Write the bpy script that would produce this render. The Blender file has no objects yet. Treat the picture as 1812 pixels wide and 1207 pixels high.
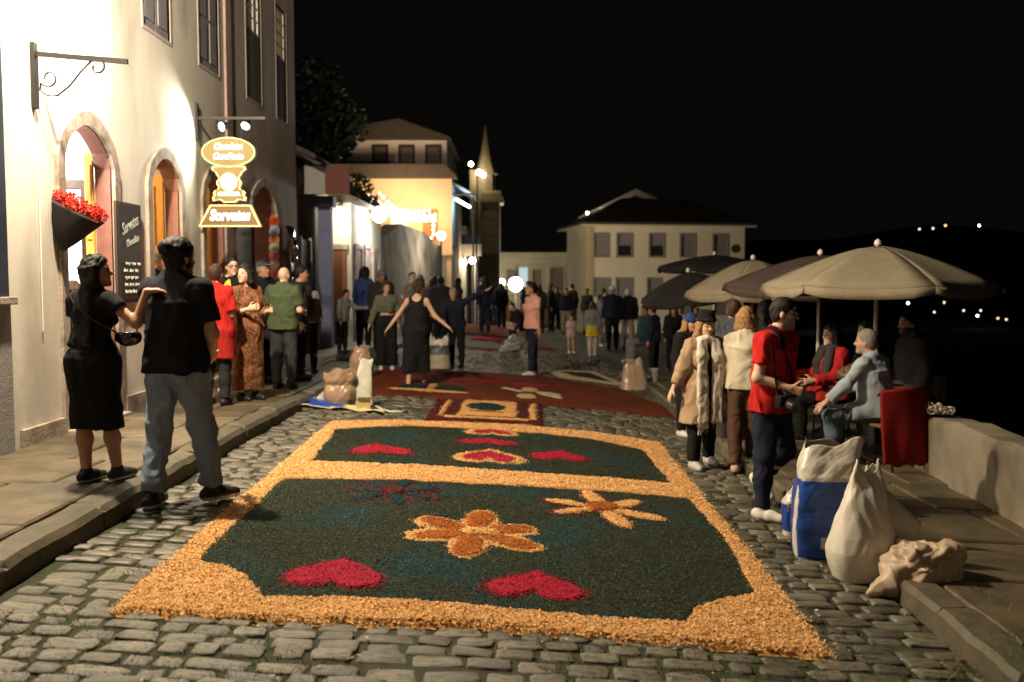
import bpy, bmesh, math, random
import numpy as np
from mathutils import Vector, Matrix

random.seed(7); RNG = np.random.default_rng(7)
scene = bpy.context.scene
COL = scene.collection
R = math.radians

# ---------------------------------------------------------------- camera
cam_data = bpy.data.cameras.new('camera')
cam = bpy.data.objects.new('camera', cam_data); COL.objects.link(cam)
cam.location = (0, 0, 1.63)
cam.rotation_euler = (R(90) - math.atan(108.5 / 1700), 0, 0)
cam_data.sensor_fit = 'HORIZONTAL'; cam_data.sensor_width = 36
cam_data.lens = 36 * 1700 / 1812
cam_data.clip_end = 3000; cam_data.clip_start = .05
cam_data.dof.use_dof = True
cam_data.dof.focus_distance = 6.6
cam_data.dof.aperture_fstop = 1.8
scene.camera = cam

# ---------------------------------------------------------------- world: night sky
world = bpy.data.worlds.new('World'); scene.world = world
world.use_nodes = True
wn = world.node_tree
sky = wn.nodes.new('ShaderNodeTexSky'); sky.sky_type = 'NISHITA'; sky.sun_disc = False
sky.sun_elevation = R(-9); sky.sun_rotation = R(200)
wmix = wn.nodes.new('ShaderNodeMixRGB'); wmix.blend_type = 'ADD'; wmix.inputs[0].default_value = 1
wmix.inputs[2].default_value = (.043, .038, .035, 1)
wn.links.new(sky.outputs[0], wmix.inputs[1])
wbg = wn.nodes['Background']; wn.links.new(wmix.outputs[0], wbg.inputs[0])
wbg.inputs[1].default_value = .06

# ---------------------------------------------------------------- render settings
scene.view_settings.view_transform = 'Standard'; scene.view_settings.look = 'None'
scene.view_settings.exposure = 0; scene.view_settings.gamma = 1
scene.render.engine = 'CYCLES'
scene.cycles.use_denoising = True
try: scene.cycles.denoiser = 'OPENIMAGEDENOISE'
except Exception: pass
scene.cycles.use_light_tree = True
scene.cycles.max_bounces = 6; scene.cycles.diffuse_bounces = 3; scene.cycles.glossy_bounces = 3
scene.cycles.sample_clamp_indirect = 4
scene.cycles.sample_clamp_direct = 0

def point_light(name, loc, power, color, radius=.1, parent=None):
    l = bpy.data.lights.new(name, 'POINT'); l.energy = power; l.color = color; l.shadow_soft_size = radius
    o = bpy.data.objects.new(name, l); COL.objects.link(o); o.location = loc
    return o
def spot_light(name, loc, target, power, color, angle=90, blend=.5, radius=.05):
    l = bpy.data.lights.new(name, 'SPOT'); l.energy = power; l.color = color; l.shadow_soft_size = radius
    l.spot_size = R(angle); l.spot_blend = blend
    o = bpy.data.objects.new(name, l); COL.objects.link(o); o.location = loc
    o.rotation_euler = (Vector(target) - Vector(loc)).to_track_quat('-Z', 'Y').to_euler()
    return o

WARM = (1, .82, .58)
# the wall lantern over the shop front: the main light of this stretch of street
KEY = (-3.12, 6.85, 5.2)
point_light('lantern_light', KEY, 2700, WARM, .10)
# unseen lantern added behind the camera to fill the front sides
FILL_LANTERN = (-3.12, -4.0, 5.2)
point_light('lantern_light', FILL_LANTERN, 170, WARM, .10)

# ---------------------------------------------------------------- helpers
CROSS = .063
def gz(x): return -CROSS * x          # the roadway falls to the right
def vnoise(P, freq=1., seed=0):
    """value noise in -1..1 for an (N,3) array"""
    P = np.asarray(P, float) * freq + seed * 17.31
    i = np.floor(P).astype(np.int64); f = P - i; f = f * f * (3 - 2 * f)
    def h(a, b, c):
        n = (a * 374761393 + b * 668265263 + c * 2147483647 + seed * 1013) & 0xffffffff
        n = ((n ^ (n >> 13)) * 1274126177) & 0xffffffff
        n = (n ^ (n >> 16)) & 0xffff
        return n / 32767.5 - 1
    x, y, z = i[:, 0], i[:, 1], i[:, 2]; fx, fy, fz = f[:, 0], f[:, 1], f[:, 2]
    def l(a, b, t): return a + (b - a) * t
    return l(l(l(h(x, y, z), h(x+1, y, z), fx), l(h(x, y+1, z), h(x+1, y+1, z), fx), fy),
             l(l(h(x, y, z+1), h(x+1, y, z+1), fx), l(h(x, y+1, z+1), h(x+1, y+1, z+1), fx), fy), fz)
def fbm(P, freq=1., seed=0, n=3):
    return sum(vnoise(P, freq * 2**k, seed + k) / 2**k for k in range(n))

def new_mesh(name, V, F, colors=None, smooth=False):
    V = np.asarray(V, np.float32).reshape(-1, 3)
    me = bpy.data.meshes.new(name)
    if isinstance(F, np.ndarray):
        nf, k = F.shape
        me.vertices.add(len(V)); me.vertices.foreach_set('co', V.ravel())
        me.loops.add(nf * k); me.loops.foreach_set('vertex_index', F.astype(np.int32).ravel())
        me.polygons.add(nf); me.polygons.foreach_set('loop_start', np.arange(0, nf * k, k, dtype=np.int32))
        me.update(calc_edges=True)
    else:
        me.from_pydata([tuple(map(float, v)) for v in V], [], F)
    if smooth: me.polygons.foreach_set('use_smooth', np.ones(len(me.polygons), bool))
    if colors is not None:
        ca = me.color_attributes.new('Col', 'FLOAT_COLOR', 'POINT')
        c = np.ones((len(V), 4), np.float32); c[:, :3] = colors; ca.data.foreach_set('color', c.ravel())
    me.update(); return me

def obj(name, me, mat=None, parent=None, loc=None, rot=None):
    o = bpy.data.objects.new(name, me); COL.objects.link(o)
    if mat is not None and not me.materials: me.materials.append(mat)
    if parent is not None: o.parent = parent
    if loc is not None: o.location = loc
    if rot is not None: o.rotation_euler = rot
    return o
def tag(o, label=None, cat=None, group=None, kind=None):
    if label: o['label'] = label
    if cat: o['category'] = cat
    if group: o['group'] = group
    if kind: o['kind'] = kind
    return o
def empty(name, loc=(0, 0, 0), rz=0):
    o = bpy.data.objects.new(name, None); COL.objects.link(o); o.location = loc; o.rotation_euler = (0, 0, rz)
    return o
def copy_tree(o, parent=None):
    c = o.copy(); COL.objects.link(c); c.parent = parent
    for ch in o.children: copy_tree(ch, c)
    return c

class MB:
    """collects simple shapes into one mesh"""
    def __init__(s): s.v = []; s.f = []
    def add(s, V, F):
        n = len(s.v); s.v += [tuple(v) for v in V]; s.f += [tuple(i + n for i in f) for f in F]; return s
    def box(s, x0, x1, y0, y1, z0, z1, bev=0):
        if bev <= 0:
            V = [(x, y, z) for x in (x0, x1) for y in (y0, y1) for z in (z0, z1)]
            return s.add(V, [(0,1,3,2),(4,6,7,5),(0,4,5,1),(2,3,7,6),(0,2,6,4),(1,5,7,3)])
        bm = bmesh.new(); bmesh.ops.create_cube(bm, size=1)
        for v in bm.verts: v.co = Vector(((x0+x1)/2 + v.co.x*(x1-x0), (y0+y1)/2 + v.co.y*(y1-y0), (z0+z1)/2 + v.co.z*(z1-z0)))
        bmesh.ops.bevel(bm, geom=bm.edges[:], offset=bev, segments=2, affect='EDGES', profile=.6)
        bm.verts.ensure_lookup_table(); bm.verts.index_update()
        s.add([v.co[:] for v in bm.verts], [[v.index for v in f.verts] for f in bm.faces]); bm.free(); return s
    def quad(s, *p): return s.add(p, [tuple(range(len(p)))])
    def tube(s, pts, r, n=8, cap=True):
        pts = [Vector(p) for p in pts]; V = []; F = []
        rr = r if isinstance(r, (list, tuple)) else [r] * len(pts)
        up = None
        for i, p in enumerate(pts):
            t = (pts[min(i+1, len(pts)-1)] - pts[max(i-1, 0)]).normalized()
            if up is None: up = Vector((0,0,1)) if abs(t.z) < .9 else Vector((1,0,0))
            a = t.cross(up).normalized(); b = t.cross(a).normalized(); up = -b if False else up
            for k in range(n):
                an = 2*math.pi*k/n; V.append(p + (a*math.cos(an) + b*math.sin(an)) * rr[i])
        for i in range(len(pts)-1):
            for k in range(n): F.append((i*n+k, i*n+(k+1)%n, (i+1)*n+(k+1)%n, (i+1)*n+k))
        if cap: F.append(tuple(range(n))[::-1]); F.append(tuple(range((len(pts)-1)*n, len(pts)*n)))
        return s.add(V, F)
    def lathe(s, prof, c=(0,0,0), n=16):
        V = []; F = []
        for r, z in prof:
            for k in range(n):
                a = 2*math.pi*k/n; V.append((c[0]+r*math.cos(a), c[1]+r*math.sin(a), c[2]+z))
        for i in range(len(prof)-1):
            for k in range(n): F.append((i*n+k, i*n+(k+1)%n, (i+1)*n+(k+1)%n, (i+1)*n+k))
        F.append(tuple(range(n))[::-1]); F.append(tuple(range((len(prof)-1)*n, len(prof)*n)))
        return s.add(V, F)
    def prism(s, poly, d0, d1, fn):
        """extrude a 2D polygon; fn(a,b,d) -> 3D"""
        n = len(poly); V = [fn(a, b, d0) for a, b in poly] + [fn(a, b, d1) for a, b in poly]
        F = [tuple(range(n)), tuple(range(2*n-1, n-1, -1))] + [(i, (i+1)%n, n+(i+1)%n, n+i) for i in range(n)]
        return s.add(V, F)
    def band(s, inner, outer, d0, d1, fn, closed=True):
        """a rim between two outlines of equal length"""
        n = len(inner)
        V = [fn(a,b,d0) for a,b in inner]+[fn(a,b,d0) for a,b in outer]+[fn(a,b,d1) for a,b in inner]+[fn(a,b,d1) for a,b in outer]
        F = []
        for i in range(n if closed else n-1):
            j = (i+1) % n
            F += [(i,j,n+j,n+i), (2*n+i,3*n+i,3*n+j,2*n+j), (n+i,n+j,3*n+j,3*n+i), (i,2*n+i,2*n+j,j)]
        if not closed:
            F += [(0,n,3*n,2*n), (n-1,3*n-1,4*n-1,2*n-1)]
        return s.add(V, F)
    def mesh(s, name, smooth=False):
        me = bpy.data.meshes.new(name); me.from_pydata([tuple(map(float, v)) for v in s.v], [], s.f)
        bm = bmesh.new(); bm.from_mesh(me); bmesh.ops.recalc_face_normals(bm, faces=bm.faces[:]); bm.to_mesh(me); bm.free()
        if smooth:
            me.polygons.foreach_set('use_smooth', np.ones(len(me.polygons), bool))
        return me
    def build(s, name, mat, parent=None, smooth=False, **k):
        return obj(name, s.mesh(name, smooth), mat, parent, **k)

# ---------------------------------------------------------------- materials
MATS = {}
def srgb(r, g, b):
    def f(c):
        c /= 255.; return c/12.92 if c <= .04045 else ((c+.055)/1.055)**2.4
    return (f(r), f(g), f(b))
def mat(name, base, rough=.8, var=.15, scale=8., bump=0., bscale=60., metal=0., emit=None, estr=0., island=0., objvar=0.,
        col2=None, c2scale=2., c2lo=.45, c2hi=.65, vcol=False, spec=.4, weave=False, stretch=None, alpha=1., trans=0., sheen=0.):
    if name in MATS: return MATS[name]
    m = bpy.data.materials.new(name); MATS[name] = m; m.use_nodes = True
    nt = m.node_tree; N = nt.nodes; L = nt.links; b = N['Principled BSDF']
    b.inputs['Roughness'].default_value = rough; b.inputs['Metallic'].default_value = metal
    b.inputs['Specular IOR Level'].default_value = spec
    tc = N.new('ShaderNodeTexCoord'); vec = tc.outputs['Object']
    if stretch:
        mp = N.new('ShaderNodeMapping'); mp.inputs['Scale'].default_value = stretch; L.new(vec, mp.inputs[0]); vec = mp.outputs[0]
    if vcol:
        at = N.new('ShaderNodeVertexColor'); at.layer_name = 'Col'; cur = at.outputs[0]
    else:
        rg = N.new('ShaderNodeRGB'); rg.outputs[0].default_value = (*base, 1); cur = rg.outputs[0]
    if col2 is not None:
        nz = N.new('ShaderNodeTexNoise'); nz.inputs['Scale'].default_value = c2scale; nz.inputs['Detail'].default_value = 5
        L.new(vec, nz.inputs[0])
        mr = N.new('ShaderNodeMapRange'); mr.inputs[1].default_value = c2lo; mr.inputs[2].default_value = c2hi; L.new(nz.outputs[0], mr.inputs[0])
        mx = N.new('ShaderNodeMixRGB'); mx.inputs[2].default_value = (*col2, 1); L.new(mr.outputs[0], mx.inputs[0]); L.new(cur, mx.inputs[1]); cur = mx.outputs[0]
    if var > 0:
        nz = N.new('ShaderNodeTexNoise'); nz.inputs['Scale'].default_value = scale; nz.inputs['Detail'].default_value = 6; nz.inputs['Roughness'].default_value = .65
        L.new(vec, nz.inputs[0])
        mr = N.new('ShaderNodeMapRange'); mr.inputs[1].default_value = .25; mr.inputs[2].default_value = .75
        mr.inputs[3].default_value = 1-var; mr.inputs[4].default_value = 1+var; L.new(nz.outputs[0], mr.inputs[0])
        mx = N.new('ShaderNodeVectorMath'); mx.operation = 'SCALE'; L.new(cur, mx.inputs[0]); L.new(mr.outputs[0], mx.inputs[3]); cur = mx.outputs[0]
    if island > 0 or objvar > 0:
        if island > 0:
            g = N.new('ShaderNodeNewGeometry'); rv = g.outputs['Random Per Island']; a = island
        else:
            g = N.new('ShaderNodeObjectInfo'); rv = g.outputs['Random']; a = objvar
        mr = N.new('ShaderNodeMapRange'); mr.inputs[3].default_value = 1-a; mr.inputs[4].default_value = 1+a; L.new(rv, mr.inputs[0])
        mx = N.new('ShaderNodeVectorMath'); mx.operation = 'SCALE'; L.new(cur, mx.inputs[0]); L.new(mr.outputs[0], mx.inputs[3]); cur = mx.outputs[0]
    L.new(cur, b.inputs['Base Color'])
    if bump > 0:
        nz = N.new('ShaderNodeTexNoise'); nz.inputs['Scale'].default_value = bscale; nz.inputs['Detail'].default_value = 4; L.new(vec, nz.inputs[0])
        bp = N.new('ShaderNodeBump'); bp.inputs['Strength'].default_value = bump; bp.inputs['Distance'].default_value = .01
        L.new(nz.outputs[0], bp.inputs['Height']); L.new(bp.outputs[0], b.inputs['Normal'])
    if emit is not None:
        b.inputs['Emission Color'].default_value = (*emit, 1); b.inputs['Emission Strength'].default_value = estr
    if trans > 0:
        b.inputs['Transmission Weight'].default_value = trans
    if sheen > 0:
        b.inputs['Sheen Weight'].default_value = sheen
    if alpha < 1: b.inputs['Alpha'].default_value = alpha
    return m
def cloth(name, c, **k):
    k.setdefault('bump', .25); k.setdefault('bscale', 90); k.setdefault('var', .12); k.setdefault('rough', .9); k.setdefault('spec', .15)
    return mat('cloth_' + name, c, **k)

M_IRON = mat('iron', (.03, .028, .027), .5, metal=.6)
M_WOODDARK = mat('dark_wood', (.05, .025, .015), .6, var=.3, scale=12, stretch=(1, 1, .1), bump=.2)
M_WHITE = mat('white_paint', (.75, .72, .66), .7, var=.08, scale=4, bump=.1, bscale=20)
M_BULB = mat('lit_bulb', (1, 1, 1), .4, var=0, emit=(1, .86, .6), estr=25)
M_BULBW = mat('lit_white_bulb', (1, 1, 1), .4, var=0, emit=(.85, .93, 1), estr=20)
M_BULBO = mat('lit_amber_bulb', (1, 1, 1), .4, var=0, emit=(1, .6, .25), estr=4)
M_BULBS = mat('lit_faint_bulb', (1, 1, 1), .4, var=0, emit=(1, .85, .65), estr=3)
# ---------------------------------------------------------------- shapes from distance fields
def snet(f, org, res):
    """surface nets on a 3D field (negative inside) -> verts, quads"""
    s = f < 0
    c = np.zeros(tuple(n-1 for n in f.shape), np.int8)
    for i in (0, 1):
        for j in (0, 1):
            for k in (0, 1):
                c += s[i:f.shape[0]-1+i, j:f.shape[1]-1+j, k:f.shape[2]-1+k]
    idx = np.argwhere((c > 0) & (c < 8))
    if len(idx) == 0: return np.zeros((0, 3)), np.zeros((0, 4), int)
    I, J, K = idx.T
    vid = np.full(c.shape, -1, np.int32); vid[I, J, K] = np.arange(len(idx))
    cor = [(i, j, k) for i in (0, 1) for j in (0, 1) for k in (0, 1)]
    val = {q: f[I+q[0], J+q[1], K+q[2]] for q in cor}
    acc = np.zeros((len(idx), 3)); cnt = np.zeros(len(idx))
    for a in cor:
        for ax in range(3):
            if a[ax] == 0:
                b = list(a); b[ax] = 1; b = tuple(b)
                fa, fb = val[a], val[b]; m = (fa < 0) != (fb < 0)
                t = np.where(m, fa / np.where(m, fa - fb, 1), 0)
                p = np.tile(np.array(a, float), (len(idx), 1)); p[:, ax] = t
                acc[m] += p[m]; cnt[m] += 1
    V = (idx + acc / cnt[:, None]) * res + org
    Q = []
    for ax in range(3):
        sl0 = [slice(None)]*3; sl1 = [slice(None)]*3
        sl0[ax] = slice(0, -1); sl1[ax] = slice(1, None)
        a, b = s[tuple(sl0)], s[tuple(sl1)]
        e = np.argwhere(a != b)
        o1, o2 = [q for q in range(3) if q != ax]
        ok = (e[:, o1] > 0) & (e[:, o2] > 0) & (e[:, o1] < c.shape[o1]) & (e[:, o2] < c.shape[o2]); e = e[ok]
        inside = a[e[:, 0], e[:, 1], e[:, 2]]
        def cell(d1, d2):
            q = e.copy(); q[:, o1] += d1; q[:, o2] += d2; return vid[q[:, 0], q[:, 1], q[:, 2]]
        q = np.stack([cell(-1, -1), cell(0, -1), cell(0, 0), cell(-1, 0)], 1)
        flip = inside if ax != 1 else ~inside
        q[~flip] = q[~flip][:, ::-1]
        Q.append(q)
    return V, np.concatenate(Q)

def nrm(v):
    v = np.asarray(v, float); return v / np.linalg.norm(v)
def field(ops, res, pad=.03):
    """ops: ('c',a,b,ra,rb,k[,flat]) ('e',c,axes,rad,k) ('t',a,b,rA,rB,ax,ay,k) ('cut',pt,n) ('sub',<prim>)"""
    lo = np.full(3, 1e9); hi = np.full(3, -1e9)
    def bb(o):
        if o[0] == 'c': r = max(o[3], o[4]); return np.minimum(o[1], o[2]) - r, np.maximum(o[1], o[2]) + r
        if o[0] == 'e': r = max(o[3]); return o[1] - r, o[1] + r
        if o[0] == 't': r = max(max(o[3]), max(o[4])); return np.minimum(o[1], o[2]) - r, np.maximum(o[1], o[2]) + r
    for o in ops:
        if o[0] in 'cet':
            a, b = bb(o); lo = np.minimum(lo, a); hi = np.maximum(hi, b)
    lo -= pad; hi += pad
    n = np.maximum(np.ceil((hi - lo) / res).astype(int) + 1, 4)
    f = np.full(n, .15, np.float32)
    ax = [lo[i] + np.arange(n[i]) * res for i in range(3)]
    def grid(sl):
        return (ax[0][sl[0]][:, None, None], ax[1][sl[1]][None, :, None], ax[2][sl[2]][None, None, :])
    def dist(o, g):
        X, Y, Z = g
        if o[0] == 'c':
            a, b, ra, rb = o[1:5]; d = b - a; L2 = max(d @ d, 1e-9)
            px, py, pz = X - a[0], Y - a[1], Z - a[2]
            tt = (px*d[0] + py*d[1] + pz*d[2]) / L2; t = np.clip(tt, 0, 1)
            r = np.sqrt((px - t*d[0])**2 + (py - t*d[1])**2 + (pz - t*d[2])**2) - (ra + (rb - ra)*t)
            if len(o) > 6 and o[6]: r = np.maximum(r, (tt - 1) * math.sqrt(L2))
            return r
        if o[0] == 'e':
            c, A, rad = o[1:4]; px, py, pz = X - c[0], Y - c[1], Z - c[2]
            q = sum(((px*A[i][0] + py*A[i][1] + pz*A[i][2]) / rad[i])**2 for i in range(3))
            q = np.sqrt(q + 1e-9); return (q - 1) * min(rad)
        if o[0] == 't':
            a, b, rA, rB, u, v = o[1:7]; d = b - a; L = math.sqrt(d @ d); d = d / L
            px, py, pz = X - a[0], Y - a[1], Z - a[2]
            w = px*d[0] + py*d[1] + pz*d[2]; t = np.clip(w / L, 0, 1)
            p1 = px*u[0] + py*u[1] + pz*u[2]; p2 = px*v[0] + py*v[1] + pz*v[2]
            # remove drift along a slanted axis
            p1 = p1 - w*(d @ u); p2 = p2 - w*(d @ v)
            r1 = rA[0] + (rB[0]-rA[0])*t; r2 = rA[1] + (rB[1]-rA[1])*t
            q = (np.sqrt((p1/r1)**2 + (p2/r2)**2 + 1e-9) - 1) * np.minimum(r1, r2)
            return np.maximum(q, np.maximum(-w, w - L))
    for o in ops:
        if o[0] in 'cet':
            k = o[5] if o[0] == 'c' else (o[4] if o[0] == 'e' else o[7])
            a, b = bb(o); m = .035 + k
            i0 = np.clip(((a - m - lo)/res).astype(int), 0, n-1); i1 = np.clip(((b + m - lo)/res).astype(int) + 2, 1, n)
            sl = tuple(slice(i0[i], i1[i]) for i in range(3))
            d = dist(o, grid(sl)); cur = f[sl]
            if k > 0:
                h = np.maximum(k - np.abs(cur - d), 0) / k; f[sl] = np.minimum(cur, d) - h*h*k*.25
            else: f[sl] = np.minimum(cur, d)
        elif o[0] == 'cut':
            X, Y, Z = grid((slice(None),)*3); p, nn = o[1], o[2]
            f = np.maximum(f, (X-p[0])*nn[0] + (Y-p[1])*nn[1] + (Z-p[2])*nn[2]).astype(np.float32)
        elif o[0] == 'sub':
            q = o[1]; a, b = bb(q); m = .05
            i0 = np.clip(((a - m - lo)/res).astype(int), 0, n-1); i1 = np.clip(((b + m - lo)/res).astype(int) + 2, 1, n)
            sl = tuple(slice(i0[i], i1[i]) for i in range(3))
            if min(i1 - i0) > 0: f[sl] = np.maximum(f[sl], -dist(q, grid(sl)))
    f[0] = f[-1] = .05; f[:, 0] = f[:, -1] = .05; f[:, :, 0] = f[:, :, -1] = .05
    return f, lo
def creases(V, seed, f=9., n=7, vert=1.):
    """straight folds: triangle waves in random directions, faded in and out"""
    r_ = np.random.default_rng(seed); d = np.zeros(len(V))
    W = V + .055*np.stack([vnoise(V, 6, seed), vnoise(V, 6, seed+1), vnoise(V, 6, seed+2)], 1)
    for k in range(n):
        u_ = r_.normal(size=3); u_[2] *= vert; u_ /= np.linalg.norm(u_); ph = r_.uniform(); fr = f*r_.uniform(.5, 1.3)
        t = np.abs(((W@u_)*fr + ph) % 1 - .5)*2
        d += (t-.5)*np.clip(vnoise(V, 3.5, seed+20+k)*1.6+.35, 0, 1)*(f/fr)
    return d/n*5.0
def sdf_mesh(name, ops, res, fold=0., ffreq=9., fstretch=(1, 1, 1), colors=None, scale=1., seed=0, fine=0., crease=0.):
    f, lo = field(ops, res)
    V, Q = snet(f, lo, res)
    me = new_mesh(name, V, Q, smooth=True)
    if (fold or fine or crease) and len(V):
        n = np.empty(len(V)*3, np.float32); me.vertex_normals.foreach_get('vector', n); n = n.reshape(-1, 3)
        W = V * np.array(fstretch)
        d = 0
        if fold:
            b = fbm(W + .12*np.stack([vnoise(V, 5, seed+9), vnoise(V, 5, seed+11), vnoise(V, 5, seed+12)], 1), ffreq, seed, 2); d = fold * (1 - 2.2*np.abs(b))
        if crease: d = d + crease*creases(V, seed+3, 5.5, 6)
        if fine: d = d + fine * vnoise(V, 60, seed+5)
        V = V + n * np.maximum(np.asarray(d), -.006)[:, None]
    cols = colors(V) if colors is not None else None
    V = V * scale
    me.vertices.foreach_set('co', V.astype(np.float32).ravel())
    if cols is not None:
        ca = me.color_attributes.new('Col', 'FLOAT_COLOR', 'POINT')
        c = np.ones((len(V), 4), np.float32); c[:, :3] = cols; ca.data.foreach_set('color', c.ravel())
    me.update(); return me

# ---------------------------------------------------------------- people
SKIN = {'pale': (.62, .40, .29), 'mid': (.50, .30, .20), 'tan': (.40, .22, .14), 'dark': (.22, .115, .07)}
HAIRC = {'black': (.010, .008, .007), 'brown': (.045, .024, .013), 'grey': (.22, .20, .18), 'blond': (.30, .17, .07), 'white': (.5, .47, .42), 'red': (.09, .03, .015)}
M_SKIN = mat('skin', (1, 1, 1), .55, var=.06, scale=30, vcol=True, bump=.08, bscale=150, spec=.35)
M_SHOE = mat('shoe_surface', (1, 1, 1), .6, var=.1, vcol=True, bump=.1)
def hairmat(c):
    return mat('hair_' + c, HAIRC[c], .62, var=.35, scale=60, stretch=(1, 1, .12), bump=.35, bscale=160, spec=.22)

def person(label, loc, yaw, h, wear, sex='m', res=.014, skin='mid', hair=('short', 'black'), group=None,
           R_=None, L_=None, RL=None, LL=None, spine=(0, 0, 1), face=(0, 0), shoes=((.02, .02, .02), (.02, .02, .02)),
           fat=0., beard=0., handR=None, handL=None, glasses=False, hat=None, footyaw=(0, 0), seed=0, fist=''):
    """limb directions are given in the world (x right, y away, z up); yaw 0 faces -y"""
    S = h / 1.75; res = res / S
    fem = sex == 'f'
    cy, sy = math.cos(R(yaw)), math.sin(R(yaw))
    def lw(v): return np.array([v[0]*cy - v[1]*sy, v[0]*sy + v[1]*cy, v[2]])     # body frame -> world
    rt, fw, up0 = lw((1, 0, 0)), lw((0, -1, 0)), np.array([0, 0, 1.])
    u = nrm(spine)
    fwt = nrm(fw - u * (fw @ u)); ax = (rt, fwt, u)
    P = np.array([0, 0, .93]); C = P + u*.36; Nk = P + u*.52
    hy, hp = R(face[0]), R(face[1])
    hf0 = lw((math.sin(hy), -math.cos(hy), 0)); hr = lw((math.cos(hy), math.sin(hy), 0))
    hf = nrm(hf0*math.cos(hp) + up0*math.sin(hp)); hu = nrm(np.cross(hr, hf) * 1.0)
    if hu[2] < 0: hu = -hu
    hc = Nk + nrm(u + hf*.28)*.165
    sw = .155 if fem else .178
    sR, sL = Nk - u*.055 - rt*sw, Nk - u*.055 + rt*sw          # person's right is -rt
    dR = R_ or (tuple(lw((-.18, .05, -1))), tuple(lw((-.02, -.22, -1))))
    dL = L_ or (tuple(lw((.18, .05, -1))), tuple(lw((.02, -.22, -1))))
    lR = RL or (tuple(lw((-.05, 0, -1))), tuple(lw((0, .03, -1))))
    lL = LL or (tuple(lw((.05, 0, -1))), tuple(lw((0, .03, -1))))
    def chain(o, d, a, b):
        m = o + nrm(d[0])*a; return o, m, m + nrm(d[1])*b
    AR, AL = chain(sR, dR, .285, .25), chain(sL, dL, .285, .25)
    GR, GL = chain(P - u*.02 - rt*.088, lR, .42, .41), chain(P - u*.02 + rt*.088, lL, .42, .41)
    low = min(GR[2][2], GL[2][2]) - .08
    sh = np.array([0, 0, -low])
    P, C, Nk, hc = P+sh, C+sh, Nk+sh, hc+sh
    AR, AL, GR, GL = [tuple(q + sh for q in c) for c in (AR, AL, GR, GL)]
    def arm(A, i=0., k=.03):
        r = .9 if fem else 1.
        return [('c', A[0], A[1], .052*r+i, .042*r+i, k), ('c', A[1], A[2], .043*r+i, .029*r+i, k)]
    def leg(G, i=0., k=.04):
        r = 1.02 if fem else 1.
        return [('c', G[0], G[1], .088*r+i, .058+i, k), ('c', G[1], G[1]*.62+G[2]*.38, .056+i, .056+i, k), ('c', G[1]*.62+G[2]*.38, G[2], .056+i, .037+i, k)]
    def torso(i=0.):
        o = [('e', P - u*.01, ax, (.165+i+fat, .115+i+fat, .13+i), .05) if fem else ('e', P, ax, (.155+i+fat, .112+i+fat, .13+i), .05),
             ('e', P + u*.17, ax, (.122+i+fat, .096+i+fat*1.2, .17+i), .07) if fem else ('e', P + u*.17, ax, (.142+i+fat, .105+i+fat*1.3, .18+i), .07),
             ('e', C - u*.01, ax, (.138+i, .105+i, .16+i), .06) if fem else ('e', C, ax, (.163+i, .115+i, .17+i), .06),
             ('c', AR[0], AL[0], .044+i, .044+i, .05) if fem else ('c', AR[0], AL[0], .053+i, .053+i, .05),
             ('c', Nk - u*.06 - rt*.09, Nk + u*.02, .045+i, .045+i, .04), ('c', Nk - u*.06 + rt*.09, Nk + u*.02, .045+i, .045+i, .04)]
        if fem:
            for q in (-1, 1): o.append(('e', C - u*.03 + fwt*.085 + rt*.068*q, ax, (.058+i, .055+i, .06+i), .04))
        return o
    def sign(A): return -1 if A is AR else 1
    def hand(A, d, hd):
        f = nrm(d[1]) if hd is None else nrm(hd)
        side = rt if abs(f @ rt) < .8 else fwt
        lat = nrm(np.cross(f, np.cross(side, f)) if abs(f @ fwt) < .6 and hd is None else side - f*(side @ f))
        if hd is None: lat = nrm(fwt - f*(fwt @ f)) if abs(f @ fwt) < .8 else nrm(up0 - f*(up0 @ f))
        pn = np.cross(f, lat); inn = -sign(A)*rt
        if pn @ inn < 0: pn = -pn
        if hd is not None and pn[2] > 0: pn = -pn
        w = A[2]; o = []
        for q in (-.022, 0, .022): o.append(('c', w + f*.012 + lat*q*.6, w + f*.085 + lat*q, .020, .015, .012))
        for q, ln in ((-.033, .060), (-.011, .076), (.011, .080), (.033, .070)):
            b = w + f*.085 + lat*q; m = b + nrm(f + pn*.25 + lat*q*3)*ln*.5; e = m + nrm(f + pn*.8 + lat*q*2)*ln*.5
            if ('R' if A is AR else 'L') in fist: m = b + nrm(f*.35 + pn)*ln*.5; e = m + nrm(-f + pn*.25)*ln*.5
            o += [('c', b, m, .0098, .0090, .004), ('c', m, e, .0090, .0075, .003)]
        b = w + f*.025 + lat*.028; m = b + nrm(f*.6 + lat*.9 + pn*.2)*.045
        o += [('c', b, m, .014, .011, .010), ('c', m, m + nrm(f + lat*.35 + pn*.3)*.035, .0105, .0085, .004)]
        return o
    def foot(G, a):
        y = R(a); d = nrm(fw*math.cos(y) + rt*math.sin(y)); b = G[2]
        dn = -up0
        if b[2] > .125: d = nrm(d + dn*min(.9, (b[2]-.08)*6))
        n = np.cross(rt, d); n = n if n[2] > 0 else -n
        return b, d, nrm(n)
    # ---- the body: one continuous surface
    HA = (hr, hf, hu)
    ops = torso() + arm(AR) + arm(AL) + leg(GR) + leg(GL)
    ops += [('c', Nk - u*.03, hc - hu*.055 - hf*.012, .056 if not fem else .046, .052 if not fem else .044, .03)]
    ops += [('e', hc + hu*.022 - hf*.004, HA, (.074, .094, .097), .02), ('e', hc + hf*.026 - hu*.045, HA, (.056, .062, .074), .03),
            ('c', hc + hf*.070 - hu*.098, hc + hf*.072 - hu*.098 + hr*.001, .022, .022, .02)]
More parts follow.
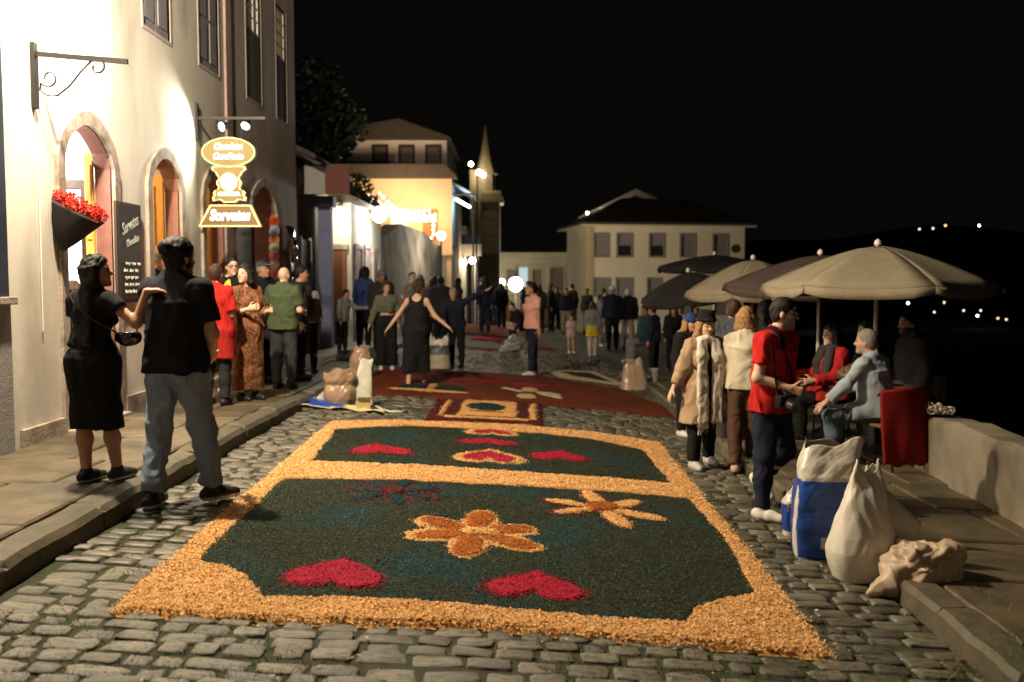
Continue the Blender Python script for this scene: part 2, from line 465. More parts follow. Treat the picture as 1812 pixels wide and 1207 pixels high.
    for q in (-1, 1):
        ops += [('e', hc + hr*.074*q - hu*.008 - hf*.008, HA, (.013, .022, .032), .006),
                ('c', hc + hf*.074 + hu*.024 + hr*.018*q, hc + hf*.066 + hu*.022 + hr*.046*q, .012, .011, .012),
                ('e', hc + hf*.058 - hu*.028 + hr*.038*q, HA, (.022, .020, .020), .015)]
    ops += [('c', hc + hf*.082 + hu*.012, hc + hf*.104 - hu*.024, .009, .014, .010),
            ('c', hc + hf*.079 - hu*.062 - hr*.018, hc + hf*.079 - hu*.062 + hr*.018, .010, .010, .008)]
    ops += hand(AR, dR, handR) + hand(AL, dL, handL)
    for G, a in ((GR, footyaw[0]), (GL, footyaw[1])):
        b, d, n = foot(G, a)
        ops += [('c', b - d*.035 - n*.042, b + d*.07 - n*.045, .034, .034, .02), ('c', b + d*.07 - n*.048, b + d*.15 - n*.058, .036, .020, .02), ('c', b, b - n*.04, .037, .036, .02)]
    for q in (-1, 1): ops += [('sub', ('e', hc + hf*.105 + hu*.004 + hr*.032*q, HA, (.019, .020, .012)))]
    sk = np.array(SKIN[skin]); hcol = np.array(HAIRC[hair[1]])
    def paint(V):
        c = np.tile(sk, (len(V), 1)) * (1 + .08*vnoise(V, 12, seed))[:, None]
        p = V - hc; x, y, z = p @ hr, p @ hf, p @ hu
        F = y > .03
        def mixc(mask, col, a):
            c[mask] = c[mask]*(1-a) + np.array(col)*a
        mixc(F & ((np.abs(x)-.036)**2/.026**2 + (z-.036)**2/.009**2 < 1), hcol*1.0, .75)         # brows
        mixc(F & ((np.abs(x)-.032)**2/.018**2 + (z-.006)**2/.010**2 < 1), (.03, .02, .015), .8)   # eyes
        mixc(F & (x**2/.026**2 + (z+.063)**2/.010**2 < 1), sk*np.array((.75, .42, .42)), .8)      # lips
        mixc(F & ((np.abs(x)-.045)**2 + (z+.03)**2 < .02**2), sk*np.array((1.1, .75, .7)), .3)
        if beard > 0:
            mixc((y > -.005) & (z < -.028) & (z > -.14) & (np.abs(x) < .075) & ~((np.abs(x) < .02) & (np.abs(z+.063) < .008)), hcol*1.3, beard)
        return c
    root = obj('person', sdf_mesh('person', ops, res, colors=paint, scale=S), M_SKIN, None, loc)
    tag(root, label, 'person', group)
    # ---- hair
    kind, hcl = hair[0], hair[1]; hm = hairmat(hcl)
    if kind != 'bald':
        t = .008 if kind in ('short', 'crop') else .012
        if kind == 'curly': t = .045
        Fp = hc + hf*.078 + hu*.070; Np = hc - hf*.07 - hu*(.088 if kind != 'curly' else .06)
        v = nrm(Fp - Np); n = nrm(np.cross(hr, v)); n = n if n @ hu > 0 else -n
        ho = [('e', hc + hu*.030 - hf*.012, HA, (.075+t, .094+t, .096+t), .02), ('e', hc - hf*.035 - hu*.030, HA, (.066, .055, .062), .03), ('cut', Np, -n)]
        if kind == 'curly': ho[0] = ('e', hc + hu*.03 - hf*.012, HA, (.08+t, .095+t, .095+t), .02)
        if kind == 'bun':
            ho += [('e', hc - hf*.108 + hu*.062, HA, (.050, .042, .046), .015), ('e', hc + hu*.10 - hf*.03, HA, (.055, .06, .03), .02), ('e', hc - hf*.045 - hu*.055, HA, (.066, .050, .060), .02), ('c', hc + hr*.070 + hu*.01 + hf*.012, hc + hr*.066 - hu*.05 + hf*.012, .014, .012, .01), ('c', hc - hr*.070 + hu*.01 + hf*.012, hc - hr*.066 - hu*.05 + hf*.012, .014, .012, .01)]
        if kind == 'pony':
            ho += [('c', hc - hf*.11 + hu*.03, hc - hf*.15 - hu*.05, .028, .034, .02), ('c', hc - hf*.15 - hu*.05, hc - hf*.13 - hu*.20, .034, .016, .02)]
        if kind in ('long', 'bob'):
            Ln = hair[2] if len(hair) > 2 else (.45 if kind == 'long' else .10)
            bk = -fwt if kind == 'long' else -hf
            a = hc - hf*.045 + hu*.03; b = hc - hf*.05 - hu*.10; e = Nk - u*(Ln-.12) + bk*.125
            ho += [('t', a, b, (.095, .075), (.105, .070), hr, hf, .04)]
            for q in (-1, 1):
                ho += [('c', hc + hr*.075*q + hu*.03 - hf*.005, hc + hr*.090*q - hu*.09 - hf*.015, .030, .034, .03)]
            if kind == 'long':
                for q in (-.075, -.025, .025, .075):
                    ho += [('c', b + hr*q*.9, e + rt*q*1.15 + u*.02*math.cos(q*60), .045, .026, .04)]
            else: ho += [('c', b + hr*.05, b - hr*.05 - hu*Ln*.3, .05, .05, .03)]
        obj('hair', sdf_mesh('hair', ho, res, fold={'curly': .012, 'long': .006, 'bob': .005, 'bun': .006}.get(kind, .003), ffreq=28 if kind == 'curly' else 22,
                             fstretch=(1, 1, .12 if kind != 'curly' else 1), scale=S, seed=seed), hm, root)
    if hat:
        hk, hmat = hat
        if hk == 'fedora':
            ho = [('e', hc + hu*.078, HA, (.112, .128, .016), 0), ('t', hc + hu*.07, hc + hu*.185, (.096, .112), (.088, .100), hr, hf, .03)]
        elif hk == 'cap':
            ho = [('e', hc + hu*.05 - hf*.004, HA, (.092, .11, .095), 0), ('cut', hc + hu*.045, -hu), ('e', hc + hu*.055 + hf*.12, HA, (.075, .085, .012), .01)]
        else:
            ho = [('e', hc + hu*.045 - hf*.006, HA, (.096, .115, .11), 0), ('cut', hc + hu*.02, -hu), ('e', hc + hu*.04 - hf*.004, HA, (.103, .121, .028), .01)]
        obj('hat', sdf_mesh('hat', ho, res, fold=.003, scale=S, seed=seed), hmat, root)
    if glasses:
        g = MB()
        for q in (-1, 1):
            c0 = hc + hf*.098 + hu*.004 + hr*.034*q
            pts = [c0 + hr*.026*math.cos(a) + hu*.019*math.sin(a) for a in np.linspace(0, 2*math.pi, 13)]
            g.tube([Vector(p*S) for p in pts], .0035*S, 5, False)
            g.tube([Vector((c0 + hr*.026*q)*S), Vector((hc + hr*.078*q + hu*.01 - hf*.01)*S)], .003*S, 5)
        g.tube([Vector((hc + hf*.104 + hu*.008 - hr*.008)*S), Vector((hc + hf*.104 + hu*.008 + hr*.008)*S)], .003*S, 5)
        g.build('glasses', M_IRON, root)
    # ---- shoes
    if shoes is not None:
        for G, a in ((GR, footyaw[0]), (GL, footyaw[1])):
            b, d, n = foot(G, a); i = .012
            so = [('c', b - d*.04 - n*.040, b + d*.075 - n*.040, .034+i, .034+i, .02), ('c', b + d*.075 - n*.042, b + d*.165 - n*.050, .036+i, .022+i, .02),
                  ('c', b + n*.01, b - n*.04, .034+i, .040+i, .02), ('cut', b - n*.082, -n), ('cut', b + n*.035, n)]
            def sc(V, b=b, n=n):
                z = (V - b) @ n; c = np.tile(np.array(shoes[0]), (len(V), 1)); c[z < -.058] = shoes[1]; return c
            obj('shoe', sdf_mesh('shoe', so, min(res, .016), colors=sc, scale=S, seed=seed), M_SHOE, root)
    # ---- clothes
    for wi, w in enumerate(wear):
        k = w['k']; m = w['m']; i = w.get('i', .012 if w['k'] == 'trousers' else .018); o = []
        gres = max(res, .0085)
        def sleeves(frac, i, cuff=.0):
            q = []
            for A in (AR, AL):
                if frac <= 0: continue
                if frac <= 1:
                    e = A[0] + (A[1]-A[0])*frac; q.append(('c', A[0], e, .048+i, .044+i+w.get('sl', .010), .03, True))
                else:
                    e = A[1] + (A[2]-A[1])*(frac-1); q += [('c', A[0], A[1], .047+i, .042+i, .03), ('c', A[1], e, .042+i, .032+i+cuff, .03, True)]
            return q
        neck = [('sub', ('c', Nk + u*w.get('neck', .045) + fwt*.02, Nk + u*.20 + fwt*.03, .068 if not fem else .072, .075))]
        if k == 'top':
            hem = w.get('hem', -.06)
            o = torso(i) + [('t', P + u*hem, C + u*.02, (w.get('wr', (.150 if fem else .162)+fat)+i, .118+fat+i), ((.140 if fem else .158)+i, .116+i), rt, fwt, .06)]
            for G in (GR, GL): o.append(('c', G[0], G[0] + (G[1]-G[0])*.45, .100+i, .092+i, .05))
            o += [('cut', P + u*hem, -u)]
            if w.get('sleeve', .6) > 0: o += sleeves(w.get('sleeve', .6), i, w.get('cuff', 0))
            o += neck
            if w.get('sleeve', .6) <= 0:      # tank top: open shoulders
                for A, q in ((AR, -1), (AL, 1)): o += [('sub', ('e', A[0] + rt*q*.045 - u*.02, ax, (.085, .16, .14)))]
                o += [('sub', ('e', Nk + u*.02 - fwt*.03, ax, (.085, .10, .12)))]
        elif k == 'trousers':
            wa = w.get('waist', .06); e = w.get('end', .97); fl = w.get('flare', 0.)
            o = [('e', P - u*.01, ax, ((.165 if fem else .155)+i+fat, .115+i+fat, .14+i), .05), ('c', P + u*.08 - rt*.05, P + u*.08 + rt*.05, .10+i+fat*.7, .10+i+fat*.7, .05)]
            for G in (GR, GL):
                K = G[1]; E_ = K + (G[2]-K)*e
                o += [('c', G[0], K, .092+i, .064+i+fl*.5, .04), ('c', K, E_, .064+i+fl*.5, .047+i+fl, .03, True)]
            o += [('cut', P + u*wa, u)]
        elif k in ('dress', 'skirt', 'coat'):
            hem = w.get('hem', .45)     # height above the ground in the 1.75 m frame
            fl = w.get('flare', .02)
            if k != 'skirt': o = torso(i) + sleeves(w.get('sleeve', .6), i, w.get('cuff', 0))
            hz = np.array([0, 0, 1.])
            tops = P + u*.16 if k != 'skirt' else P + u*w.get('waist', .1)
            def legat(G):
                for a, b in ((G[0], G[1]), (G[1], G[2])):
                    if a[2] >= hem >= b[2]: return a + (b-a)*((a[2]-hem)/max(a[2]-b[2], 1e-6))
                return G[2]
            pr, pl = legat(GR), legat(GL); mid = (pr+pl)/2; mid[2] = hem - .02
            wr = (.15 if fem else .16) + i + fat
            o += [('e', P, ax, (wr + .012, .122+i+fat, .15), .06), ('c', P + u*.10 - rt*.04, P + u*.10 + rt*.04, .095+i, .095+i, .05)]
            for p in (pr, pl):
                p = p.copy(); p[2] = hem - .02
                o.append(('c', P - u*.03 + (p - mid)*.25, p, .115+i, .085+i+fl, .10))
            sp = np.linalg.norm(pr-pl)/2
            o.append(('t', mid, P - u*.0, (sp*.6+.10+i+fl, .095+i+fl), (wr, .115+i+fat), rt, fwt, .08))
            o.append(('cut', np.array([0, 0, hem]), -hz))
            if k == 'skirt': o.append(('cut', tops, u))
            else: o += neck
            if k == 'coat':
                o += [('sub', ('c', Nk + fwt*.14 - u*.02, np.array([mid[0], mid[1], hem-.1]) + fwt*.19, w.get('open', .07), w.get('open', .07)*1.5))]
        elif k == 'apron':
            pass
        elif k == 'scarf':
            o = []
            for q in range(10):
                a0, a1 = 2*math.pi*q/10, 2*math.pi*(q+1)/10
                pt = lambda a: Nk + u*(.015 + .012*math.cos(a)) + rt*.082*math.sin(a) + fwt*(.02 + .085*math.cos(a))
                o.append(('c', pt(a0), pt(a1), .030, .030, .03))
            for q, ln in ((-1, w.get('len', .75)), (1, w.get('len', .75)*.92)):
                a = Nk + rt*.075*q + fwt*.11 - u*.01; m1 = C + rt*.095*q + fwt*.155; e = C + rt*.085*q + fwt*.175 - u*ln
                for j in (-.030, 0, .030):
                    o += [('c', a + rt*j, m1 + rt*j*1.2, .026, .025, .04), ('c', m1 + rt*j*1.2, e + rt*j*1.5 + fwt*.006*math.sin(j*90), .025, .022, .04)]
                for j in np.linspace(-.045, .045, 6):
                    o += [('c', e + rt*j, e + rt*j*1.3 - u*.09, .007, .004, 0)]
        elif k == 'band':      # a strap across the chest
            tp = torso(w.get('i', .030))
            fa = Nk - rt*.10 + u*.02; fe = P + rt*w.get('to', .02) + u*.05
            dn = nrm(fe - fa); nn_ = nrm(np.cross(dn, fwt))
            o = tp + [('cut', fa + nn_*.024, nn_), ('cut', fa - nn_*.024, -nn_), ('cut', P + u*.08, -u)] + neck
        elif k == 'band_tube':
            a0 = AR[0] if w.get('from', 'R') == 'R' else AL[0]; e0 = P + (rt if w.get('from', 'R') == 'R' else -rt)*.17 + u*.05
            st = a0*.55 + Nk*.45
            o = []
            prev = st + u*.035
            for t in np.linspace(.15, 1, 7):
                p = st*(1-t) + e0*t + fwt*(.045 + .135*math.sin(math.pi*min(1, t*.9+.12)))
                o.append(('c', prev, p, .020, .020, .005)); prev = p
        if k == 'trousers' and w.get('pockets'):
            bkd = -fwt
            for q in (-1, 1):
                c0 = P - u*.07 + rt*q*.075
                po = [(p_[0], *p_[1:3], p_[3]+.005, p_[4]+.005, *p_[5:]) if p_[0] == 'c' else (('e', p_[1], p_[2], tuple(r_+.005 for r_ in p_[3]), p_[4]) if p_[0] == 'e' else p_) for p_ in o]
                po += [('cut', c0 + u*.055, u), ('cut', c0 - u*.065, -u), ('cut', c0 + rt*.052, rt), ('cut', c0 - rt*.052, -rt), ('cut', P - bkd*.0 + bkd*.04, -bkd)]
                obj('pocket', sdf_mesh('pocket', po, gres, fold=w.get('fold', .009), ffreq=w.get('ff', 7), fstretch=(1, 1, .55), scale=S, seed=seed*3+wi, crease=w.get('cr', .006)), m, root)
            bo = [(p_[0], *p_[1:3], p_[3]+.005, p_[4]+.005, *p_[5:]) if p_[0] == 'c' else (('e', p_[1], p_[2], tuple(r_+.005 for r_ in p_[3]), p_[4]) if p_[0] == 'e' else p_) for p_ in o] + [('cut', P + u*.012, -u)]
            obj('waistband', sdf_mesh('waistband', bo, gres, fold=w.get('fold', .009), ffreq=w.get('ff', 7), fstretch=(1, 1, .55), scale=S, seed=seed*3+wi, crease=w.get('cr', .006)), m, root)
        me = sdf_mesh(w.get('n', k), o, gres, fold=w.get('fold', .009), ffreq=w.get('ff', 7), fstretch=w.get('fs', (1, 1, .55)), scale=S, seed=seed*3+wi, crease=w.get('cr', .006))
        obj(w.get('n', k), me, m, root)
    root['_joints'] = 0
    del root['_joints']
    J = dict(handR=AR[2]*S + np.array(loc), handL=AL[2]*S + np.array(loc), P=P*S + np.array(loc), C=C*S + np.array(loc), N=Nk*S + np.array(loc), S=S,
             rt=rt, fw=fwt, u=u, shR=AR[0]*S + np.array(loc), shL=AL[0]*S + np.array(loc), hc=hc*S + np.array(loc))
    return root, J
# ================================================================ the setting
def zswl(y):      # left pavement level
    t = min(max((y - 7) / 9, 0), 1); return .30 - .08 * t * t * (3 - 2*t)
def zswr(x): return -.015 - .045 * (x - 2.12)

# ---- terrain under and around everything
M_EARTH = mat('dark_earth', (.035, .032, .022), .95, var=.4, scale=.3, col2=(.02, .03, .012), c2scale=.15)
def terrain():
    xs = np.concatenate([np.linspace(-300, -12, 14), np.linspace(-9, 12, 15), np.linspace(16, 420, 24)])
    ys = np.concatenate([np.linspace(-40, 30, 12), np.linspace(36, 120, 16), np.linspace(140, 900, 16)])
    V = []
    for y in ys:
        for x in xs:
            z = -.55
            if y > 36: z -= 2.9 * min((y-36)/50, 1)
            e = max(0, x - 4.5); z -= min(e*.55, 14) * (1 if y < 60 else max(0, 1-(y-60)/25))
            if x > 24: z = min(z, -14) if y < 250 else z
            if y > 250: z -= 10
            V.append((x, y, z))
    n = len(xs); F = [(j*n+i, j*n+i+1, (j+1)*n+i+1, (j+1)*n+i) for j in range(len(ys)-1) for i in range(n-1)]
    tag(obj('ground', new_mesh('ground', V, F), M_EARTH), 'dark ground falling away below the street', kind='structure')
terrain()
def hillside():
    nx, ny = 60, 14; V = []
    for j in range(ny):
        for i in range(nx):
            x = -200 + 520*i/(nx-1); y = 300 + 25*j
            z = -16 + 3.0*j*(1 - .3*math.cos(x*.011)) + 2.5*math.sin(x*.05 + j)
            V.append((x, y, z))
    F = [(j*nx+i, j*nx+i+1, (j+1)*nx+i+1, (j+1)*nx+i) for j in range(ny-1) for i in range(nx-1)]
    tag(obj('hills', new_mesh('hills', V, F, smooth=True), M_EARTH), 'black hillside across the valley', kind='structure')
hillside()

# ---- roadway: mossy bed with setts standing proud of it
M_BED = mat('street_bed', (.026, .026, .013), .95, var=.35, scale=14, col2=(.022, .034, .008), c2scale=3, bump=.7, bscale=60)
M_STONE = mat('sett_stone', (.120, .106, .076), .52, var=.40, scale=16, objvar=.38, col2=(.030, .034, .014), c2scale=3.4, c2lo=.46, c2hi=.64, bump=.5, bscale=30, spec=.6)
M_STONEJ = mat('sett_stone_joined', (.100, .088, .062), .55, var=.36, scale=12, island=.40, col2=(.030, .034, .014), c2scale=3.0, c2lo=.48, c2hi=.68, bump=.45, bscale=30, spec=.55)
XL, XR = -2.44, 2.12
def sheet(name, xs, ys, zf, m, label=None, parent=None):
    V = [(x, y, zf(x, y)) for y in ys for x in xs]; n = len(xs)
    F = [(j*n+i, j*n+i+1, (j+1)*n+i+1, (j+1)*n+i) for j in range(len(ys)-1) for i in range(n-1)]
    o = obj(name, new_mesh(name, V, F, smooth=True), m, parent)
    if label: tag(o, label, kind='structure')
    return o
street = sheet('street', list(np.linspace(XL-.1, XR+.1, 9)), list(np.linspace(1.0, 17, 41)), lambda x, y: gz(x)-.016, M_BED, 'cobbled roadway of dark mossy stone setts')
def zfar(x, y):
    z = gz(max(-4, min(x, 6))) - .018
    if y > 32: z -= 2.9 * min((y-32)/52, 1)**1.2
    return z
def square_sheet(name, m, label):
    ys = np.linspace(17, 105, 60); nx = 24; V = []
    for y in ys:
        xm = 6.3 + max(0, y-48)*.6
        for i in range(nx): x = -3.4 + (xm+3.4)*i/(nx-1); V.append((x, y, zfar(x, y)))
    F = [(j*nx+i, j*nx+i+1, (j+1)*nx+i+1, (j+1)*nx+i) for j in range(len(ys)-1) for i in range(nx-1)]
    return tag(obj(name, new_mesh(name, V, F, smooth=True), m), label, kind='structure')
plaza = square_sheet('square', mat('square_stone', (.06, .058, .035), .9, var=.4, scale=6, col2=(.03, .036, .015), c2scale=1.2, bump=.8, bscale=14), 'far stretch of cobbled street opening into the square')

def sett_mesh(seed):
    r = np.random.default_rng(seed); nx, ny = 5, 4; V = []
    gx = np.array([-.5, -.40, 0, .40, .5]); gy = np.array([-.5, -.36, .36, .5])
    for j in range(ny):
        for i in range(nx):
            x, y = gx[i], gy[j]; e = (i in (0, nx-1)) or (j in (0, ny-1))
            k = .95 if (i in (0, nx-1) and j in (0, ny-1)) else 1
            z = -.45 if e else 0.0
            V.append((x*k + r.uniform(-.055, .055), y*k + r.uniform(-.07, .07), z + r.uniform(-.18, .18)))
    F = [(j*nx+i, j*nx+i+1, (j+1)*nx+i+1, (j+1)*nx+i) for j in range(ny-1) for i in range(nx-1)]
    ring = [i for i in range(nx)] + [j*nx+nx-1 for j in range(1, ny)] + [(ny-1)*nx+i for i in range(nx-2, -1, -1)] + [j*nx for j in range(ny-2, 0, -1)]
    b0 = len(V)
    for q in ring: V.append((V[q][0]*1.02, V[q][1]*1.02, -2.2))
    m = len(ring)
    for a in range(m): F.append((ring[a], b0+a, b0+(a+1) % m, ring[(a+1) % m]))
    return np.array(V), F
SETTS = [sett_mesh(i) for i in range(14)]
CARPET = [(-1.83, 4.29), (-1.92, 10.09), (-1.28, 10.45), (-.04, 10.66), (.84, 10.5), (1.55, 10.06), (1.47, 4.28), (.6, 4.34), (-.17, 4.39), (-1.0, 4.33)]
def poly_sd(P, poly):
    """signed distance (negative inside) of (N,2) points"""
    P = np.asarray(P, float); d = np.full(len(P), 1e9); ins = np.zeros(len(P), bool); n = len(poly)
    for i in range(n):
        a, b = np.array(poly[i], float), np.array(poly[(i+1) % n], float); e = b-a
        w = P-a; t = np.clip((w@e)/max(e@e, 1e-12), 0, 1); q = w - t[:, None]*e
        d = np.minimum(d, (q**2).sum(1))
        c1 = (a[1] <= P[:, 1]) & (b[1] > P[:, 1]) | (b[1] <= P[:, 1]) & (a[1] > P[:, 1])
        dy = e[1] if abs(e[1]) > 1e-12 else 1e-12
        ins ^= c1 & (P[:, 0] < a[0] + (P[:, 1]-a[1])/dy*e[0])
    d = np.sqrt(d); return np.where(ins, -d, d)
spots = []
y = 3.05; row = 0
while y < 22:
    dp = random.uniform(.105, .135); x = XL - .05 + random.uniform(0, .15)
    ph = random.uniform(0, 6)
    while x < XR - .04:
        w = random.choice((.13, .17, .19, .21, .23, .26)) * random.uniform(.92, 1.08)
        if x + w > XR + .02: w = XR + .02 - x
        if w > .07:
            spots.append((x + w/2, y + dp/2 + .022*math.sin((x+ph)*1.7) + .03*math.sin(x*.9+y*.4), w - random.uniform(.018, .040), dp - random.uniform(.018, .034)))
        x += w
    y += dp
sp = np.array(spots)
sd = poly_sd(sp[:, :2], CARPET)
sp = sp[(sd > -.10)]
sp = sp[np.argsort(sp[:, 1] + .25*np.abs(sp[:, 0]+.5))]
sett_me = []
for V, F in SETTS:
    sett_me.append(new_mesh('cobblestone', V, F, smooth=True)); sett_me[-1].materials.append(M_STONE)
NEAR = 300
for i in range(min(NEAR, len(sp))):
    x, yy, w, d = sp[i]
    o = bpy.data.objects.new('cobblestone', sett_me[i % 14]); COL.objects.link(o); o.parent = street
    fl = random.choice((-1, 1)); o.scale = (w*fl, d*random.choice((-1, 1))*fl, .021)
    o.location = (x, yy, gz(x) + random.uniform(-.009, .004)); o.rotation_euler = (random.uniform(-.05, .05), math.atan(CROSS) + random.uniform(-.04, .04), random.uniform(-.09, .09))
VV = []; FF = []; off = 0
for i in range(NEAR, len(sp)):
    x, yy, w, d = sp[i]; V, F = SETTS[i % 14]
    a = random.uniform(-.05, .05); ca, sa = math.cos(a), math.sin(a)
    X = V[:, 0]*w; Y_ = V[:, 1]*d
    px = x + X*ca - Y_*sa; py = yy + X*sa + Y_*ca
    VV.append(np.stack([px, py, gz(px) + V[:, 2]*.021 + random.uniform(-.006, .003)], 1)); FF += [tuple(q+off for q in f) for f in F]; off += len(V)
jo = obj('cobblestones_beyond', new_mesh('cobblestones_beyond', np.concatenate(VV), FF, smooth=True), M_STONEJ, street); jo['kind'] = 'stuff'
# moss and grass in the joints
def tufts(n, name, box, mt, hh=(.008, .03), keep=None, zf=None, parent=None):
    P = np.stack([RNG.uniform(box[0], box[1], n), box[2] + (box[3]-box[2])*RNG.uniform(0, 1, n)**1.6], 1)
    g = vnoise(np.c_[P*2.2, np.zeros(n)], 1., 3) > -.15; P = P[g]
    if keep is not None: P = P[keep(P)]
    n = len(P); a = RNG.uniform(0, 6.28, n); h = RNG.uniform(*hh, n); w = RNG.uniform(.0012, .003, n); ln = RNG.uniform(-1, 1, (n, 2))*h[:, None]*1.2
    z = zf(P[:, 0]) if zf else gz(P[:, 0]) - .012
    b = np.c_[P, z]
    dx = np.c_[np.cos(a)*w, np.sin(a)*w, np.zeros(n)]
    V = np.stack([b-dx, b+dx, b + np.c_[ln, h]], 1).reshape(-1, 3)
    F = np.arange(3*n).reshape(-1, 3)
    o = obj(name, new_mesh(name, V, F), mt, parent); return o
M_MOSS = mat('moss_blades', (.055, .075, .018), .9, var=.2, island=.5)
mo = tufts(42000, 'moss', (XL, XR, 3.2, 8.5), M_MOSS, keep=lambda P: poly_sd(P, CARPET) > .02, parent=street); mo['kind'] = 'stuff'

# ---- pavements
M_FLAG = mat('flagstone', (.105, .080, .046), .60, var=.4, scale=6, objvar=.18, col2=(.055, .048, .028), c2scale=2.2, bump=.5, bscale=25)
M_KERB = mat('kerb_granite', (.095, .078, .050), .65, var=.35, scale=8, objvar=.15, col2=(.06, .058, .032), c2scale=3, bump=.6, bscale=30)
M_PBED = mat('pavement_bed', (.05, .045, .028), .95, var=.3, scale=10, bump=.5)
swl = sheet('pavement_left', [-3.95, -3.2, XL-.1], list(np.linspace(1, 22, 22)), lambda x, y: zswl(y)-.03, M_PBED, 'flagged pavement along the shop fronts')
swr = sheet('pavement_right', [XR+.12, 3.0, 5.3], list(np.linspace(1, 17, 17)), lambda x, y: zswr(x)-.03, M_PBED, 'flagged pavement beside the parapet')
def rough_slab(name, x0, x1, y0, y1, zf, th, mt, parent, bev=.014, n=(5, 5), amp=.006, seed=0):
    nx, ny = n; V = []; F = []
    tx = [0, bev/(x1-x0)] + list(np.linspace(0, 1, nx)[1:-1]) + [1-bev/(x1-x0), 1]; ty = [0, bev/(y1-y0)] + list(np.linspace(0, 1, ny)[1:-1]) + [1-bev/(y1-y0), 1]
    nx, ny = len(tx), len(ty)
    P = np.array([(x0+(x1-x0)*a, y0+(y1-y0)*b) for b in ty for a in tx])
    wob = np.c_[vnoise(np.c_[P, P[:, :1]*0], 5, seed), vnoise(np.c_[P, P[:, :1]*0], 5, seed+4)] * .012
    hz = fbm(np.c_[P, P[:, :1]*0], 4, seed+2, 3)*amp
    for q, (p, w_, h_) in enumerate(zip(P, wob, hz)):
        i, j = q % nx, q // nx; e = i in (0, nx-1) or j in (0, ny-1)
        V.append((p[0]+w_[0], p[1]+w_[1], zf(p[0], p[1]) + h_ - (bev*.9 if e else 0)))
    F = [(j*nx+i, j*nx+i+1, (j+1)*nx+i+1, (j+1)*nx+i) for j in range(ny-1) for i in range(nx-1)]
    ring = [i for i in range(nx)] + [j*nx+nx-1 for j in range(1, ny)] + [(ny-1)*nx+i for i in range(nx-2, -1, -1)] + [j*nx for j in range(ny-2, 0, -1)]
    b0 = len(V)
    for q in ring: V.append((V[q][0], V[q][1], V[q][2]-th))
    m = len(ring)
    for a in range(m): F.append((ring[a], b0+a, b0+(a+1) % m, ring[(a+1) % m]))
    return obj(name, new_mesh(name, V, F, smooth=False), mt, parent)
y = 2.6; k = 0
while y < 21.5:
    ln = random.uniform(.75, 1.15)
    cut = random.uniform(-3.35, -3.0)
    for x0, x1 in ((-3.9, cut), (cut, XL-.20)):
        l2 = ln if random.random() < .7 else ln
        rough_slab('flagstone', x0+.012, x1-.012, y+.012, y+l2-.012, lambda x, yy: zswl(yy) + .001, .08, M_FLAG, swl, seed=k); k += 1
    y += ln
y = 2.4
while y < 21.5:
    ln = random.uniform(.8, 1.3); dz = random.uniform(-.012, .01); dx = random.uniform(-.012, .012)
    rough_slab('kerb_stone', XL-.20, XL+dx, y+.007, y+ln-.007, lambda x, yy: zswl(yy)+.006+dz - .03*max(0, (x-XL+.07)/.07), .34, M_KERB, swl, bev=.03, amp=.012, n=(3, 8), seed=k); k += 1
    y += ln
y = 2.4
while y < 16.5:
    ln = random.uniform(.8, 1.1)
    cut = random.uniform(3.0, 3.4)
    for x0, x1 in ((XR+.20, cut), (cut, 3.58 + max(0, .085*(y-6.5)) if y < 8.6 else 5.2)):
        rough_slab('flagstone', x0+.012, x1-.012, y+.012, y+ln-.012, lambda x, yy: zswr(x) + .001, .08, M_FLAG, swr, seed=k); k += 1
    y += ln
y = 2.4
while y < 16.5:
    ln = random.uniform(.7, 1.2); dz = random.uniform(-.012, .01)
    rough_slab('kerb_stone', XR+random.uniform(-.012, .012), XR+.20, y+.007, y+ln-.007, lambda x, yy: zswr(XR+.1)+.006+dz, .30, M_KERB, swr, bev=.03, amp=.014, n=(3, 8), seed=k); k += 1
    y += ln
go = tufts(5000, 'grass', (1.9, 2.5, 3.4, 7), mat('dry_grass', (.11, .10, .04), .9, var=.2, island=.5), hh=(.01, .05), zf=lambda x: np.where(x < 2.14, gz(x)-.012, -.03))
tag(go, 'short dry grass along the right kerb', 'grass', kind='stuff')

# ---- sawdust carpets
def mk_saw(name, c, c2=None, var=.3, c2s=1.5, bump=1.0):
    return mat('sawdust_' + name, c, .95, var=var, scale=45, col2=c2, c2scale=c2s, c2lo=.48, c2hi=.66, bump=bump, bscale=85, spec=.1)
def mk_chip(name, c, isl=.45):
    return mat('chips_' + name, c, .8, var=.1, scale=20, island=isl, spec=.2)
YEL = (.57, .305, .105); GRN = (.013, .018, .010); TEAL = (.006, .024, .026); RED = (.28, .010, .028); ORG = (.27, .075, .014); DRD = (.055, .010, .010); BRN = (.115, .024, .008)
S_YEL, C_YEL = mk_saw('yellow', YEL, (.48, .24, .070)), mk_chip('yellow', (.73, .435, .180), .34)
S_GRN, C_GRN = mk_saw('green', GRN, (.003, .026, .032), c2s=1.3), mk_chip('green', (.042, .048, .028), .92)
S_TEAL, C_TEAL = mk_saw('teal', TEAL), mk_chip('teal', (.012, .036, .040))
S_RED, C_RED = mk_saw('red', RED, (.26, .008, .020)), mk_chip('red', (.36, .018, .042), .5)
S_ORG, C_ORG = mk_saw('orange', ORG, (.20, .045, .009)), mk_chip('orange', (.36, .12, .025))
S_DRD, C_DRD = mk_saw('maroon', DRD), mk_chip('maroon', (.09, .015, .015))
S_BRN, C_BRN = mk_saw('brown', BRN, (.08, .020, .008)), mk_chip('brown', (.16, .035, .012))
S_PAL, C_PAL = mk_saw('pale', (.46, .40, .26)), mk_chip('pale', (.55, .42, .22))
